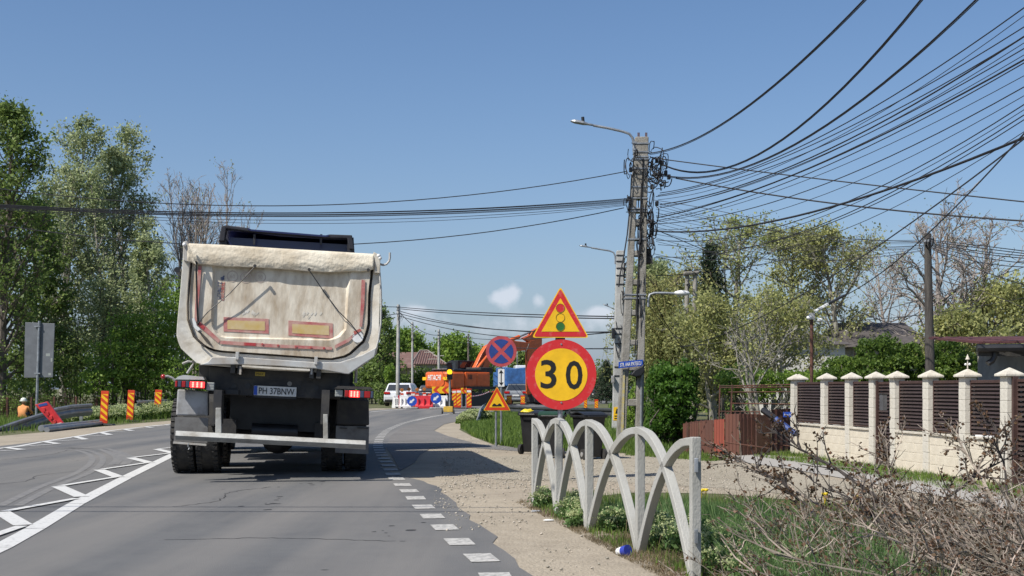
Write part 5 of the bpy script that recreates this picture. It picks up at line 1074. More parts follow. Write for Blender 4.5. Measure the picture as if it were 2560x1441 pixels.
# person crouching behind the left guardrail
def skinbody(name, joints, edges, rad, mat, parent, sub=2):
    me = bpy.data.meshes.new(name); me.from_pydata(joints, edges, []); o = bpy.data.objects.new(name, me); COL.objects.link(o); o.parent = parent; me.materials.append(mat)
    sk = o.modifiers.new('skin', 'SKIN'); sk.use_smooth_shade = True
    for i, r_ in enumerate(rad): me.skin_vertices[0].data[i].radius = (r_, r_ * .85) if not hasattr(r_, '__len__') else r_
    me.skin_vertices[0].data[0].use_root = True; ss = o.modifiers.new('sub', 'SUBSURF'); ss.levels = sub; ss.render_levels = sub; return o
c = at(56, 0, 45); PE = thing('person', 'person crouching behind the left guardrail in an orange top and white patterned hat', 'person', (c.x, 45, -.12), R(-8))
m_otop = M('orange work shirt', (.72, .30, .10), .8, .15, 6, .2); m_jeans = M('dark trousers', (.03, .035, .05), .85); m_skin = M('skin', (.42, .24, .17), .55); m_hat = M('white patterned hat', (.66, .68, .62), .8, .3, 16, 0, col2=(.30, .42, .30), k=.62, wide=.04)
J = [(0, 0, .30), (0, .02, .42), (0, .06, .56), (0, .08, .66), (0, .09, .72), (-.17, .08, .58), (.17, .08, .58), (-.26, .22, .40), (.26, .22, .40), (-.17, .38, .30), (.17, .38, .30), (-.12, .0, .28), (.12, .0, .28), (-.18, .36, .44), (.18, .36, .44), (-.17, .14, .06), (.17, .14, .06), (-.17, .3, .04), (.17, .3, .04)]
E = [(0, 1), (1, 2), (2, 3), (3, 4), (2, 5), (2, 6), (5, 7), (7, 9), (6, 8), (8, 10), (0, 11), (0, 12), (11, 13), (13, 15), (15, 17), (12, 14), (14, 16), (16, 18)]
bd = skinbody('body', J, E, [.16, .15, .15, .06, .055, .075, .075, .055, .055, .04, .04, .12, .12, .085, .085, .05, .05, .05, .05], m_otop, PE)
mb = MB(); mb.ball((0, .1, .80), .095, (.85, 1, 1.1), 8); mb.build('head', m_skin, PE, smooth=True); mb = MB(); mb.ball((0, .09, .855), .115, (1, 1.1, .85), 8); mb.cyl((0, .09, .82), (0, .09, .835), .15, n=20); mb.build('hat', m_hat, PE, smooth=True)
mb = MB(); 
for s in (-1, 1): mb.tube([(s * .1, 0, .29), (s * .18, .34, .45), (s * .17, .14, .07)], [.13, .1, .06], 8)
mb.build('trousers', m_jeans, PE, smooth=True)
for s in (-1, 1):
    mb = MB(); mb.ball((s * .17, .42, .29), .035, (1, 1.2, .6), 5)
    for k in range(4): mb.tube([(s * .17 + (k - 1.5) * .016, .44, .29), (s * .17 + (k - 1.5) * .018, .48, .275), (s * .17 + (k - 1.5) * .018, .49, .25)], .008, 5)
    mb.tube([(s * .15, .42, .29), (s * .12, .45, .27)], .009, 5); mb.build('hand', m_skin, PE, smooth=True)
# ---------------------------------------------------------------- excavator
YE = 78; sE = F / YE; def_ = lambda px, py, Y=YE: at(px, py, Y)
EX = thing('excavator', 'orange tracked excavator with black cab and raised boom working behind the barriers', 'excavator', (0, 0, 0))
ctr = at(1160, 0, 79.5); hd_ = R(47); EX.location = (ctr.x, ctr.y, 0); EX.rotation_euler = (0, 0, -hd_)     # local +y = digging direction, right-forward
zz = lambda py, Y=YE: CH + (HOR - py) * Y / F
CWt, CWb = zz(930), zz(972)
# counterweight: rounded slab at the tail
prof = []
for a in np.linspace(math.pi, 2 * math.pi, 22): prof.append((1.5 * math.cos(a) if abs(math.cos(a)) < .0 else 1.3 * np.sign(math.cos(a)) * abs(math.cos(a)) ** .45, -1.75 + .75 * math.sin(a) * abs(math.sin(a)) ** -.45 if abs(math.sin(a)) > 1e-6 else -1.75))
prof += [(1.3, -1.0), (-1.3, -1.0)]
cw = MB().prism(prof, CWb, CWt, ax='z').build('counterweight', m_orange, EX, bevel=.14)
MB().box(-1.3, 1.3, -1.0, 1.15, CWb + .1, CWt - .02).build('engine_housing', m_orange, EX, bevel=.05)
for x0, y0, y1 in ((1.3, -.9, -.1), (1.3, 0, .95)): MB().box(x0 - .01, x0 + .02, y0, y1, CWb + .2, CWt - .12).build('side_door', m_orange, EX, bevel=.02)
for k in range(3): MB().box(1.32, 1.335, -.75 + .12 * k, -.69 + .12 * k, CWb + .6, CWb + .9).build('vent', m_black, EX)
MB().box(-1.15, 1.2, -1.9, .5, CWt, CWt + .17).build('engine_hood', m_black, EX, bevel=.05); MB().box(-.9, .9, -2.0, -1.0, CWt + .17, CWt + .20).build('hood_rail', m_fend, EX)
text('HITACHI', 'maker_lettering', 1.3, .36, m_wht, EX, (-.02, zz(944.5)), y=-2.505, bold=.01, depth=.02)
for x0 in (-1.27, .82):
    pl_ = MB().box(x0, x0 + .42, -2.50, -2.46, zz(951), zz(943)).build('yellow_label', m_yel, EX); 
# lower groove on counterweight
MB().prism(rpoly([(-.95, CWb + .28), (-.7, CWb + .12), (.7, CWb + .12), (.95, CWb + .28), (.95, CWb + .62), (-.95, CWb + .62)], .12), -2.508, -2.46).build('cast_recess', M('darker orange cast face', (.62, .11, .02), .5), EX, bevel=.02)
# undercarriage
for s in (-1, 1):
    tr = MB(); P = []; 
    for a in np.linspace(math.pi / 2, 3 * math.pi / 2, 9): P.append((-1.7 + .42 * math.cos(a), .45 + .42 * math.sin(a)))
    for a in np.linspace(-math.pi / 2, math.pi / 2, 9): P.append((1.7 + .42 * math.cos(a), .45 + .42 * math.sin(a)))
    x = s * 1.15; tk = MB().prism([(a, b) for a, b in P], x - .3, x + .3, ax='x').build('track', m_black, EX, bevel=.02)
    for k in range(-8, 9):
        MB().box(x - .31, x + .31, k * .2 - .06, k * .2 + .03, .865, .9).build('track_shoe', m_dark, tk)
MB().box(-.85, .85, -1.0, 1.0, .4, .75).build('undercarriage', m_dark, EX); MB().cyl((0, 0, .7), (0, 0, 1.0), .7, n=24).build('slew_ring', m_dark, EX); MB().box(-1.4, 1.4, -1.0, 1.6, CWb - .05, CWb + .14).build('turntable', m_dark, EX)
# cab on the left side of the machine
cz0 = CWt - .2; cz1 = zz(900)
cb_ = MB().prism([(-.2, cz0), (1.7, cz0), (1.75, cz0 + .35), (1.45, cz1), (-.2, cz1)], -1.4, -.42, ax='x').build('cab', m_black, EX, bevel=.05)
m_gl = glass('cab glass'); MB().box(-1.2, -.6, -.215, -.2, cz0 + .25, cz1 - .12).build('rear_window', m_gl, cb_); MB().box(-.42, -.41, .0, 1.35, cz0 + .25, cz1 - .12).build('side_window', m_gl, cb_)
MB().box(-.3, 1.2, .4, 1.5, CWt - .1, zz(918)).build('tank_housing', m_dark, EX, bevel=.05)
# boom and stick, in the machine's mid plane (x=.1); points found from the picture at each one's own distance
EXI = (Matrix.Translation(EX.location) @ Matrix.Rotation(-hd_, 4, 'Z')).inverted()
def EP(px, py, x=.15):
    o_ = EXI @ Vector((0, 0, CH)); d_ = EXI.to_3x3() @ Vector(((px - 1280) / F, 1, (HOR - py) / F)); t = (x - o_.x) / d_.x; p_ = o_ + d_ * t; return (p_.y, p_.z)
bm = [(1176, 932), (1187, 913), (1200, 886), (1212, 866), (1236, 853), (1262, 850), (1318, 857), (1322, 852), (1334, 850), (1336, 866), (1326, 876), (1280, 879), (1250, 880), (1236, 888), (1222, 908), (1214, 934)]
MB().prism([EP(*p_) for p_ in bm], -.02, .32, ax='x').build('boom', m_orange, EX, bevel=.03)
MB().prism([EP(*p_) for p_ in [(1304, 846), (1322, 838), (1330, 826), (1344, 820), (1352, 850), (1347, 990), (1334, 994), (1318, 985), (1316, 880), (1318, 855)]], .0, .30, ax='x').build('stick', m_orange, EX, bevel=.03)
def bar(a, b, r_, mt, nm, x=.15): pa_, pb_ = EP(*a, x), EP(*b, x); MB().cyl((x, pa_[0], pa_[1]), (x, pb_[0], pb_[1]), r_, n=10).build(nm, mt, EX, smooth=True)
bar((1240, 866), (1298, 842), .13, m_orange, 'stick_cylinder', .16); bar((1296, 843), (1332, 828), .07, m_steel, 'stick_rod', .16)
bar((1186, 930), (1222, 886), .1, m_orange, 'boom_cylinder', .5); bar((1216, 893), (1236, 868), .06, m_steel, 'boom_rod', .5)
bar((1180, 930), (1206, 880), .1, m_orange, 'boom_cylinder', -.25)
for k in range(4): 
    P = [EP(1182 + k * 5, 928 - k), EP(1196 + k * 4, 898), EP(1212 + k * 3, 870 + k), EP(1240, 855 + k)]; MB().tube([(.34 + .02 * k, a, b + .03) for a, b in P], .022, 5).build('hydraulic_hose', m_black, EX)
P = [EP(1318, 860), EP(1310, 880), EP(1312, 900), EP(1322, 905)]; MB().tube([(.34, a, b) for a, b in P], .025, 5).build('hydraulic_hose', m_black, EX)
MB().prism([EP(*p_) for p_ in [(1322, 985), (1345, 985), (1362, 1002), (1352, 1012), (1325, 1006)]], -.35, .65, ax='x').build('bucket', m_dark, EX, bevel=.03)
# ---------------------------------------------------------------- cars
m_cglass = glass('car window glass', (.03, .036, .042), .05); m_tail = M('car tail lamp', (.45, .01, .012), .25, coat=.3)
def make_car(body, label, loc, rz, Lc=4.2, wc=1.8, hc=1.5, suv=True, name='parked_car'):
    """rear at local y=0, bonnet forward"""
    r = thing(name, label, 'car', loc, rz); k = hc / 1.5; h = lambda z: z * k
    side = [(0.03, .35), (.0, .62), (.05, .92), (.22, .98), (2.95, .95), (3.9, .86), (4.12, .7), (4.2, .45), (4.1, .25), (.12, .25)]
    side = [(y * Lc / 4.2, h(z)) for y, z in side]
    def shell(sec, hw0, hw1, z0, z1, nm, mt, par, bev):
        mb = MB(); n_ = len(sec)
        f = lambda z: hw0 + (hw1 - hw0) * min(1, max(0, (z - z0) / (z1 - z0)))
        mb.add([(-f(z), y, z) for y, z in sec] + [(f(z), y, z) for y, z in sec], [tuple(range(n_)), tuple(range(2 * n_ - 1, n_ - 1, -1))] + [(i, i + n_, (i + 1) % n_ + n_, (i + 1) % n_) for i in range(n_)]); return mb.build(nm, mt, par, bevel=bev)
    bd_ = shell(side, wc / 2, wc / 2 - .05, h(.6), h(.98), 'body', body, r, .05)
    gh = [(.12, .96), (.42 if suv else .75, 1.46), (.7, 1.5), (2.0, 1.49), (2.35, 1.42), (3.1, .95)]; gh = [(y * Lc / 4.2, h(z)) for y, z in gh]
    shell(gh, wc / 2 - .07, wc / 2 - .24, h(.95), h(1.5), 'greenhouse', body, r, .05)
    f = lambda z: wc / 2 - .07 + (-.17) * (z - h(.95)) / (h(1.5) - h(.95)); yr = lambda z: (.12 + (.30 if suv else .6) * (z - h(.96)) / h(.5)) * Lc / 4.2
    za, zb_ = h(1.02), h(1.4); mb = MB(); mb.add([(-f(za) + .1, yr(za) - .02, za), (f(za) - .1, yr(za) - .02, za), (f(zb_) - .08, yr(zb_) - .02, zb_), (-f(zb_) + .08, yr(zb_) - .02, zb_), (-f(za) + .1, yr(za) + .03, za), (f(za) - .1, yr(za) + .03, za), (f(zb_) - .08, yr(zb_) + .03, zb_), (-f(zb_) + .08, yr(zb_) + .03, zb_)], [(0, 1, 2, 3), (4, 7, 6, 5), (0, 4, 5, 1), (1, 5, 6, 2), (2, 6, 7, 3), (3, 7, 4, 0)]); mb.build('rear_window', m_cglass, r)
    for s in (-1, 1):
        for y0, y1 in ((.55, 1.45), (1.52, 2.5)):
            y0 *= Lc / 4.2; y1 *= Lc / 4.2; mb = MB(); za2, zb2 = h(1.0), h(1.38); xa_, xb_ = s * (f(za2) + .008), s * (f(zb2) + .008); x2, x3 = s * (f(za2) - .03), s * (f(zb2) - .03)
            sh = .15 if y0 > 1.2 else -.1
            mb.add([(xa_, y0, za2), (xa_, y1 + max(0, sh) * 1.5, za2), (xb_, y1 - max(0, sh), zb2), (xb_, y0 - min(0, sh) * 1.5, zb2), (x2, y0, za2), (x2, y1, za2), (x3, y1, zb2), (x3, y0, zb2)], [(0, 1, 2, 3), (4, 7, 6, 5), (0, 4, 5, 1), (1, 5, 6, 2), (2, 6, 7, 3), (3, 7, 4, 0)]); mb.build('side_window', m_cglass, r)
        for y in (.75, 3.35):
            y *= Lc / 4.2; wl = MB(); wl.cyl((s * (wc / 2 - .2), y, .33), (s * (wc / 2 + .01), y, .33), .33, n=20); wl = wl.build('wheel', m_rubber, r, smooth=True); MB().cyl((s * (wc / 2 + .011), y, .33), (s * (wc / 2 + .02), y, .33), .2, n=14).build('rim', m_steel, wl)
        x0, x1 = sorted((s * (wc / 2 - .42), s * (wc / 2 - .04))); MB().box(x0, x1, -.03, .12, h(.78), h(.93)).build('tail_light', m_tail, r, bevel=.02)
        MB().box(s * (wc / 2 + .09) - .09, s * (wc / 2 + .09) + .09, 2.45 * Lc / 4.2, 2.6 * Lc / 4.2, h(.98), h(1.1)).build('side_mirror', body, r, bevel=.03)
        MB().box(*sorted((s * (wc / 2 - .4), s * (wc / 2 - .06))), Lc - .13, Lc - .02, h(.6), h(.74)).build('headlight', m_clear, r, bevel=.02)
    MB().box(-wc / 2 + .08, wc / 2 - .08, -.05, .2, h(.27), h(.45)).build('bumper', m_black if suv else body, r, bevel=.04)
    MB().box(-.26, .26, -.04, -.01, h(.58), h(.69)).build('number_plate', m_plate, r); return r
m_cw = M('white car paint', (.72, .74, .76), .3, .08, 2, coat=.5); m_cs = M('silver grey car paint', (.22, .24, .26), .35, .1, 2, 0, .4, coat=.5); m_cd = M('dark car paint', (.02, .024, .035), .3, .2, 2, coat=.5)
p = gp(1010, 1016); make_car(m_cw, 'white hatchback seen from behind, left of the barriers at the roadworks', (p.x - .3, p.y - 1, .01), R(-6), 3.9, 1.9, 1.5)
p = gp(1056, 1013); make_car(m_cd, 'dark car behind the red water barrier, right of the white one', (p.x, p.y + 5, .01), R(-12), 4.2, 1.75, 1.4)
p = gp(1290, 1011); make_car(m_cs, 'silver grey car facing the roadworks right of the double arrow plate', (p.x, p.y, .01), R(-8), 4.2, 1.8, 1.5, False)
p = gp(1252, 1006); make_car(m_cd, 'dark car partly hidden behind the silver grey car', (p.x, p.y + 5, .01), R(-8), 4.2, 1.75, 1.45)
p = gp(1512, 1001); make_car(m_cd, 'dark estate car seen side on right of the big 30 sign', (p.x - 1.5, p.y - 6, .0), R(-72), 4.3, 1.8, 1.5)
# white lorry cab, blue tipper behind
p = gp(1322, 1003); LR = thing('white_lorry', 'white lorry cab seen between the double arrow plate and the 30 sign', 'truck', (p.x, p.y, 0), R(6)); k = 1 / F * p.y
MB().prism([(-.0, .5), (2.2, .5), (2.2, 3.0), (1.9, 3.25), (.1, 3.25), (0, 1.7)], -1.2, 1.2, ax='x').build('cab', m_cw, LR, bevel=.08)
MB().box(-1.05, 1.05, -.02, .06, 1.75, 2.45).build('windscreen', m_cglass, LR, bevel=.02); MB().box(-1.1, 1.1, -.05, .05, .45, .85).build('bumper', m_black, LR, bevel=.03); MB().box(-.6, .6, -.03, .02, 1.0, 1.55).build('grille', m_black, LR)
for s in (-1, 1): MB().box(*sorted((s * .7, s * 1.1)), -.06, .0, .9, 1.05).build('headlight', m_clear, LR); w_ = MB(); w_.cyl((s * .95, .9, .5), (s * 1.2, .9, .5), .5, n=20); w_.build('wheel', m_rubber, LR, smooth=True); MB().box(*sorted((s * 1.25, s * 1.4)), -.1, .1, 1.8, 2.5).build('side_mirror', m_black, LR, bevel=.03)
MB().box(-1.2, 1.2, 2.4, 8, 1.0, 2.6).build('load_bed', m_fend, LR)
p = gp(1272, 1004); BT = thing('blue_tipper', 'blue sheeted tipper lorry standing behind the no stopping sign', 'truck', (p.x + .95, p.y - 4, 0), R(10)); m_bt = M('blue tarpaulin', (.05, .16, .42), .7, .3, 2, .5)
MB().prism([(-1.2, 1.35), (1.15, 1.35), (1.25, 2.7), (.7, 2.95), (-.4, 2.85), (-1.25, 2.95)], 0, 5).build('sheeted_body', m_bt, BT, bevel=.06); MB().box(-1.0, 1.0, .1, 6, .8, 1.3).build('chassis', m_dark, BT)
for s in (-1, 1):
    for y in (.9, 2.2, 5.4): w_ = MB(); w_.cyl((s * .85, y, .5), (s * 1.15, y, .5), .5, n=16); w_.build('wheel', m_rubber, BT, smooth=True)
MB().box(-1.15, 1.15, 5.3, 7.2, .8, 2.6).build('cab', m_bt, BT, bevel=.1)
# ---------------------------------------------------------------- cream fence with brown louvres
m_block = M('cream split-face block', (.62, .565, .46), .9, .12, 2.5, .25, col2=(.52, .465, .37), bscale=30, k=.6)
m_pblock = M('pale grey-cream block', (.59, .56, .49), .9, .12, 2.5, .25, col2=(.48, .45, .38), bscale=30, k=.6)
m_cap = M('cast cap', (.60, .565, .48), .85, .15, 8, .3, col2=(.46, .42, .35)); m_louv = M('brown louvre', (.058, .040, .036), .45, .2, 4)
m_lfr = M('brown fence frame', (.075, .042, .036), .5, .2, 4)
A0 = Vector((5.17, 21.9, 0)); A1 = Vector((6.14, 15.0, 0)); dF = (A1 - A0).normalized(); LF = (A1 - A0).length
CF = thing('block_fence', 'cream block fence with pyramid post caps and dark brown louvre panels at right', 'fence', tuple(A0), math.atan2(dF.y, dF.x))
# local: x along the fence towards the camera, y = towards the street is -? (street side is local -y)
def pos_px(px):
    k = (px - 1280) / F; return (k * A0.y - A0.x) / (dF.x - k * dF.y)
posts = [pos_px(px) for px in (2004, 2067, 2129, 2190, 2243, 2327, 2419, 2524)]; posts[0] = .05
PW_ = .082; HP = 1.34; HB = .54; sgn = -1
rect = {}
def piece(name, x0, x1, y0, y1, z0, z1, mat, parent=CF, bev=.0035):
    key = (name, round(x1 - x0, 3), round(y1 - y0, 3), round(z1 - z0, 3), mat.name)
    if key in rect: o = bpy.data.objects.new(name, rect[key]); COL.objects.link(o); o.parent = parent
    else:
        o = MB().box(-(x1 - x0) / 2, (x1 - x0) / 2, -(y1 - y0) / 2, (y1 - y0) / 2, -(z1 - z0) / 2, (z1 - z0) / 2).build(name, mat, parent); rect[key] = o.data
    if bev: b_ = o.modifiers.new('b', 'BEVEL'); b_.width = bev; b_.segments = 2
    o.location = ((x0 + x1) / 2, (y0 + y1) / 2, (z0 + z1) / 2); return o
rng2 = random.Random(4); NC = 9; ch = HP / NC
capm = MB(); e = PW_ + .05; capm.add([(-e, -e, 0), (e, -e, 0), (e, e, 0), (-e, e, 0), (-e, -e, .03), (e, -e, .03), (e, e, .03), (-e, e, .03), (0, 0, .115)], [(3, 2, 1, 0), (0, 1, 5, 4), (1, 2, 6, 5), (2, 3, 7, 6), (3, 0, 4, 7), (4, 5, 8), (5, 6, 8), (6, 7, 8), (7, 4, 8)])
cap0 = None
def post(x, y=0):
    global cap0
    for k in range(NC):
        o = piece('post_block', x - PW_, x + PW_, y - PW_, y + PW_, k * ch + .0015, (k + 1) * ch - .0015, m_pblock); o.location.x += rng2.uniform(-.002, .002); o.location.y += rng2.uniform(-.002, .002)
    if cap0 is None: cap0 = capm.build('post_cap', m_cap, CF, bevel=.006); c = cap0
    else: c = bpy.data.objects.new('post_cap', cap0.data); COL.objects.link(c); c.parent = CF; b_ = c.modifiers.new('b', 'BEVEL'); b_.width = .006
    c.location = (x, y, HP + .001)
for x in posts: post(x)
post(posts[0] - .17, .12)
def louvres(x0, x1, z0, z1, y=.0, n_=13):
    piece('panel_frame', x0, x1, y - .015, y + .02, z1 - .04, z1, m_lfr, bev=.003); piece('panel_frame', x0, x1, y - .015, y + .02, z0, z0 + .02, m_lfr, bev=.003)
    for xx in (x0, x1 - .02): piece('panel_frame', xx, xx + .02, y - .015, y + .02, z0 + .021, z1 - .041, m_lfr, bev=.003)
    st = (z1 - z0 - .06) / n_
    for k in range(n_):
        o = piece('louvre_slat', x0 + .022, x1 - .022, -.004, .004, 0, st * 1.02, m_louv, bev=.002); o.location = ((x0 + x1) / 2, y + rng2.uniform(-.001, .001), z0 + .025 + st * (k + .5)); o.rotation_euler = (R(-38), 0, 0)
    piece('backing', x0 + .02, x1 - .02, y + .045, y + .05, z0, z1, m_black, bev=0)
for i in range(len(posts) - 1):
    x0, x1 = posts[i] + PW_ + .003, posts[i + 1] - PW_ - .003
    if i == 3:
        louvres(x0 + .01, x1 - .01, .04, HP - .05, .0, 22); piece('gate_frame', x0, x0 + .03, -.05, -.018, .03, HP - .03, m_lfr)
        mbx = MB().box(-.05, .05, -.05, .03, -.12, .12).build('mailbox', M('dark grey box', (.10, .10, .105), .5), CF, bevel=.008); mbx.location = (x1 - .02, -.16, .98); MB().box(-.055, .055, -.055, .035, .12, .14).build('mailbox_lid', m_dark, mbx)
        continue
    nb = 3 if x1 - x0 > .75 else 2; nc = 4; bh = HB / nc
    for r_ in range(nc):
        if r_ % 2 == 0: cuts = [x0 + (x1 - x0) * k / nb for k in range(nb + 1)]
        else: cuts = [x0] + [x0 + (x1 - x0) * (k + .5) / nb for k in range(nb)] + [x1]
        for a, b in zip(cuts, cuts[1:]):
            o = piece('wall_block', a + .001, b - .001, -.06, .06, r_ * bh + .001, (r_ + 1) * bh - .001, m_block); o.location.y += rng2.uniform(-.002, .002)
    piece('wall_coping', x0 + .001, x1 - .001, -.085, .085, HB, HB + .03, m_cap)
    louvres(x0, x1, HB + .045, HP - .04)
x0 = posts[-1] + PW_ + .01; louvres(x0 + .04, x0 + 1.7, .05, HP - .03, .03, 20); piece('gate_frame', x0, x0 + .04, -.03, .04, 0, HP, m_lfr); x = x0 + 1.85
for k in range(3): post(x + k * 1.0)
for k in range(2): piece('wall_block', x + k + PW_, x + k + 1 - PW_, -.06, .06, 0, HB, m_block); louvres(x + k + PW_, x + k + 1 - PW_, HB + .03, HP - .04)
cm = MB(); cm.cyl((0, 0, 0), (0, 0, .12), .008, n=6); cm.cyl((0, 0, .12), (0, 0, .19), .03, .002, 8); lt = cm.build('cap_lamp', m_cap, CF); lt.location = (posts[6], 0, HP + .115)
for s in (-1, 1): g_ = MB(); g_.ball((0, 0, 0), .018, n=5); g_ = g_.build('cap_lamp_bulb', m_wht, CF); g_.location = (posts[6] + s * .05, 0, HP + .17)
bx_ = MB().box(-.2, .2, -.03, .03, 0, .02).build('cable_duct', m_wht, CF); bx_.location = (posts[6] + .5, -.03, HB + .032)
# ---------------------------------------------------------------- brown sheet metal fence
m_sheet = M('weathered brown sheet metal', (.135, .052, .034), .7, .2, 3, .15, col2=(.095, .042, .03), stretch=(1, 1, .25)); m_sheet2 = M('fresh red oxide sheet', (.27, .062, .038), .65, .2, 3, .1, col2=(.20, .055, .036), stretch=(1, 1, .25))
BF = thing('sheet_fence', 'brown rusty sheet metal fence with ragged top between the dark bush and cream fence', 'fence', (0, 0, 0))
def sheetp(px0, px1, t0, t1, b0, b1, Y0, Y1, mat, name='metal_sheet'):
    mb = MB(); n_ = 12; vs = []
    for k in range(n_ + 1):
        t = k / n_; px = px0 + (px1 - px0) * t; Y = Y0 + (Y1 - Y0) * t; rib = .012 if k % 3 == 0 else 0
        for py in (b0 + (b1 - b0) * t, t0 + (t1 - t0) * t): p = at(px, py, Y); vs.append((p.x, p.y - rib, p.z))
    mb.add(vs, [(2 * k, 2 * k + 2, 2 * k + 3, 2 * k + 1) for k in range(n_)]); o = mb.build(name, mat, BF); s_ = o.modifiers.new('s', 'SOLIDIFY'); s_.thickness = .008; return o
sheets = [(1707, 1722, 1060, 1057, 1134, 1135, m_sheet), (1723, 1747, 1056, 1053, 1135, 1136, m_sheet), (1748, 1783, 1053, 1050, 1136, 1138, m_sheet), (1784, 1811, 1050, 1048, 1138, 1139, m_sheet2), (1812, 1848, 1036, 1035, 1139, 1140, m_sheet), (1849, 1889, 1035, 1036, 1140, 1138, m_sheet), (1890, 1926, 1036, 1041, 1138, 1132, m_sheet)]
for a, b, t0, t1, b0, b1, mt in sheets: sheetp(a, b, t0, t1, b0, b1, 3600 / (b0 - 970 + 1), 3600 / (b1 - 970 + 1), mt)
sheetp(1928, 1982, 1024, 1022, 1130, 1127, 22.4, 22.7, M('deep rusted sheet', (.10, .034, .024), .8, .3, 5, .3, col2=(.05, .025, .02)))
for a, b in ((1812, 1850), (1851, 1888), (1889, 1926), (1752, 1810), (1930, 1980)):   # dark seams near the foot, proud rails
    ya = 1106 + (a - 1812) * .14 if a > 1800 and a < 1927 else (1112 + (a - 1752) * .1 if a < 1800 else 1110); yb_ = ya + (b - a) * (.14 if a > 1800 else .1); Yq = 20.9 if a < 1927 else 22.2
    p, q = at(a, ya, Yq), at(b, yb_, Yq); MB().tube([tuple(p), tuple(q)], .012, 4).build('lower_rail', m_rust, BF)
random.seed(12); fin = MB()
for k in range(17):
    px = 1716 + k * 12.2; py = 1060 - (px - 1707) * .12 if px < 1811 else (1035 if px < 1900 else 1035 + (px - 1900) * .2); Y = 21.4; p = at(px, py + 2, Y); f_ = MB(); f_.add([(p.x - .03, p.y, p.z), (p.x + .03, p.y, p.z), (p.x, p.y, p.z + .05), (p.x, p.y + .02, p.z)], [(0, 1, 2), (0, 3, 1), (1, 3, 2), (2, 3, 0)]); f_.build('point_finial', m_sheet, BF)
MB().box(at(1719, 0, 21.2).x - .015, at(1719, 0, 21.2).x + .015, 21.19, 21.23, .05, 1.2 - (1058 - 970) * 21.2 / F).build('fence_post', m_rust, BF)
TRL = thing('trellis', 'rusty rebar trellis frame standing above the brown sheet fence', 'trellis', (0, 0, 0))
def rod(a, b, Y=22.3, r=.012, nm='rod'): MB().tube([tuple(at(*a, Y)), tuple(at(*b, Y))], r, 5).build(nm, m_rust, TRL)
for x in (1798, 1828): rod((x, 1050), (x + 2, 962), r=.014)
for (a, b) in [((1798, 966), (1981, 962)), ((1798, 970), (1981, 968)), ((1820, 981), (1978, 980)), ((1826, 1009), (1981, 1011)), ((1798, 1029), (1900, 1030)), ((1978, 960), (1980, 1040))]: rod(a, b)
for k in range(12): rod((1830 + k * 12.5, 966), (1838 + k * 12.5, 971), r=.008)
# blue street plate and the black and blue parasol leaning at the corner
c = at(1968, 1037, 20.9); SP = MB().box(c.x - .07, c.x + .07, c.y - .005, c.y + .005, c.z - .045, c.z + .045).build('street_plate', m_blue, None, bevel=.004); tag(SP, 'small blue street plate on the brown fence by the cream corner post', 'sign')
text('Aleea N', 'plate_lettering', .12, .035, m_wht, SP, (c.x, c.z), y=c.y - .007)
PR = thing('folded_parasol', 'black and blue folded awning pole leaning across the brown fence', 'parasol', (0, 0, 0)); a, b_, c = at(1908, 1026, 21.1), at(1940, 1048, 20.8), at(1990, 1085, 20.5)
MB().tube([tuple(a), tuple(b_)], [.06, .05], 8).build('black_section', m_black, PR); MB().tube([tuple(b_), tuple(c)], [.052, .045], 8).build('blue_section', M('blue sheeting', (.03, .07, .26), .5, .3, 12), PR)
# ---------------------------------------------------------------- houses
m_roof = M('brown sheet roof', (.15, .085, .07), .7, .2, 2, .1, col2=(.21, .14, .12), k=.6); m_wall = M('old plaster', (.42, .39, .33), .9, .2, 2, .2)
def house(name, label, roofpts, Y, depth, parent_loc): pass
YH = 100; H1 = thing('brown_house', 'old house with a brown ribbed metal roof behind the excavator and poles', 'house', tuple(at(1070, 0, YH)[:2]) + (0,)); o_ = H1.location.x
def hx(px): return (px - 1280) / F * YH - o_
def hz_(py): return CH + (HOR - py) / F * YH
ez = hz_(911); rz_ = hz_(874); x0, x1 = hx(1028), hx(1116); 
MB().box(x0 + .3, x1 - .3, .4, 8.6, 0, ez).build('wall', m_wall, H1)
mb = MB(); ra, rb = hx(1040), hx(1061); mb.add([(x0, 0, ez), (x1, 0, ez), (x1, 9, ez), (x0, 9, ez), (ra, 4.2, rz_), (rb, 4.2, rz_)], [(0, 1, 5, 4), (1, 2, 5), (2, 3, 4, 5), (3, 0, 4), (0, 3, 2, 1)]); rf = mb.build('roof', m_roof, H1)
for k in range(15):
    t = (k + .5) / 15; a = Vector((x0 + (x1 - x0) * t, 0, ez)); top_x = x0 + (x1 - x0) * t
    # rib climbs the slope until it meets ridge or hip
    if top_x < ra: s_ = (top_x - x0) / (ra - x0)
    elif top_x > rb: s_ = (x1 - top_x) / (x1 - rb)
    else: s_ = 1
    if s_ > .1: b = Vector((top_x, 4.2 * s_, ez + (rz_ - ez) * s_)); MB().tube([a + Vector((0, -.02, .03)), b + Vector((0, 0, .03))], .05, 4).build('roof_rib', m_roof, rf)
for a, b in [(Vector((x1, 0, ez)), Vector((rb, 4.2, rz_))), (Vector((ra, 4.2, rz_)), Vector((rb, 4.2, rz_))), (Vector((x0, 0, ez)), Vector((ra, 4.2, rz_)))]: MB().tube([a + Vector((0, 0, .06)), b + Vector((0, 0, .06))], .045, 5).build('ridge_cap', M('pale roof edge', (.3, .26, .23), .8), rf)
for x, z in ((.62, .35), (.45, .9), (.75, .62)):
    c = Vector((x0 + (x1 - x0) * x, 4.2 * z * .95, ez + (rz_ - ez) * z * .95)); MB().box(c.x - .5, c.x + .4, c.y - .12, c.y + .1, c.z + .02, c.z + .07).build('roof_patch', m_cap, rf)
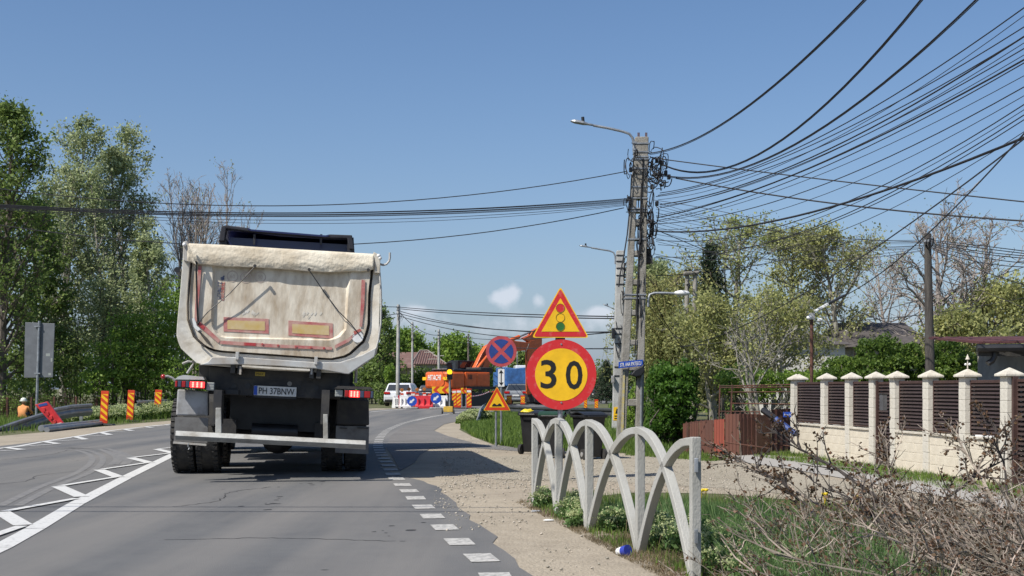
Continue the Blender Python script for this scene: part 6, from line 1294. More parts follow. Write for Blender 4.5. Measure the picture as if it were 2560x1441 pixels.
for x in (.2, .5, .8): xx = x0 + (x1 - x0) * x; w_ = MB().box(xx - .45, xx + .45, .34, .42, .9, 2.1).build('window', m_cglass, H1); MB().box(xx - .5, xx + .5, .3, .38, .82, .9).build('sill', m_cap, w_)
H2 = thing('left_house', 'darker old roof half hidden by shrubs beyond the two pale poles', 'house', tuple(at(1000, 0, 108)[:2]) + (0,)); 
MB().box(-1.3, 1.8, .5, 6, 0, 3.2).build('wall', m_wall, H2); MB().add([(-1.8, 0, 3.0), (2.3, 0, 3.0), (2.3, 6.5, 3.0), (-1.8, 6.5, 3.0), (-1.2, 3.2, 4.5), (1.8, 3.2, 4.5)], [(0, 1, 5, 4), (1, 2, 5), (2, 3, 4, 5), (3, 0, 4), (0, 3, 2, 1)]).build('roof', m_roof, H2); MB().box(-.2, .6, .42, .5, 1.4, 2.3).build('window', m_cglass, H2)
YG = 45; H3 = thing('grey_roofed_house', 'house with a dull grey-brown roof seen through the sparse trees at right', 'house', tuple(at(2215, 0, YG)[:2]) + (0,)); o3 = H3.location.x; g = lambda px, py: ((px - 1280) / F * YG - o3, CH + (HOR - py) / F * YG)
m_roof3 = M('grey brown roof', (.095, .082, .076), .85, .2, 3, .2); ez = g(0, 868)[1]; rz_ = g(0, 816)[1]
MB().box(g(2130, 0)[0] + .2, g(2330, 0)[0], .3, 6, 0, ez).build('wall', m_wall, H3); MB().add([(g(2120, 0)[0], 0, ez), (g(2345, 0)[0], 0, ez), (g(2345, 0)[0], 6.4, ez), (g(2120, 0)[0], 6.4, ez), (g(2140, 0)[0], 3.2, rz_ + .3), (g(2330, 0)[0], 3.2, rz_ + .3)], [(0, 1, 5, 4), (1, 2, 5), (2, 3, 4, 5), (3, 0, 4), (0, 3, 2, 1)]).build('roof', m_roof3, H3)
for px in (2165, 2230, 2290): c = g(px, 905); MB().box(c[0] - .35, c[0] + .35, .24, .32, c[1] - .4, c[1] + .4).build('window', m_cglass, H3)
YW2 = 38; H4 = thing('white_house', 'white rendered house glimpsed behind the lamp post and twigs', 'house', tuple(at(2010, 0, YW2)[:2]) + (0,)); MB().box(-.7, 1.3, 0, 5, 0, CH + (HOR - 862) / F * YW2).build('wall', M('white render', (.62, .60, .56), .9, .1, 3), H4); zt_ = CH + (HOR - 862) / F * YW2
MB().add([(-.9, -.2, zt_), (1.5, -.2, zt_), (1.5, 5.2, zt_), (-.9, 5.2, zt_), (-.4, 2.5, zt_ + .5), (1.0, 2.5, zt_ + .5)], [(0, 1, 5, 4), (1, 2, 5), (2, 3, 4, 5), (3, 0, 4), (0, 3, 2, 1)]).build('roof', m_roof3, H4); MB().box(.1, .7, -.04, .02, .9, 1.7).build('window', m_cglass, H4)
# near roof corner with gutter at the right edge
YR = 15.5; c = at(2450, 860, YR); RH = thing('porch_roof', 'corner of a red tiled roof with a black gutter and downpipe at the right edge', 'roof', (c.x, YR, 0)); m_rt = M('red roof tile', (.10, .035, .035), .7, .2, 6, .2)
zr = c.z; mb = MB(); mb.add([(0, 0, zr), (2.2, -.4, zr + .02), (2.2, 2.2, zr + .17), (.1, 2.2, zr + .15)], [(0, 1, 2, 3)]); o = mb.build('roof_deck', m_rt, RH); s_ = o.modifiers.new('s', 'SOLIDIFY'); s_.thickness = .03
for k in range(10):
    x = .04 + k * .2; MB().tube([(x, -.02 - .18 * x, zr + .02), (x + .1, 2.15, zr + .17)], .02, 6).build('tile_roll', m_rt, o)
MB().tube([(-.06, -.05, zr - .06), (2.2, -.46, zr - .04)], .05, 8).build('gutter', m_black, RH); MB().box(-.02, 2.2, .0, .06, zr - .16, zr - .03).build('fascia', m_dark, RH)
MB().tube([tuple(at(px, py, YR) - Vector((c.x, YR, 0))) for px, py in [(2486, 862), (2487, 880), (2486, 893), (2480, 903), (2469, 910)]], .038, 8).build('downpipe', m_black, RH, smooth=True)
MB().box(.9, 2.2, .3, 2.4, 0, zr - .05).build('wall', m_wall, RH)
# ---------------------------------------------------------------- vegetation
def limb(rnd, p, d, L_, n, wob, grav=0.0):
    pts = [p.copy()]; d = d.normalized()
    for i in range(n):
        d = (d + Vector((rnd.gauss(0, wob), rnd.gauss(0, wob), rnd.gauss(0, wob) + grav))).normalized(); p = p + d * (L_ / n); pts.append(p.copy())
    return pts
def at_t(pts, t):
    x = t * (len(pts) - 1); i = min(int(x), len(pts) - 2); return pts[i].lerp(pts[i + 1], x - i), (pts[i + 1] - pts[i]).normalized()
def leafmesh(name, P, size, mat, parent, seed, asp=.6, up=.35, kind=None):
    g = np.random.default_rng(seed); n = len(P); s = size * g.uniform(.6, 1.35, n)
    d = g.normal(size=(n, 3)); d /= np.linalg.norm(d, axis=1)[:, None]; nn = g.normal(size=(n, 3)); nn[:, 2] += up * 2; t = np.cross(d, nn); t /= (np.linalg.norm(t, axis=1)[:, None] + 1e-9)
    a = d * s[:, None]; b = t * (s * asp)[:, None]
    V = np.stack([P - a * .5, P + b * .5 - a * .05, P + a * .5, P - b * .5 - a * .05], 1).reshape(-1, 3)
    return npmesh(name, V, np.arange(n * 4).reshape(-1, 4), mat, parent, kind=kind)
def tree(name, label, x, y, H, r0, seed, leaf, bark, nleaf, lsize, spread=.3, lo=.25, nl=26, up=.6, sub=7, twig=4, wob=.1, stems=1, group=None, droop=0, prof=None, lean=(0, 0), spreadcl=.3, catg='tree', z0=0, crownname='crown', asp=.62, lo_leaf=0, tk=1.0):
    rnd = random.Random(seed); g = np.random.default_rng(seed); root = thing(name, label, catg, (x, y, z0), 0, group); wood = MB(); tips = []
    prof = prof or (lambda t: math.sin(math.pi * min(1, .15 + t * .85)) ** .7)
    for s in range(stems):
        a0 = rnd.uniform(0, 6.28); d0 = Vector((lean[0] + (.16 * math.cos(a0) if stems > 1 else 0), lean[1] + (.16 * math.sin(a0) if stems > 1 else 0), 1)); Hs = H * (1 if s == 0 else rnd.uniform(.75, .98))
        trunk = limb(rnd, Vector((.15 * math.cos(a0) * (stems > 1), .15 * math.sin(a0) * (stems > 1), -.1)), d0, Hs, 12, .035, .04); k = len(trunk); rr = r0 * (1 if stems == 1 else .7)
        wood.tube(trunk, [rr * (1 - i / (k - 1)) ** .8 + .012 for i in range(k)], 8)
        for i in range(nl // stems):
            t = lo + (1 - lo) * ((i + rnd.random()) / (nl // stems)) ** .9; t = min(.985, t); p, dd = at_t(trunk, t); a = i * 2.4 + rnd.uniform(-.5, .5) + s; q = (t - lo) / (1 - lo)
            L_ = H * spread * prof(q) * rnd.uniform(.7, 1.25) + .25; d = Vector((math.cos(a), math.sin(a), up * rnd.uniform(.6, 1.5)))
            br = limb(rnd, p, d, L_, 6, wob, .06 if not droop else -.02); rb = max(.012, rr * (1 - t) * .55 + .01); wood.tube(br, [rb * (1 - j / 6.6) + .004 for j in range(7)], 5, caps=False)
            for j in range(sub):
                tt = rnd.uniform(.2, 1); p2, d2 = at_t(br, tt); d3 = (d2 + Vector((rnd.gauss(0, .6), rnd.gauss(0, .6), rnd.gauss(.15, .45)))); L2 = L_ * rnd.uniform(.25, .5) * (1.15 - tt * .5); b2 = limb(rnd, p2, d3, L2, 4, wob * 1.3, .04); wood.tube(b2, [rb * .35 * (1 - m_ / 4.6) + .0035 * tk for m_ in range(5)], 3, caps=False); tips.append(b2)
                for m in range(twig):
                    p3, d4 = at_t(b2, rnd.uniform(.2, 1)); dd_ = d4 + Vector((rnd.gauss(0, .6), rnd.gauss(0, .6), rnd.gauss(.1, .5) - droop * 2)); b3 = limb(rnd, p3, dd_, (L2 * rnd.uniform(.3, .6)) if not droop else rnd.uniform(.5, 1.4) * droop, 3 if not droop else 5, wob * 1.5, -droop * .9); wood.tube(b3, [.0045 * tk + rb * .08] * (len(b3) - 1) + [.003 * tk], 3, caps=False); tips.append(b3)
    wood.build('trunk', bark, root, smooth=True, fix=False)
    if nleaf:
        A = np.array([tuple(t_[rnd.randrange(len(t_) - 1)].lerp(t_[-1], rnd.random())) for t_ in rnd.choices(tips, k=nleaf // 6)]); keep = A[:, 2] > lo_leaf * H; A = A[keep]
        P = np.repeat(A, 6, axis=0) + g.normal(size=(len(A) * 6, 3)) * spreadcl * g.uniform(.3, 1, (len(A) * 6, 1)); leafmesh(crownname, P, lsize, leaf, root, seed, asp)
    return root
def bush(name, label, pts, n, size, leaf, seed, group=None, catg='bush', stems=True, bark=None, kind=None):
    """foliage filling lumpy volumes: pts = (x,y,z, rx,ry,rz) in world metres"""
    g = np.random.default_rng(seed); c0 = pts[0]; root = thing(name, label, catg, (c0[0], c0[1], 0), 0, group); o_ = np.array([c0[0], c0[1], 0]); out = []; vol = sum(p[3] * p[4] * p[5] for p in pts) ** 1; rnd = random.Random(seed)
    for p in pts:
        m = int(n * (p[3] * p[4] * p[5]) / vol); d = g.normal(size=(m, 3)); d /= np.linalg.norm(d, axis=1)[:, None]; rr = g.random(m) ** .4
        # lumps: radius modulated by a few random directions
        K = g.normal(size=(14, 3)); K /= np.linalg.norm(K, axis=1)[:, None]; lump = .72 + .42 * np.max(np.clip(d @ K.T, 0, 1) ** 9, axis=1); q = d * (rr * lump)[:, None] * np.array(p[3:6]) + np.array(p[:3]); out.append(q)
    P = np.concatenate(out); P = P[P[:, 2] > .02]; sc_ = 5.2 / max(.6, max(q_[3] for q_ in pts)) ; ph = g.uniform(0, 6, 6); U = P * sc_ * 1.7; fl = np.sin(U[:, 0] + ph[0] + 1.3 * np.sin(U[:, 2] * .9 + ph[1])) * np.sin(U[:, 1] + ph[2] + 1.1 * np.sin(U[:, 0] * 1.1 + ph[3])) + .8 * np.sin(U[:, 2] * 1.5 + ph[4] + np.sin(U[:, 0] * 1.7 + ph[5])); P = P[g.random(len(P)) < np.clip(.55 + fl * .75, .08, 1)]; leafmesh('foliage', P - o_, size, leaf, root, seed)
    if stems:
        w_ = MB()
        for p in pts:
            for k in range(7):
                a = rnd.uniform(0, 6.28); e = Vector((p[0] + p[3] * .7 * math.cos(a) * rnd.random(), p[1] + p[4] * .7 * math.sin(a) * rnd.random(), p[2] + p[5] * rnd.uniform(.2, .85))) - Vector(o_); b_ = Vector((p[0] + rnd.uniform(-.2, .2), p[1] + rnd.uniform(-.2, .2), 0)) - Vector(o_); mid = b_.lerp(e, .5) + Vector((rnd.gauss(0, .15), rnd.gauss(0, .15), .1)); w_.tube([b_, mid, e], [.03, .02, .006], 5, caps=False)
        w_.build('stems', bark or m_bark, root, fix=False, kind='stuff')
    return root
TL_ = 'trees along the left side of the road'
def tx(px, Y): return (px - 1280) / F * Y
# left tree row
tree('poplar', 'dark leafy tree at the far left picture edge', tx(2, 50), 50, 12.6, .2, 1, lf_dark, m_bark, 13000, .16, .20, .1, 60, .9, 7, 4, group=TL_, spreadcl=.26)
tree('poplar', 'second dark leafy tree right behind the leftmost one', tx(85, 54), 54, 9.5, .16, 2, lf_dark, m_bark, 13000, .16, .20, .1, 40, .8, 6, 4, group=TL_, spreadcl=.26)
tree('poplar', 'tall silvery poplar, left half of the pale crowned pair above the road sign', tx(150, 58), 58, 14.3, .2, 3, lf_silver, m_bark_grey, 16000, .15, .17, .12, 64, 1.2, 7, 4, stems=2, group=TL_, spreadcl=.28)
tree('poplar', 'tall silvery poplar, right half of the pale crowned pair', tx(238, 60), 60, 14.4, .2, 4, lf_silver, m_bark_grey, 16000, .15, .16, .14, 60, 1.2, 7, 4, stems=2, group=TL_, spreadcl=.28)
tree('poplar', 'slender sparsely leaved tree right of the silvery poplars', tx(335, 58), 58, 11.6, .16, 5, lf_silver, m_bark_grey, 8500, .15, .14, .12, 44, 1.2, 6, 3, stems=2, group=TL_, spreadcl=.26, prof=lambda t: (1 - t) ** .6 + .15)
tree('poplar', 'thin leafy young tree between the slender tree and the truck', tx(392, 56), 56, 8.0, .12, 6, lf_silver, m_bark_grey, 7000, .15, .16, .12, 30, 1.0, 6, 3, group=TL_, spreadcl=.24)
tree('bare_tree', 'bare many-stemmed tree rising left of the truck, left of the pair', tx(440, 62), 62, 12.6, .12, 7, lf_bud, m_bark_pink, 150, .1, .19, .3, 64, 2.2, 5, 3, stems=4, wob=.09, group=TL_, tk=1.5)
tree('bare_tree', 'bare many-stemmed tree directly above the truck tarp, right of the pair', tx(525, 63), 63, 13.2, .12, 8, lf_bud, m_bark_pink, 150, .1, .19, .3, 68, 2.2, 5, 3, stems=4, wob=.09, group=TL_, tk=1.5)
tree('bare_tree', 'slim bare tree between the other two bare trees beside the truck cab', tx(482, 66), 66, 12.9, .1, 19, lf_bud, m_bark_pink, 100, .1, .17, .3, 60, 2.2, 6, 3, stems=3, wob=.08, group=TL_, tk=1.5)
tree('bare_tree', 'thin bare twigs rising above the slender leafy tree', tx(362, 64), 64, 12.8, .09, 9, lf_bud, m_bark_pink, 60, .1, .09, .45, 26, 2.4, 5, 3, stems=3, wob=.08, group=TL_, tk=2.5)
# green understorey on the left
def lump(pxs, Y, ry=1.3): return [(tx(a, Y + d), Y + d, CH + (HOR - b) / F * (Y + d), rx * Y / F, ry, rz * Y / F) for a, b, rx, rz, d in pxs]
bush('shrub', 'large bright green shrub reaching the truck from the left tree row', lump([(400, 850, 62, 130, 0), (450, 800, 50, 110, 1.5), (360, 930, 60, 80, -.5), (430, 950, 60, 70, -.5)], 53), 24000, .13, lf_mid, 21, 'green shrubs under the left trees')
bush('shrub', 'green hawthorn-like shrub with layered branches, left of the brightest shrub', lump([(290, 900, 75, 90, 0), (250, 960, 70, 60, -.5), (320, 830, 55, 75, 1)], 52), 15000, .13, lf_mid, 22, 'green shrubs under the left trees')
bush('shrub', 'dark low shrub behind the grey sign back', lump([(110, 950, 90, 80, 0), (30, 930, 80, 90, 1), (170, 900, 60, 70, 2), (60, 1000, 110, 50, -2)], 52), 14000, .14, lf_dark, 23, 'green shrubs under the left trees')
bush('shrub', 'pale green airy undergrowth between the grey sign back and the hawthorn-like shrub', lump([(190, 850, 70, 130, 0), (260, 760, 55, 110, 1), (120, 800, 60, 120, 1), (330, 740, 45, 90, 1)], 55), 12000, .13, lf_silver, 25, 'green shrubs under the left trees')
bush('shrub', 'tall leafy shrub rising behind the brightest green shrub', lump([(520, 900, 60, 120, 0), (600, 930, 60, 90, 0)], 60), 9000, .16, lf_mid, 24, 'green shrubs under the left trees')
# distant wood behind, one mass closing the gaps low down
g_ = np.random.default_rng(31); P = []
for k in range(60):
    x = -56 + k * 1.5 + g_.normal() * .4; y = (98 if x < -10 else 165) + g_.normal() * 5; h = g_.uniform(2.6, 5.2) if x > -22 else g_.uniform(3.5, 7); d = g_.normal(size=(900, 3)); d /= np.linalg.norm(d, axis=1)[:, None]; q = d * (g_.random(900) ** .4)[:, None] * np.array([1.8, 1.8, h / 2]); q += np.array([x, y, h / 2]); P.append(q)
o = leafmesh('distant_trees', np.concatenate(P), .32, lf_dark, None, 31, kind='stuff'); tag(o, 'distant dark green belt of trees closing the view behind the left row', 'trees')
# trees round the roadworks
tree('conifer_like_tree', 'dark tree immediately right of the truck body', tx(952, 90), 90, 7.0, .15, 41, lf_dark, m_bark, 9000, .2, .24, .1, 30, .6, 6, 3, spreadcl=.3)
bush('shrub', 'dark shrub mass below the truck-side tree behind the white hatchback', lump([(935, 950, 40, 60, 0), (965, 985, 45, 30, -4), (905, 960, 50, 60, 0), (985, 950, 25, 40, 4)], 88), 9000, .2, lf_dark, 42)
for i, (px, top, Y, sp, n_, lab) in enumerate([(1005, 838, 115, .32, 7000, 'round green tree behind the tall pale pole'), (1050, 852, 118, .3, 5000, 'green tree left behind the brown roof ridge'), (1110, 860, 122, .36, 6000, 'green tree just right of the brown house roof'), (1145, 852, 120, .36, 7000, 'fuller green tree right of the brown house, left of the dark wooden pole'), (1200, 885, 125, .4, 4000, 'low green tree behind the excavator boom foot')]):
    tree('leafy_tree', lab, tx(px, Y), Y, CH + (HOR - top) / F * Y, .18, 50 + i, lf_mid, m_bark, n_, .3, sp, .2, 26, .7, 5, 3, group='green trees behind the roadworks', spreadcl=.4)
bush('shrub', 'overgrown hedge in front of the brown house', lump([(1045, 950, 34, 34, 0), (1080, 944, 26, 32, 0), (1062, 948, 26, 32, 0), (1000, 960, 25, 26, 0), (1110, 950, 22, 26, 0)], 94), 8000, .22, lf_dark, 61)
bush('shrub', 'bright green shrub between the two pale poles and the white hatchback', lump([(975, 935, 18, 26, 0)], 86), 2500, .2, lf_mid, 62)
for i, (px, top, Y, lab) in enumerate([(1310, 893, 130, 'dark tree behind the white lorry'), (1345, 905, 140, 'low dark tree behind the excavator stick')]): tree('leafy_tree', lab, tx(px, Y), Y, CH + (HOR - top) / F * Y, .18, 70 + i, lf_dark, m_bark, 4000, .32, .4, .15, 24, .6, 5, 3, group='dark trees behind the lorry', spreadcl=.4)
def conifer(label, x, y, H, rad, seed, n, group=None, name='conifer', droop=.35):
    rnd = random.Random(seed); g = np.random.default_rng(seed); r = thing(name, label, 'tree', (x, y, 0), 0, group); wd = MB(); wd.tube([(0, 0, 0), (0, 0, H * .5), (0, 0, H)], [rad * .07, rad * .04, .01], 7); P = []
    nb = 90
    for k in range(nb):
        t = (k / nb) ** .9; z = H * (.12 + .86 * t); L_ = rad * (1 - t) ** .8 * rnd.uniform(.7, 1.15) + .12; a = k * 2.4; pts = [Vector((0, 0, z))] + [Vector((math.cos(a) * L_ * q, math.sin(a) * L_ * q, z - droop * L_ * q ** 1.6 + .12 * q)) for q in (.4, .75, 1)]; wd.tube(pts, [.03, .02, .012, .004], 4, caps=False)
        m = int(n / nb * (1 - t * .7) * 1.5); q = g.random(m) ** .7; c = np.stack([math.cos(a) * L_ * q, math.sin(a) * L_ * q, z - droop * L_ * q ** 1.6 - np.abs(g.normal(size=m)) * .12 * rad], 1) + g.normal(size=(m, 3)) * np.array([.08, .08, .03]) * rad; P.append(c)
    wd.build('trunk', m_bark, r, fix=False); leafmesh('crown', np.concatenate(P), .05 * rad + .09, lf_con, r, seed, .4); return r
conifer('dark conifer beyond the road between the 30 sign and the pale pole', tx(1516, 90), 90, CH + (HOR - 898) / F * 90, 1.15, 81, 6000, droop=.1)
bush('shrub', 'dark low trees on the horizon right of the 30 sign', lump([(1500, 950, 40, 26, 0), (1560, 945, 40, 35, 6), (1620, 930, 40, 45, 0)], 92), 8000, .24, lf_dark, 82)
conifer('dark spruce rising above the sparse trees right of the utility poles', tx(1775, 43), 43, CH + (HOR - 592) / F * 43, 1.35, 83, 9000, name='spruce', droop=.7)
# weeping willow behind the poles
def willow(label, x, y, H, rad, seed, n, leaf, nb=34):
    rnd = random.Random(seed); g = np.random.default_rng(seed); r = thing('willow', label, 'tree', (x, y, 0)); wd = MB(); tr = limb(rnd, Vector((0, 0, 0)), Vector((.05, 0, 1)), H * .75, 8, .06); wd.tube(tr, [.22 * (1 - i / 10) for i in range(9)], 8); P = []; sw = MB()
    for k in range(nb):
        p, d = at_t(tr, rnd.uniform(.35, 1)); a = rnd.uniform(0, 6.28); L_ = rad * rnd.uniform(.6, 1.15); br = limb(rnd, p, Vector((math.cos(a), math.sin(a), 1.3)), L_ * 1.4, 6, .12, -.1); wd.tube(br, [.05 - .006 * i for i in range(7)], 5, caps=False)
        for j in range(15):
            p2, _ = at_t(br, rnd.uniform(.25, 1)); h = limb(rnd, p2, Vector((rnd.gauss(0, .5), rnd.gauss(0, .5), .2)), rnd.uniform(1.2, min(3.2, p2.z * .75)), 7, .07, -.55); sw.tube(h, [.01, .009, .008, .007, .006, .005, .004, .003], 3, caps=False)
            for q in h[1:]: P += [tuple(q)] * 1
    A = np.array(P); k = max(1, n // len(A)); Q = np.repeat(A, k, axis=0) + g.normal(size=(len(A) * k, 3)) * np.array([.1, .1, .22]); wd.build('trunk', m_bark, r, smooth=True, fix=False); sw.build('hanging_shoots', M('willow shoots', (.20, .18, .06), .8), r, fix=False); leafmesh('crown', Q, .13, leaf, r, seed, .35); return r
willow('large yellow-green weeping willow directly right of the leaning utility pole', tx(1672, 42), 42, 6.3, 1.15, 91, 22000, lf_yel, 30)
tree('leafy_tree', 'taller grey-green tree top beside the willow and leaning pole', tx(1655, 50), 50, CH + (HOR - 668) / F * 50, .15, 92, lf_silver, m_bark, 7000, .15, .22, .3, 26, .9, 6, 3, spreadcl=.25)
tree('sparse_tree', 'spreading sparse yellow-green tree just right of the spruce', tx(1850, 44), 44, CH + (HOR - 575) / F * 44, .17, 93, lf_bud, m_bark_grey, 4800, .11, .34, .3, 26, .8, 8, 4, wob=.16, spreadcl=.2, group='sparse spring trees behind the fences')
tree('sparse_tree', 'sparse yellow-green tree in the middle of the garden, left of the solar lamp', tx(1985, 48), 48, CH + (HOR - 600) / F * 48, .17, 94, lf_yel, m_bark_grey, 9000, .11, .32, .3, 28, .8, 8, 4, wob=.16, spreadcl=.24, group='sparse spring trees behind the fences')
tree('sparse_tree', 'sparse spring tree with green tufts above the solar lamp', tx(2120, 47), 47, CH + (HOR - 590) / F * 47, .16, 95, lf_yel, m_bark_grey, 6500, .11, .30, .3, 26, .9, 8, 4, wob=.16, spreadcl=.22, group='sparse spring trees behind the fences')
tree('sparse_tree', 'low green leafy tree behind the trellis', tx(1800, 33), 33, CH + (HOR - 775) / F * 33, .1, 96, lf_yel, m_bark_grey, 11000, .09, .42, .15, 26, .7, 8, 4, spreadcl=.25, stems=2, group='sparse spring trees behind the fences')
tree('sparse_tree', 'green garden tree with pale branches behind the thin brown lamp post', tx(1930, 34), 34, CH + (HOR - 760) / F * 34, .1, 97, lf_yel, m_bark_grey, 9000, .09, .42, .15, 24, .7, 8, 4, spreadcl=.25, stems=2, group='sparse spring trees behind the fences')
tree('bare_tree', 'bare spreading tree left behind the dark wooden pole', tx(2335, 40), 40, CH + (HOR - 560) / F * 40, .17, 98, lf_bud, m_bark_pink, 250, .08, .42, .3, 20, .8, 10, 5, wob=.2, group='bare trees at the right', tk=1.6)
tree('bare_tree', 'bare tree with wavy limbs at the right picture edge side of the wooden pole', tx(2440, 42), 42, CH + (HOR - 570) / F * 42, .15, 99, lf_bud, m_bark_pink, 300, .08, .36, .3, 18, .9, 10, 5, wob=.2, group='bare trees at the right', tk=1.6)
tree('bare_tree', 'thin twiggy tree low behind the grey-roofed house', tx(2240, 52), 52, CH + (HOR - 650) / F * 52, .12, 100, lf_bud, m_bark_pink, 500, .1, .36, .25, 20, .8, 9, 4, wob=.18, group='bare trees at the right', tk=1.6)
tree('bare_tree', 'pale bare shrub tree growing behind the trellis', tx(1905, 24.5), 24.5, 2.5, .05, 101, lf_bud, m_bark_grey, 300, .05, .42, .1, 16, 1.1, 7, 4, stems=3, wob=.14)
tree('leafy_tree', 'green tree at the far right behind the porch roof', tx(2530, 40), 40, CH + (HOR - 740) / F * 40, .13, 102, lf_yel, m_bark, 9000, .13, .45, .15, 26, .6, 8, 3, spreadcl=.3)
tree('leafy_tree', 'young green tree between the wooden pole and the porch roof', tx(2420, 36), 36, CH + (HOR - 800) / F * 36, .1, 103, lf_yel, m_bark, 7000, .12, .45, .15, 22, .6, 7, 3, spreadcl=.25)
# evergreen hedge behind the cream fence
bush('hedge', 'dense dark green evergreen hedge behind the cream fence, left of the wooden pole', lump([(2110, 925, 60, 45, 0), (2200, 895, 70, 62, 0), (2270, 905, 50, 60, .5), (2150, 950, 90, 50, -.5)], 25, .7), 30000, .07, lf_thuja, 111)
bush('hedge', 'dense dark green evergreen hedge right of the wooden pole', lump([(2370, 905, 55, 62, 0), (2420, 925, 50, 50, 0), (2330, 930, 40, 40, 0)], 25.5, .7), 18000, .07, lf_thuja, 112)
bush('hedge', 'green hedge filling the gap behind the fence corner', lump([(1990, 950, 60, 30, 0), (1900, 960, 60, 45, 0), (2060, 945, 30, 28, 0), (1830, 955, 45, 50, 1)], 27, .7), 13000, .075, lf_mid, 113)
bush('bush', 'glossy dark green bush between the utility pole and the brown sheet fence', lump([(1680, 1000, 66, 95, 0), (1650, 950, 42, 60, .5), (1715, 950, 34, 55, .3), (1650, 1060, 40, 55, 0), (1700, 1070, 50, 50, .2)], 24, .75), 26000, .075, lf_laurel, 114)
bush('bush', 'lower green bush seen through the openings of the leaning pole', lump([(1590, 1000, 24, 50, 0), (1575, 1050, 24, 30, 0)], 36, .6), 5000, .1, lf_mid, 115)
# ---------------------------------------------------------------- grass
def inpoly(px, py, poly):
    c = np.zeros(len(px), bool); n = len(poly)
    for i in range(n):
        x0, y0 = poly[i]; x1, y1 = poly[i - 1]; m = ((y0 > py) != (y1 > py)) & (px < (x1 - x0) * (py - y0) / (y1 - y0 + 1e-12) + x0); c ^= m
    return c
def grass(name, label, poly_px, n, h0, h1, wd, mat, seed, lean=.25, clump=0, cat_='grass', world=None):
    g = np.random.default_rng(seed); poly = world or [tuple(gp(x, y)[:2]) for x, y in poly_px]; A = np.array(poly); lo_, hi_ = A.min(0), A.max(0)
    # density falls with the square of distance so that near blades are many
    X = []; Yv = []; tot = 0
    while tot < n:
        x = g.uniform(lo_[0], hi_[0], n * 2); y = g.uniform(lo_[1], hi_[1], n * 2); k = inpoly(x, y, poly) & (g.random(n * 2) < np.minimum(1, (lo_[1] / y) ** .8)); 
        if clump:
            f = np.sin(x * clump + 1.3 * np.sin(y * clump * .7)) * np.sin(y * clump * 1.1 + 2 * np.sin(x * clump * .6)); k &= g.random(n * 2) < (.25 + .75 * (f > -.1))
        X.append(x[k]); Yv.append(y[k]); tot += k.sum()
    x = np.concatenate(X)[:n]; y = np.concatenate(Yv)[:n]; h = g.uniform(h0, h1, n) * g.uniform(.6, 1, n); a = g.uniform(0, 6.283, n); b = a + g.normal(0, .8, n) + 1.57; l_ = np.abs(g.normal(lean, lean * .6, n)) * h
    w_ = wd * g.uniform(.6, 1.2, n); dx, dy = np.cos(a) * w_ / 2, np.sin(a) * w_ / 2; ex, ey = np.cos(b) * l_, np.sin(b) * l_; z = np.zeros(n)
    V = np.stack([np.stack([x - dx, y - dy, z], 1), np.stack([x + dx, y + dy, z], 1), np.stack([x + dx * .8 + ex * .35, y + dy * .8 + ey * .35, h * .55], 1), np.stack([x - dx * .8 + ex * .35, y - dy * .8 + ey * .35, h * .55], 1), np.stack([x + ex, y + ey, h * (1 - .25 * l_ / h)], 1)], 1).reshape(-1, 3)
    i = np.arange(n)[:, None] * 5; Q = np.concatenate([i + np.array([[0, 1, 2]]), i + np.array([[0, 2, 3]]), i + np.array([[3, 2, 4]])], 0); o = npmesh(name, V, Q, mat, kind='stuff'); tag(o, label, cat_); return o
verge = [(1325, 1262), (1400, 1238), (1600, 1240), (1820, 1250), (2150, 1262), (2560, 1320), (2700, 1345), (2900, 1600), (1900, 1620), (1700, 1441), (1560, 1392), (1460, 1330), (1370, 1295)]
verge_in = [(1480, 1292), (1600, 1262), (1820, 1258), (2150, 1275), (2560, 1330), (2800, 1380), (2900, 1600), (2050, 1620), (1790, 1470), (1640, 1395), (1560, 1345)]
grass('grass', 'green verge grass behind and between the concrete arches', verge, 26000, .04, .13, .007, m_grass, 201, clump=3)
grass('tall_grass', 'tall blue-green grass growing right of the nearest arch', [(1770, 1330), (1900, 1310), (2000, 1350), (2150, 1400), (2450, 1620), (2050, 1640), (1850, 1480)], 26000, .14, .38, .010, m_grass_b, 202, lean=.35)
grass('tall_grass', 'tall grass tufts between the middle arches', [(1500, 1290), (1700, 1275), (1850, 1300), (1820, 1380), (1640, 1370)], 8000, .10, .26, .009, m_grass_b, 203, lean=.35)
grass('dry_grass', 'dry brown grass litter at the feet of the arches', [(1290, 1258), (1400, 1245), (1560, 1300), (1740, 1390), (1860, 1470), (1800, 1620), (1700, 1470), (1560, 1400), (1420, 1325)], 15000, .015, .07, .005, m_dry, 204, lean=.9, clump=4)
grass('dry_grass', 'pale dry stalks standing among the verge grass', verge_in, 3500, .08, .30, .005, m_dry, 214, lean=.5)
grass('grass', 'grass patch sloping up to the poles behind the bins', [(1150, 1070), (1168, 1052), (1190, 1040), (1270, 1030), (1600, 1032), (1680, 1050), (1700, 1136), (1560, 1136), (1310, 1126), (1235, 1112), (1185, 1094)], 90000, .07, .24, .018, m_grass, 205, clump=1.3)
grass('grass', 'thin grass along the foot of the cream fence', [(1880, 1143), (1985, 1130), (2070, 1150), (2540, 1222), (2700, 1260), (2620, 1262), (2250, 1208), (2040, 1165)], 9000, .03, .12, .008, m_grass, 206, clump=2.5)
grass('grass', 'grass along the kerb of the concrete path by the brown fence', [(1620, 1120), (1710, 1130), (1760, 1140), (1840, 1148), (1780, 1156), (1560, 1140)], 6000, .03, .14, .010, m_grass, 207)
grass('grass', 'grass and weeds under the left guardrail', None, 60000, .08, .34, .022, m_grass, 208, clump=.9, world=[(-26, 20), (-13.6, 24), (-13, 32), (-12.9, 40), (-12.0, 52), (-9.8, 64), (-12, 75), (-40, 75), (-40, 30)])
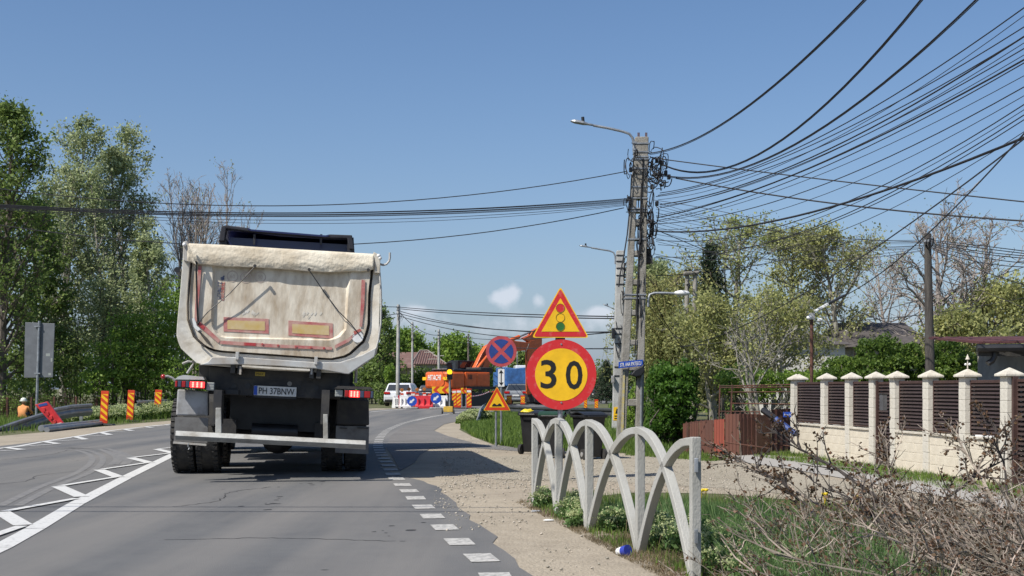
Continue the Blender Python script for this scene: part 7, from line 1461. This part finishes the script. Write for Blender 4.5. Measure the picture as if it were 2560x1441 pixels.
grass('grass', 'rough meadow grass beyond the roadworks', None, 30000, .15, .5, .05, m_grass, 209, world=[(5, 60), (30, 45), (60, 90), (40, 110), (12, 92), (6, 75)])
# flowering hoary cress clumps
def cress(label, x, y, w_, h, seed, n=420, group='flowering cress clumps', z0=0):
    g = np.random.default_rng(seed); r = thing('flowering_weed', label, 'plant', (x, y, z0), 0, group); st = MB(); Fl = []; Lf = []
    for k in range(int(n / 16)):
        a, q = g.uniform(0, 6.28), g.random() ** .6 * w_; hh = h * g.uniform(.65, 1.1) * (1 - .3 * (q / w_) ** 2); b_ = Vector((math.cos(a) * q * .6, math.sin(a) * q * .6, 0)); t_ = Vector((math.cos(a) * q, math.sin(a) * q, hh)); st.tube([b_, b_.lerp(t_, .5), t_], [.004, .003, .002], 3, caps=False)
        Fl.append(np.array(t_) + g.normal(size=(26, 3)) * np.array([.028, .028, .010])); m = 22; Lf.append(np.array([tuple(b_.lerp(t_, u_)) for u_ in g.uniform(.05, .85, m)]) + g.normal(size=(m, 3)) * .03)
    st.build('stems', m_grass, r, fix=False, kind='stuff'); leafmesh('leaves', np.concatenate(Lf), .055, m_grass_b, r, seed, .45); leafmesh('blossom', np.concatenate(Fl), .017, m_flower, r, seed + 1, .9, .8); return r
cl = [(1362, 1272, .12, .20), (1432, 1300, .14, .20), (1452, 1320, .13, .18), (1440, 1285, .12, .2), (1540, 1330, .14, .2), (1660, 1372, .15, .18), (1712, 1385, .18, .24), (1720, 1365, .2, .22), (1630, 1345, .16, .22), (1800, 1400, .2, .2), (1850, 1440, .22, .22), (1880, 1390, .2, .2), (1900, 1480, .2, .22), (2000, 1490, .2, .25), (1960, 1440, .2, .2)]
for i, (px, py, w_, h) in enumerate(cl): p = gp(px, py); cress('clump of cream flowering weed in the grass around the concrete arches', p.x, p.y, w_, h, 300 + i)
i = 0
for px, py, Y, w_, h in [(190, 0, 41, .8, .5), (215, 0, 42, .8, .5), (245, 0, 43, .9, .5), (285, 0, 43.5, .9, .5), (305, 0, 45, .9, .55), (345, 0, 46, .9, .55), (370, 0, 47.5, .9, .6), (415, 0, 49, 1.0, .6), (430, 0, 51, 1.0, .6), (170, 0, 39.5, .6, .4), (1172, 0, 41, .35, .38), (1183, 0, 42, .4, .42), (1163, 0, 40, .3, .3), (1205, 0, 43, .35, .4)]:
    g = np.random.default_rng(400 + i); i += 1; left = px < 1000; r = thing('flowering_weed', 'low bank of cream flowering weed along the left guardrail' if left else 'cream flowering weed at the pale guardrail end', 'plant', (tx(px, Y), Y, 0), 0, 'flowering weeds along the left guardrail' if left else 'flowering weeds at the guardrail end')
    m = 2600; a = g.uniform(0, 6.28, m); q = g.random(m) ** .5 * w_; z = h * (1 - .5 * (q / w_) ** 2) * g.uniform(.1, 1, m); P = np.stack([np.cos(a) * q, np.sin(a) * q, z], 1); leafmesh('leaves', P, .09, m_grass, r, 500 + i); m = 1500; a = g.uniform(0, 6.28, m); q = g.random(m) ** .5 * w_; z = h * (1.02 - .5 * (q / w_) ** 2) + g.normal(0, .03, m) - .05 * (g.random(m) < .4); leafmesh('blossom', np.stack([np.cos(a) * q, np.sin(a) * q, z], 1), .06, m_flower, r, 600 + i, .9, .7)
for px, py in [(1752, 1252), (1763, 1251), (2062, 1262), (2140, 1270)]:
    p = gp(px, py); mb = MB(); 
    for k in range(5): a = k * 1.256; mb.cyl((p.x, p.y, 0), (p.x + .02 * math.cos(a), p.y + .02 * math.sin(a), .1), .003, n=3); mb.ball((p.x + .02 * math.cos(a), p.y + .02 * math.sin(a), .11), .016, n=4)
    tag(mb.build('dandelion', M('dandelion yellow', (.75, .55, .02), .7), None), 'small yellow dandelion in the verge grass', 'flower', 'dandelions in the verge')
# ---------------------------------------------------------------- pile of cut branches
def branch(rnd, mb, lv, p, d, L_, r, depth=0):
    n = 6 if depth == 0 else 4; pts = limb(rnd, p, d, L_, n, .13, -.015 if depth == 0 else .02)
    for q in pts: q.z = max(.015, q.z)
    mb.tube(pts, [r * (1 - i / (n + .6)) + .0016 for i in range(n + 1)], 5 if depth == 0 else 3, caps=False)
    if depth < 2:
        for k in range(rnd.randint(5, 8) if depth == 0 else rnd.randint(2, 4)):
            t = rnd.uniform(.2, 1); q, dd = at_t(pts, t); e = dd + Vector((rnd.gauss(0, .65), rnd.gauss(0, .5), rnd.gauss(.15, .5))); branch(rnd, mb, lv, q, e, L_ * rnd.uniform(.22, .45), r * .5, depth + 1)
    if depth >= 1:
        for k in range(rnd.randint(0, 4)): q, _ = at_t(pts, rnd.uniform(.3, 1)); lv.append(tuple(q + Vector((rnd.gauss(0, .015), rnd.gauss(0, .015), rnd.gauss(0, .015)))))
rnd = random.Random(77); mb = MB(); lv = []
for k in range(330):
    u_ = rnd.random() ** .8; px = 2050 + 800 * u_; py = rnd.uniform(1315, 1590) + (60 if px < 2200 else 0); p = gp(px, py); p.z = rnd.uniform(0, .18) * (1 if px > 2300 else .35); a = rnd.gauss(math.pi * .93, .75); branch(rnd, mb, lv, p, Vector((math.cos(a), math.sin(a) * .9, rnd.gauss(.07, .14))), rnd.uniform(.45, 1.0), rnd.uniform(.004, .0095))
pile = mb.build('branch_pile', m_twig, None, fix=False, kind='stuff'); tag(pile, 'tangled heap of cut dry branches and twigs in the right foreground', 'branches'); lo_ = leafmesh('dead_leaves', np.array(lv), .022, m_deadleaf, pile, 78, .8)
lo_['kind'] = 'stuff'
for k, (px, py, Y, ex, ey, EY, r_, lab) in enumerate([(2330, 1420, 8.8, 1930, 1075, 10.2, .020, 'long dark cut branch slanting up left from the heap towards the fence corner'), (2520, 1400, 9.3, 2375, 1070, 10.4, .018, 'dark branch with brown leaves rising steeply in front of the cream fence'), (2280, 1330, 10.2, 2560, 1120, 10.6, .016, 'branch leaning right across the cream fence base'), (2120, 1330, 10, 1830, 1150, 10.5, .013, 'thin branch reaching out left over the gravel'),
        (2540, 1380, 9.3, 2480, 1040, 9.9, .014, 'upright twiggy branch at the right edge of the heap'), (2250, 1300, 10.5, 2190, 1090, 10.9, .012, 'thin upright branch before the narrow louvred gate'), (2100, 1390, 9, 1880, 1165, 9.8, .012, 'thin branch with a bent tip left of the heap'), (2420, 1440, 8.4, 2120, 1180, 9.6, .017, 'thick grey branch lying diagonally over the middle of the heap'), (2300, 1441, 8.2, 2040, 1210, 9.4, .015, 'long grey branch parallel to the thick one, lower left')]):
    a, b_ = at(px, py, Y), at(ex, ey, EY); a.z = max(a.z, .05); mb = MB(); lv = []; rnd = random.Random(700 + k); d = b_ - a; n = 9; pts = [a + d * (i / n) + Vector((rnd.gauss(0, .012), 0, .05 * math.sin(math.pi * i / n) + rnd.gauss(0, .012))) for i in range(n + 1)]
    mb.tube(pts, [r_ * (1 - i / (n + .8)) + .002 for i in range(n + 1)], 6)
    for j in range(20): q, dd = at_t(pts, rnd.uniform(.15, 1)); branch(rnd, mb, lv, q, dd + Vector((rnd.gauss(0, .6), rnd.gauss(0, .4), rnd.gauss(.2, .5))), rnd.uniform(.12, .42), r_ * .38, 1)
    r = thing('cut_branch', lab, 'branch', tuple(a), 0, 'larger branches on the heap'); mv = lambda o: (setattr(o, 'parent', r), setattr(o, 'location', tuple(-a)))
    o = mb.build('wood', m_twig if k % 2 else M('dark branch bark', (.055, .045, .04), .9, .3, 10, .4), None, fix=False); mv(o)
    if lv: o = leafmesh('dry_leaves', np.array(lv * 2), .03, m_deadleaf, None, 800 + k, .8); mv(o)
# rusty T-bar at the lower right corner
c = at(2500, 1400, 7.6); TB = thing('rusty_bar', 'rusty steel bar on a short post in the bottom right corner', 'bar', (c.x, 7.6, 0)); h = CH + (HOR - 1402) / F * 7.6
MB().box(-.12, .6, -.03, .03, h - .035, h).build('top_bar', m_rust, TB, bevel=.004); MB().box(-.01, .05, -.02, .02, 0, h - .036).build('post', m_rust, TB, bevel=.004)
bpy.context.view_layer.update()
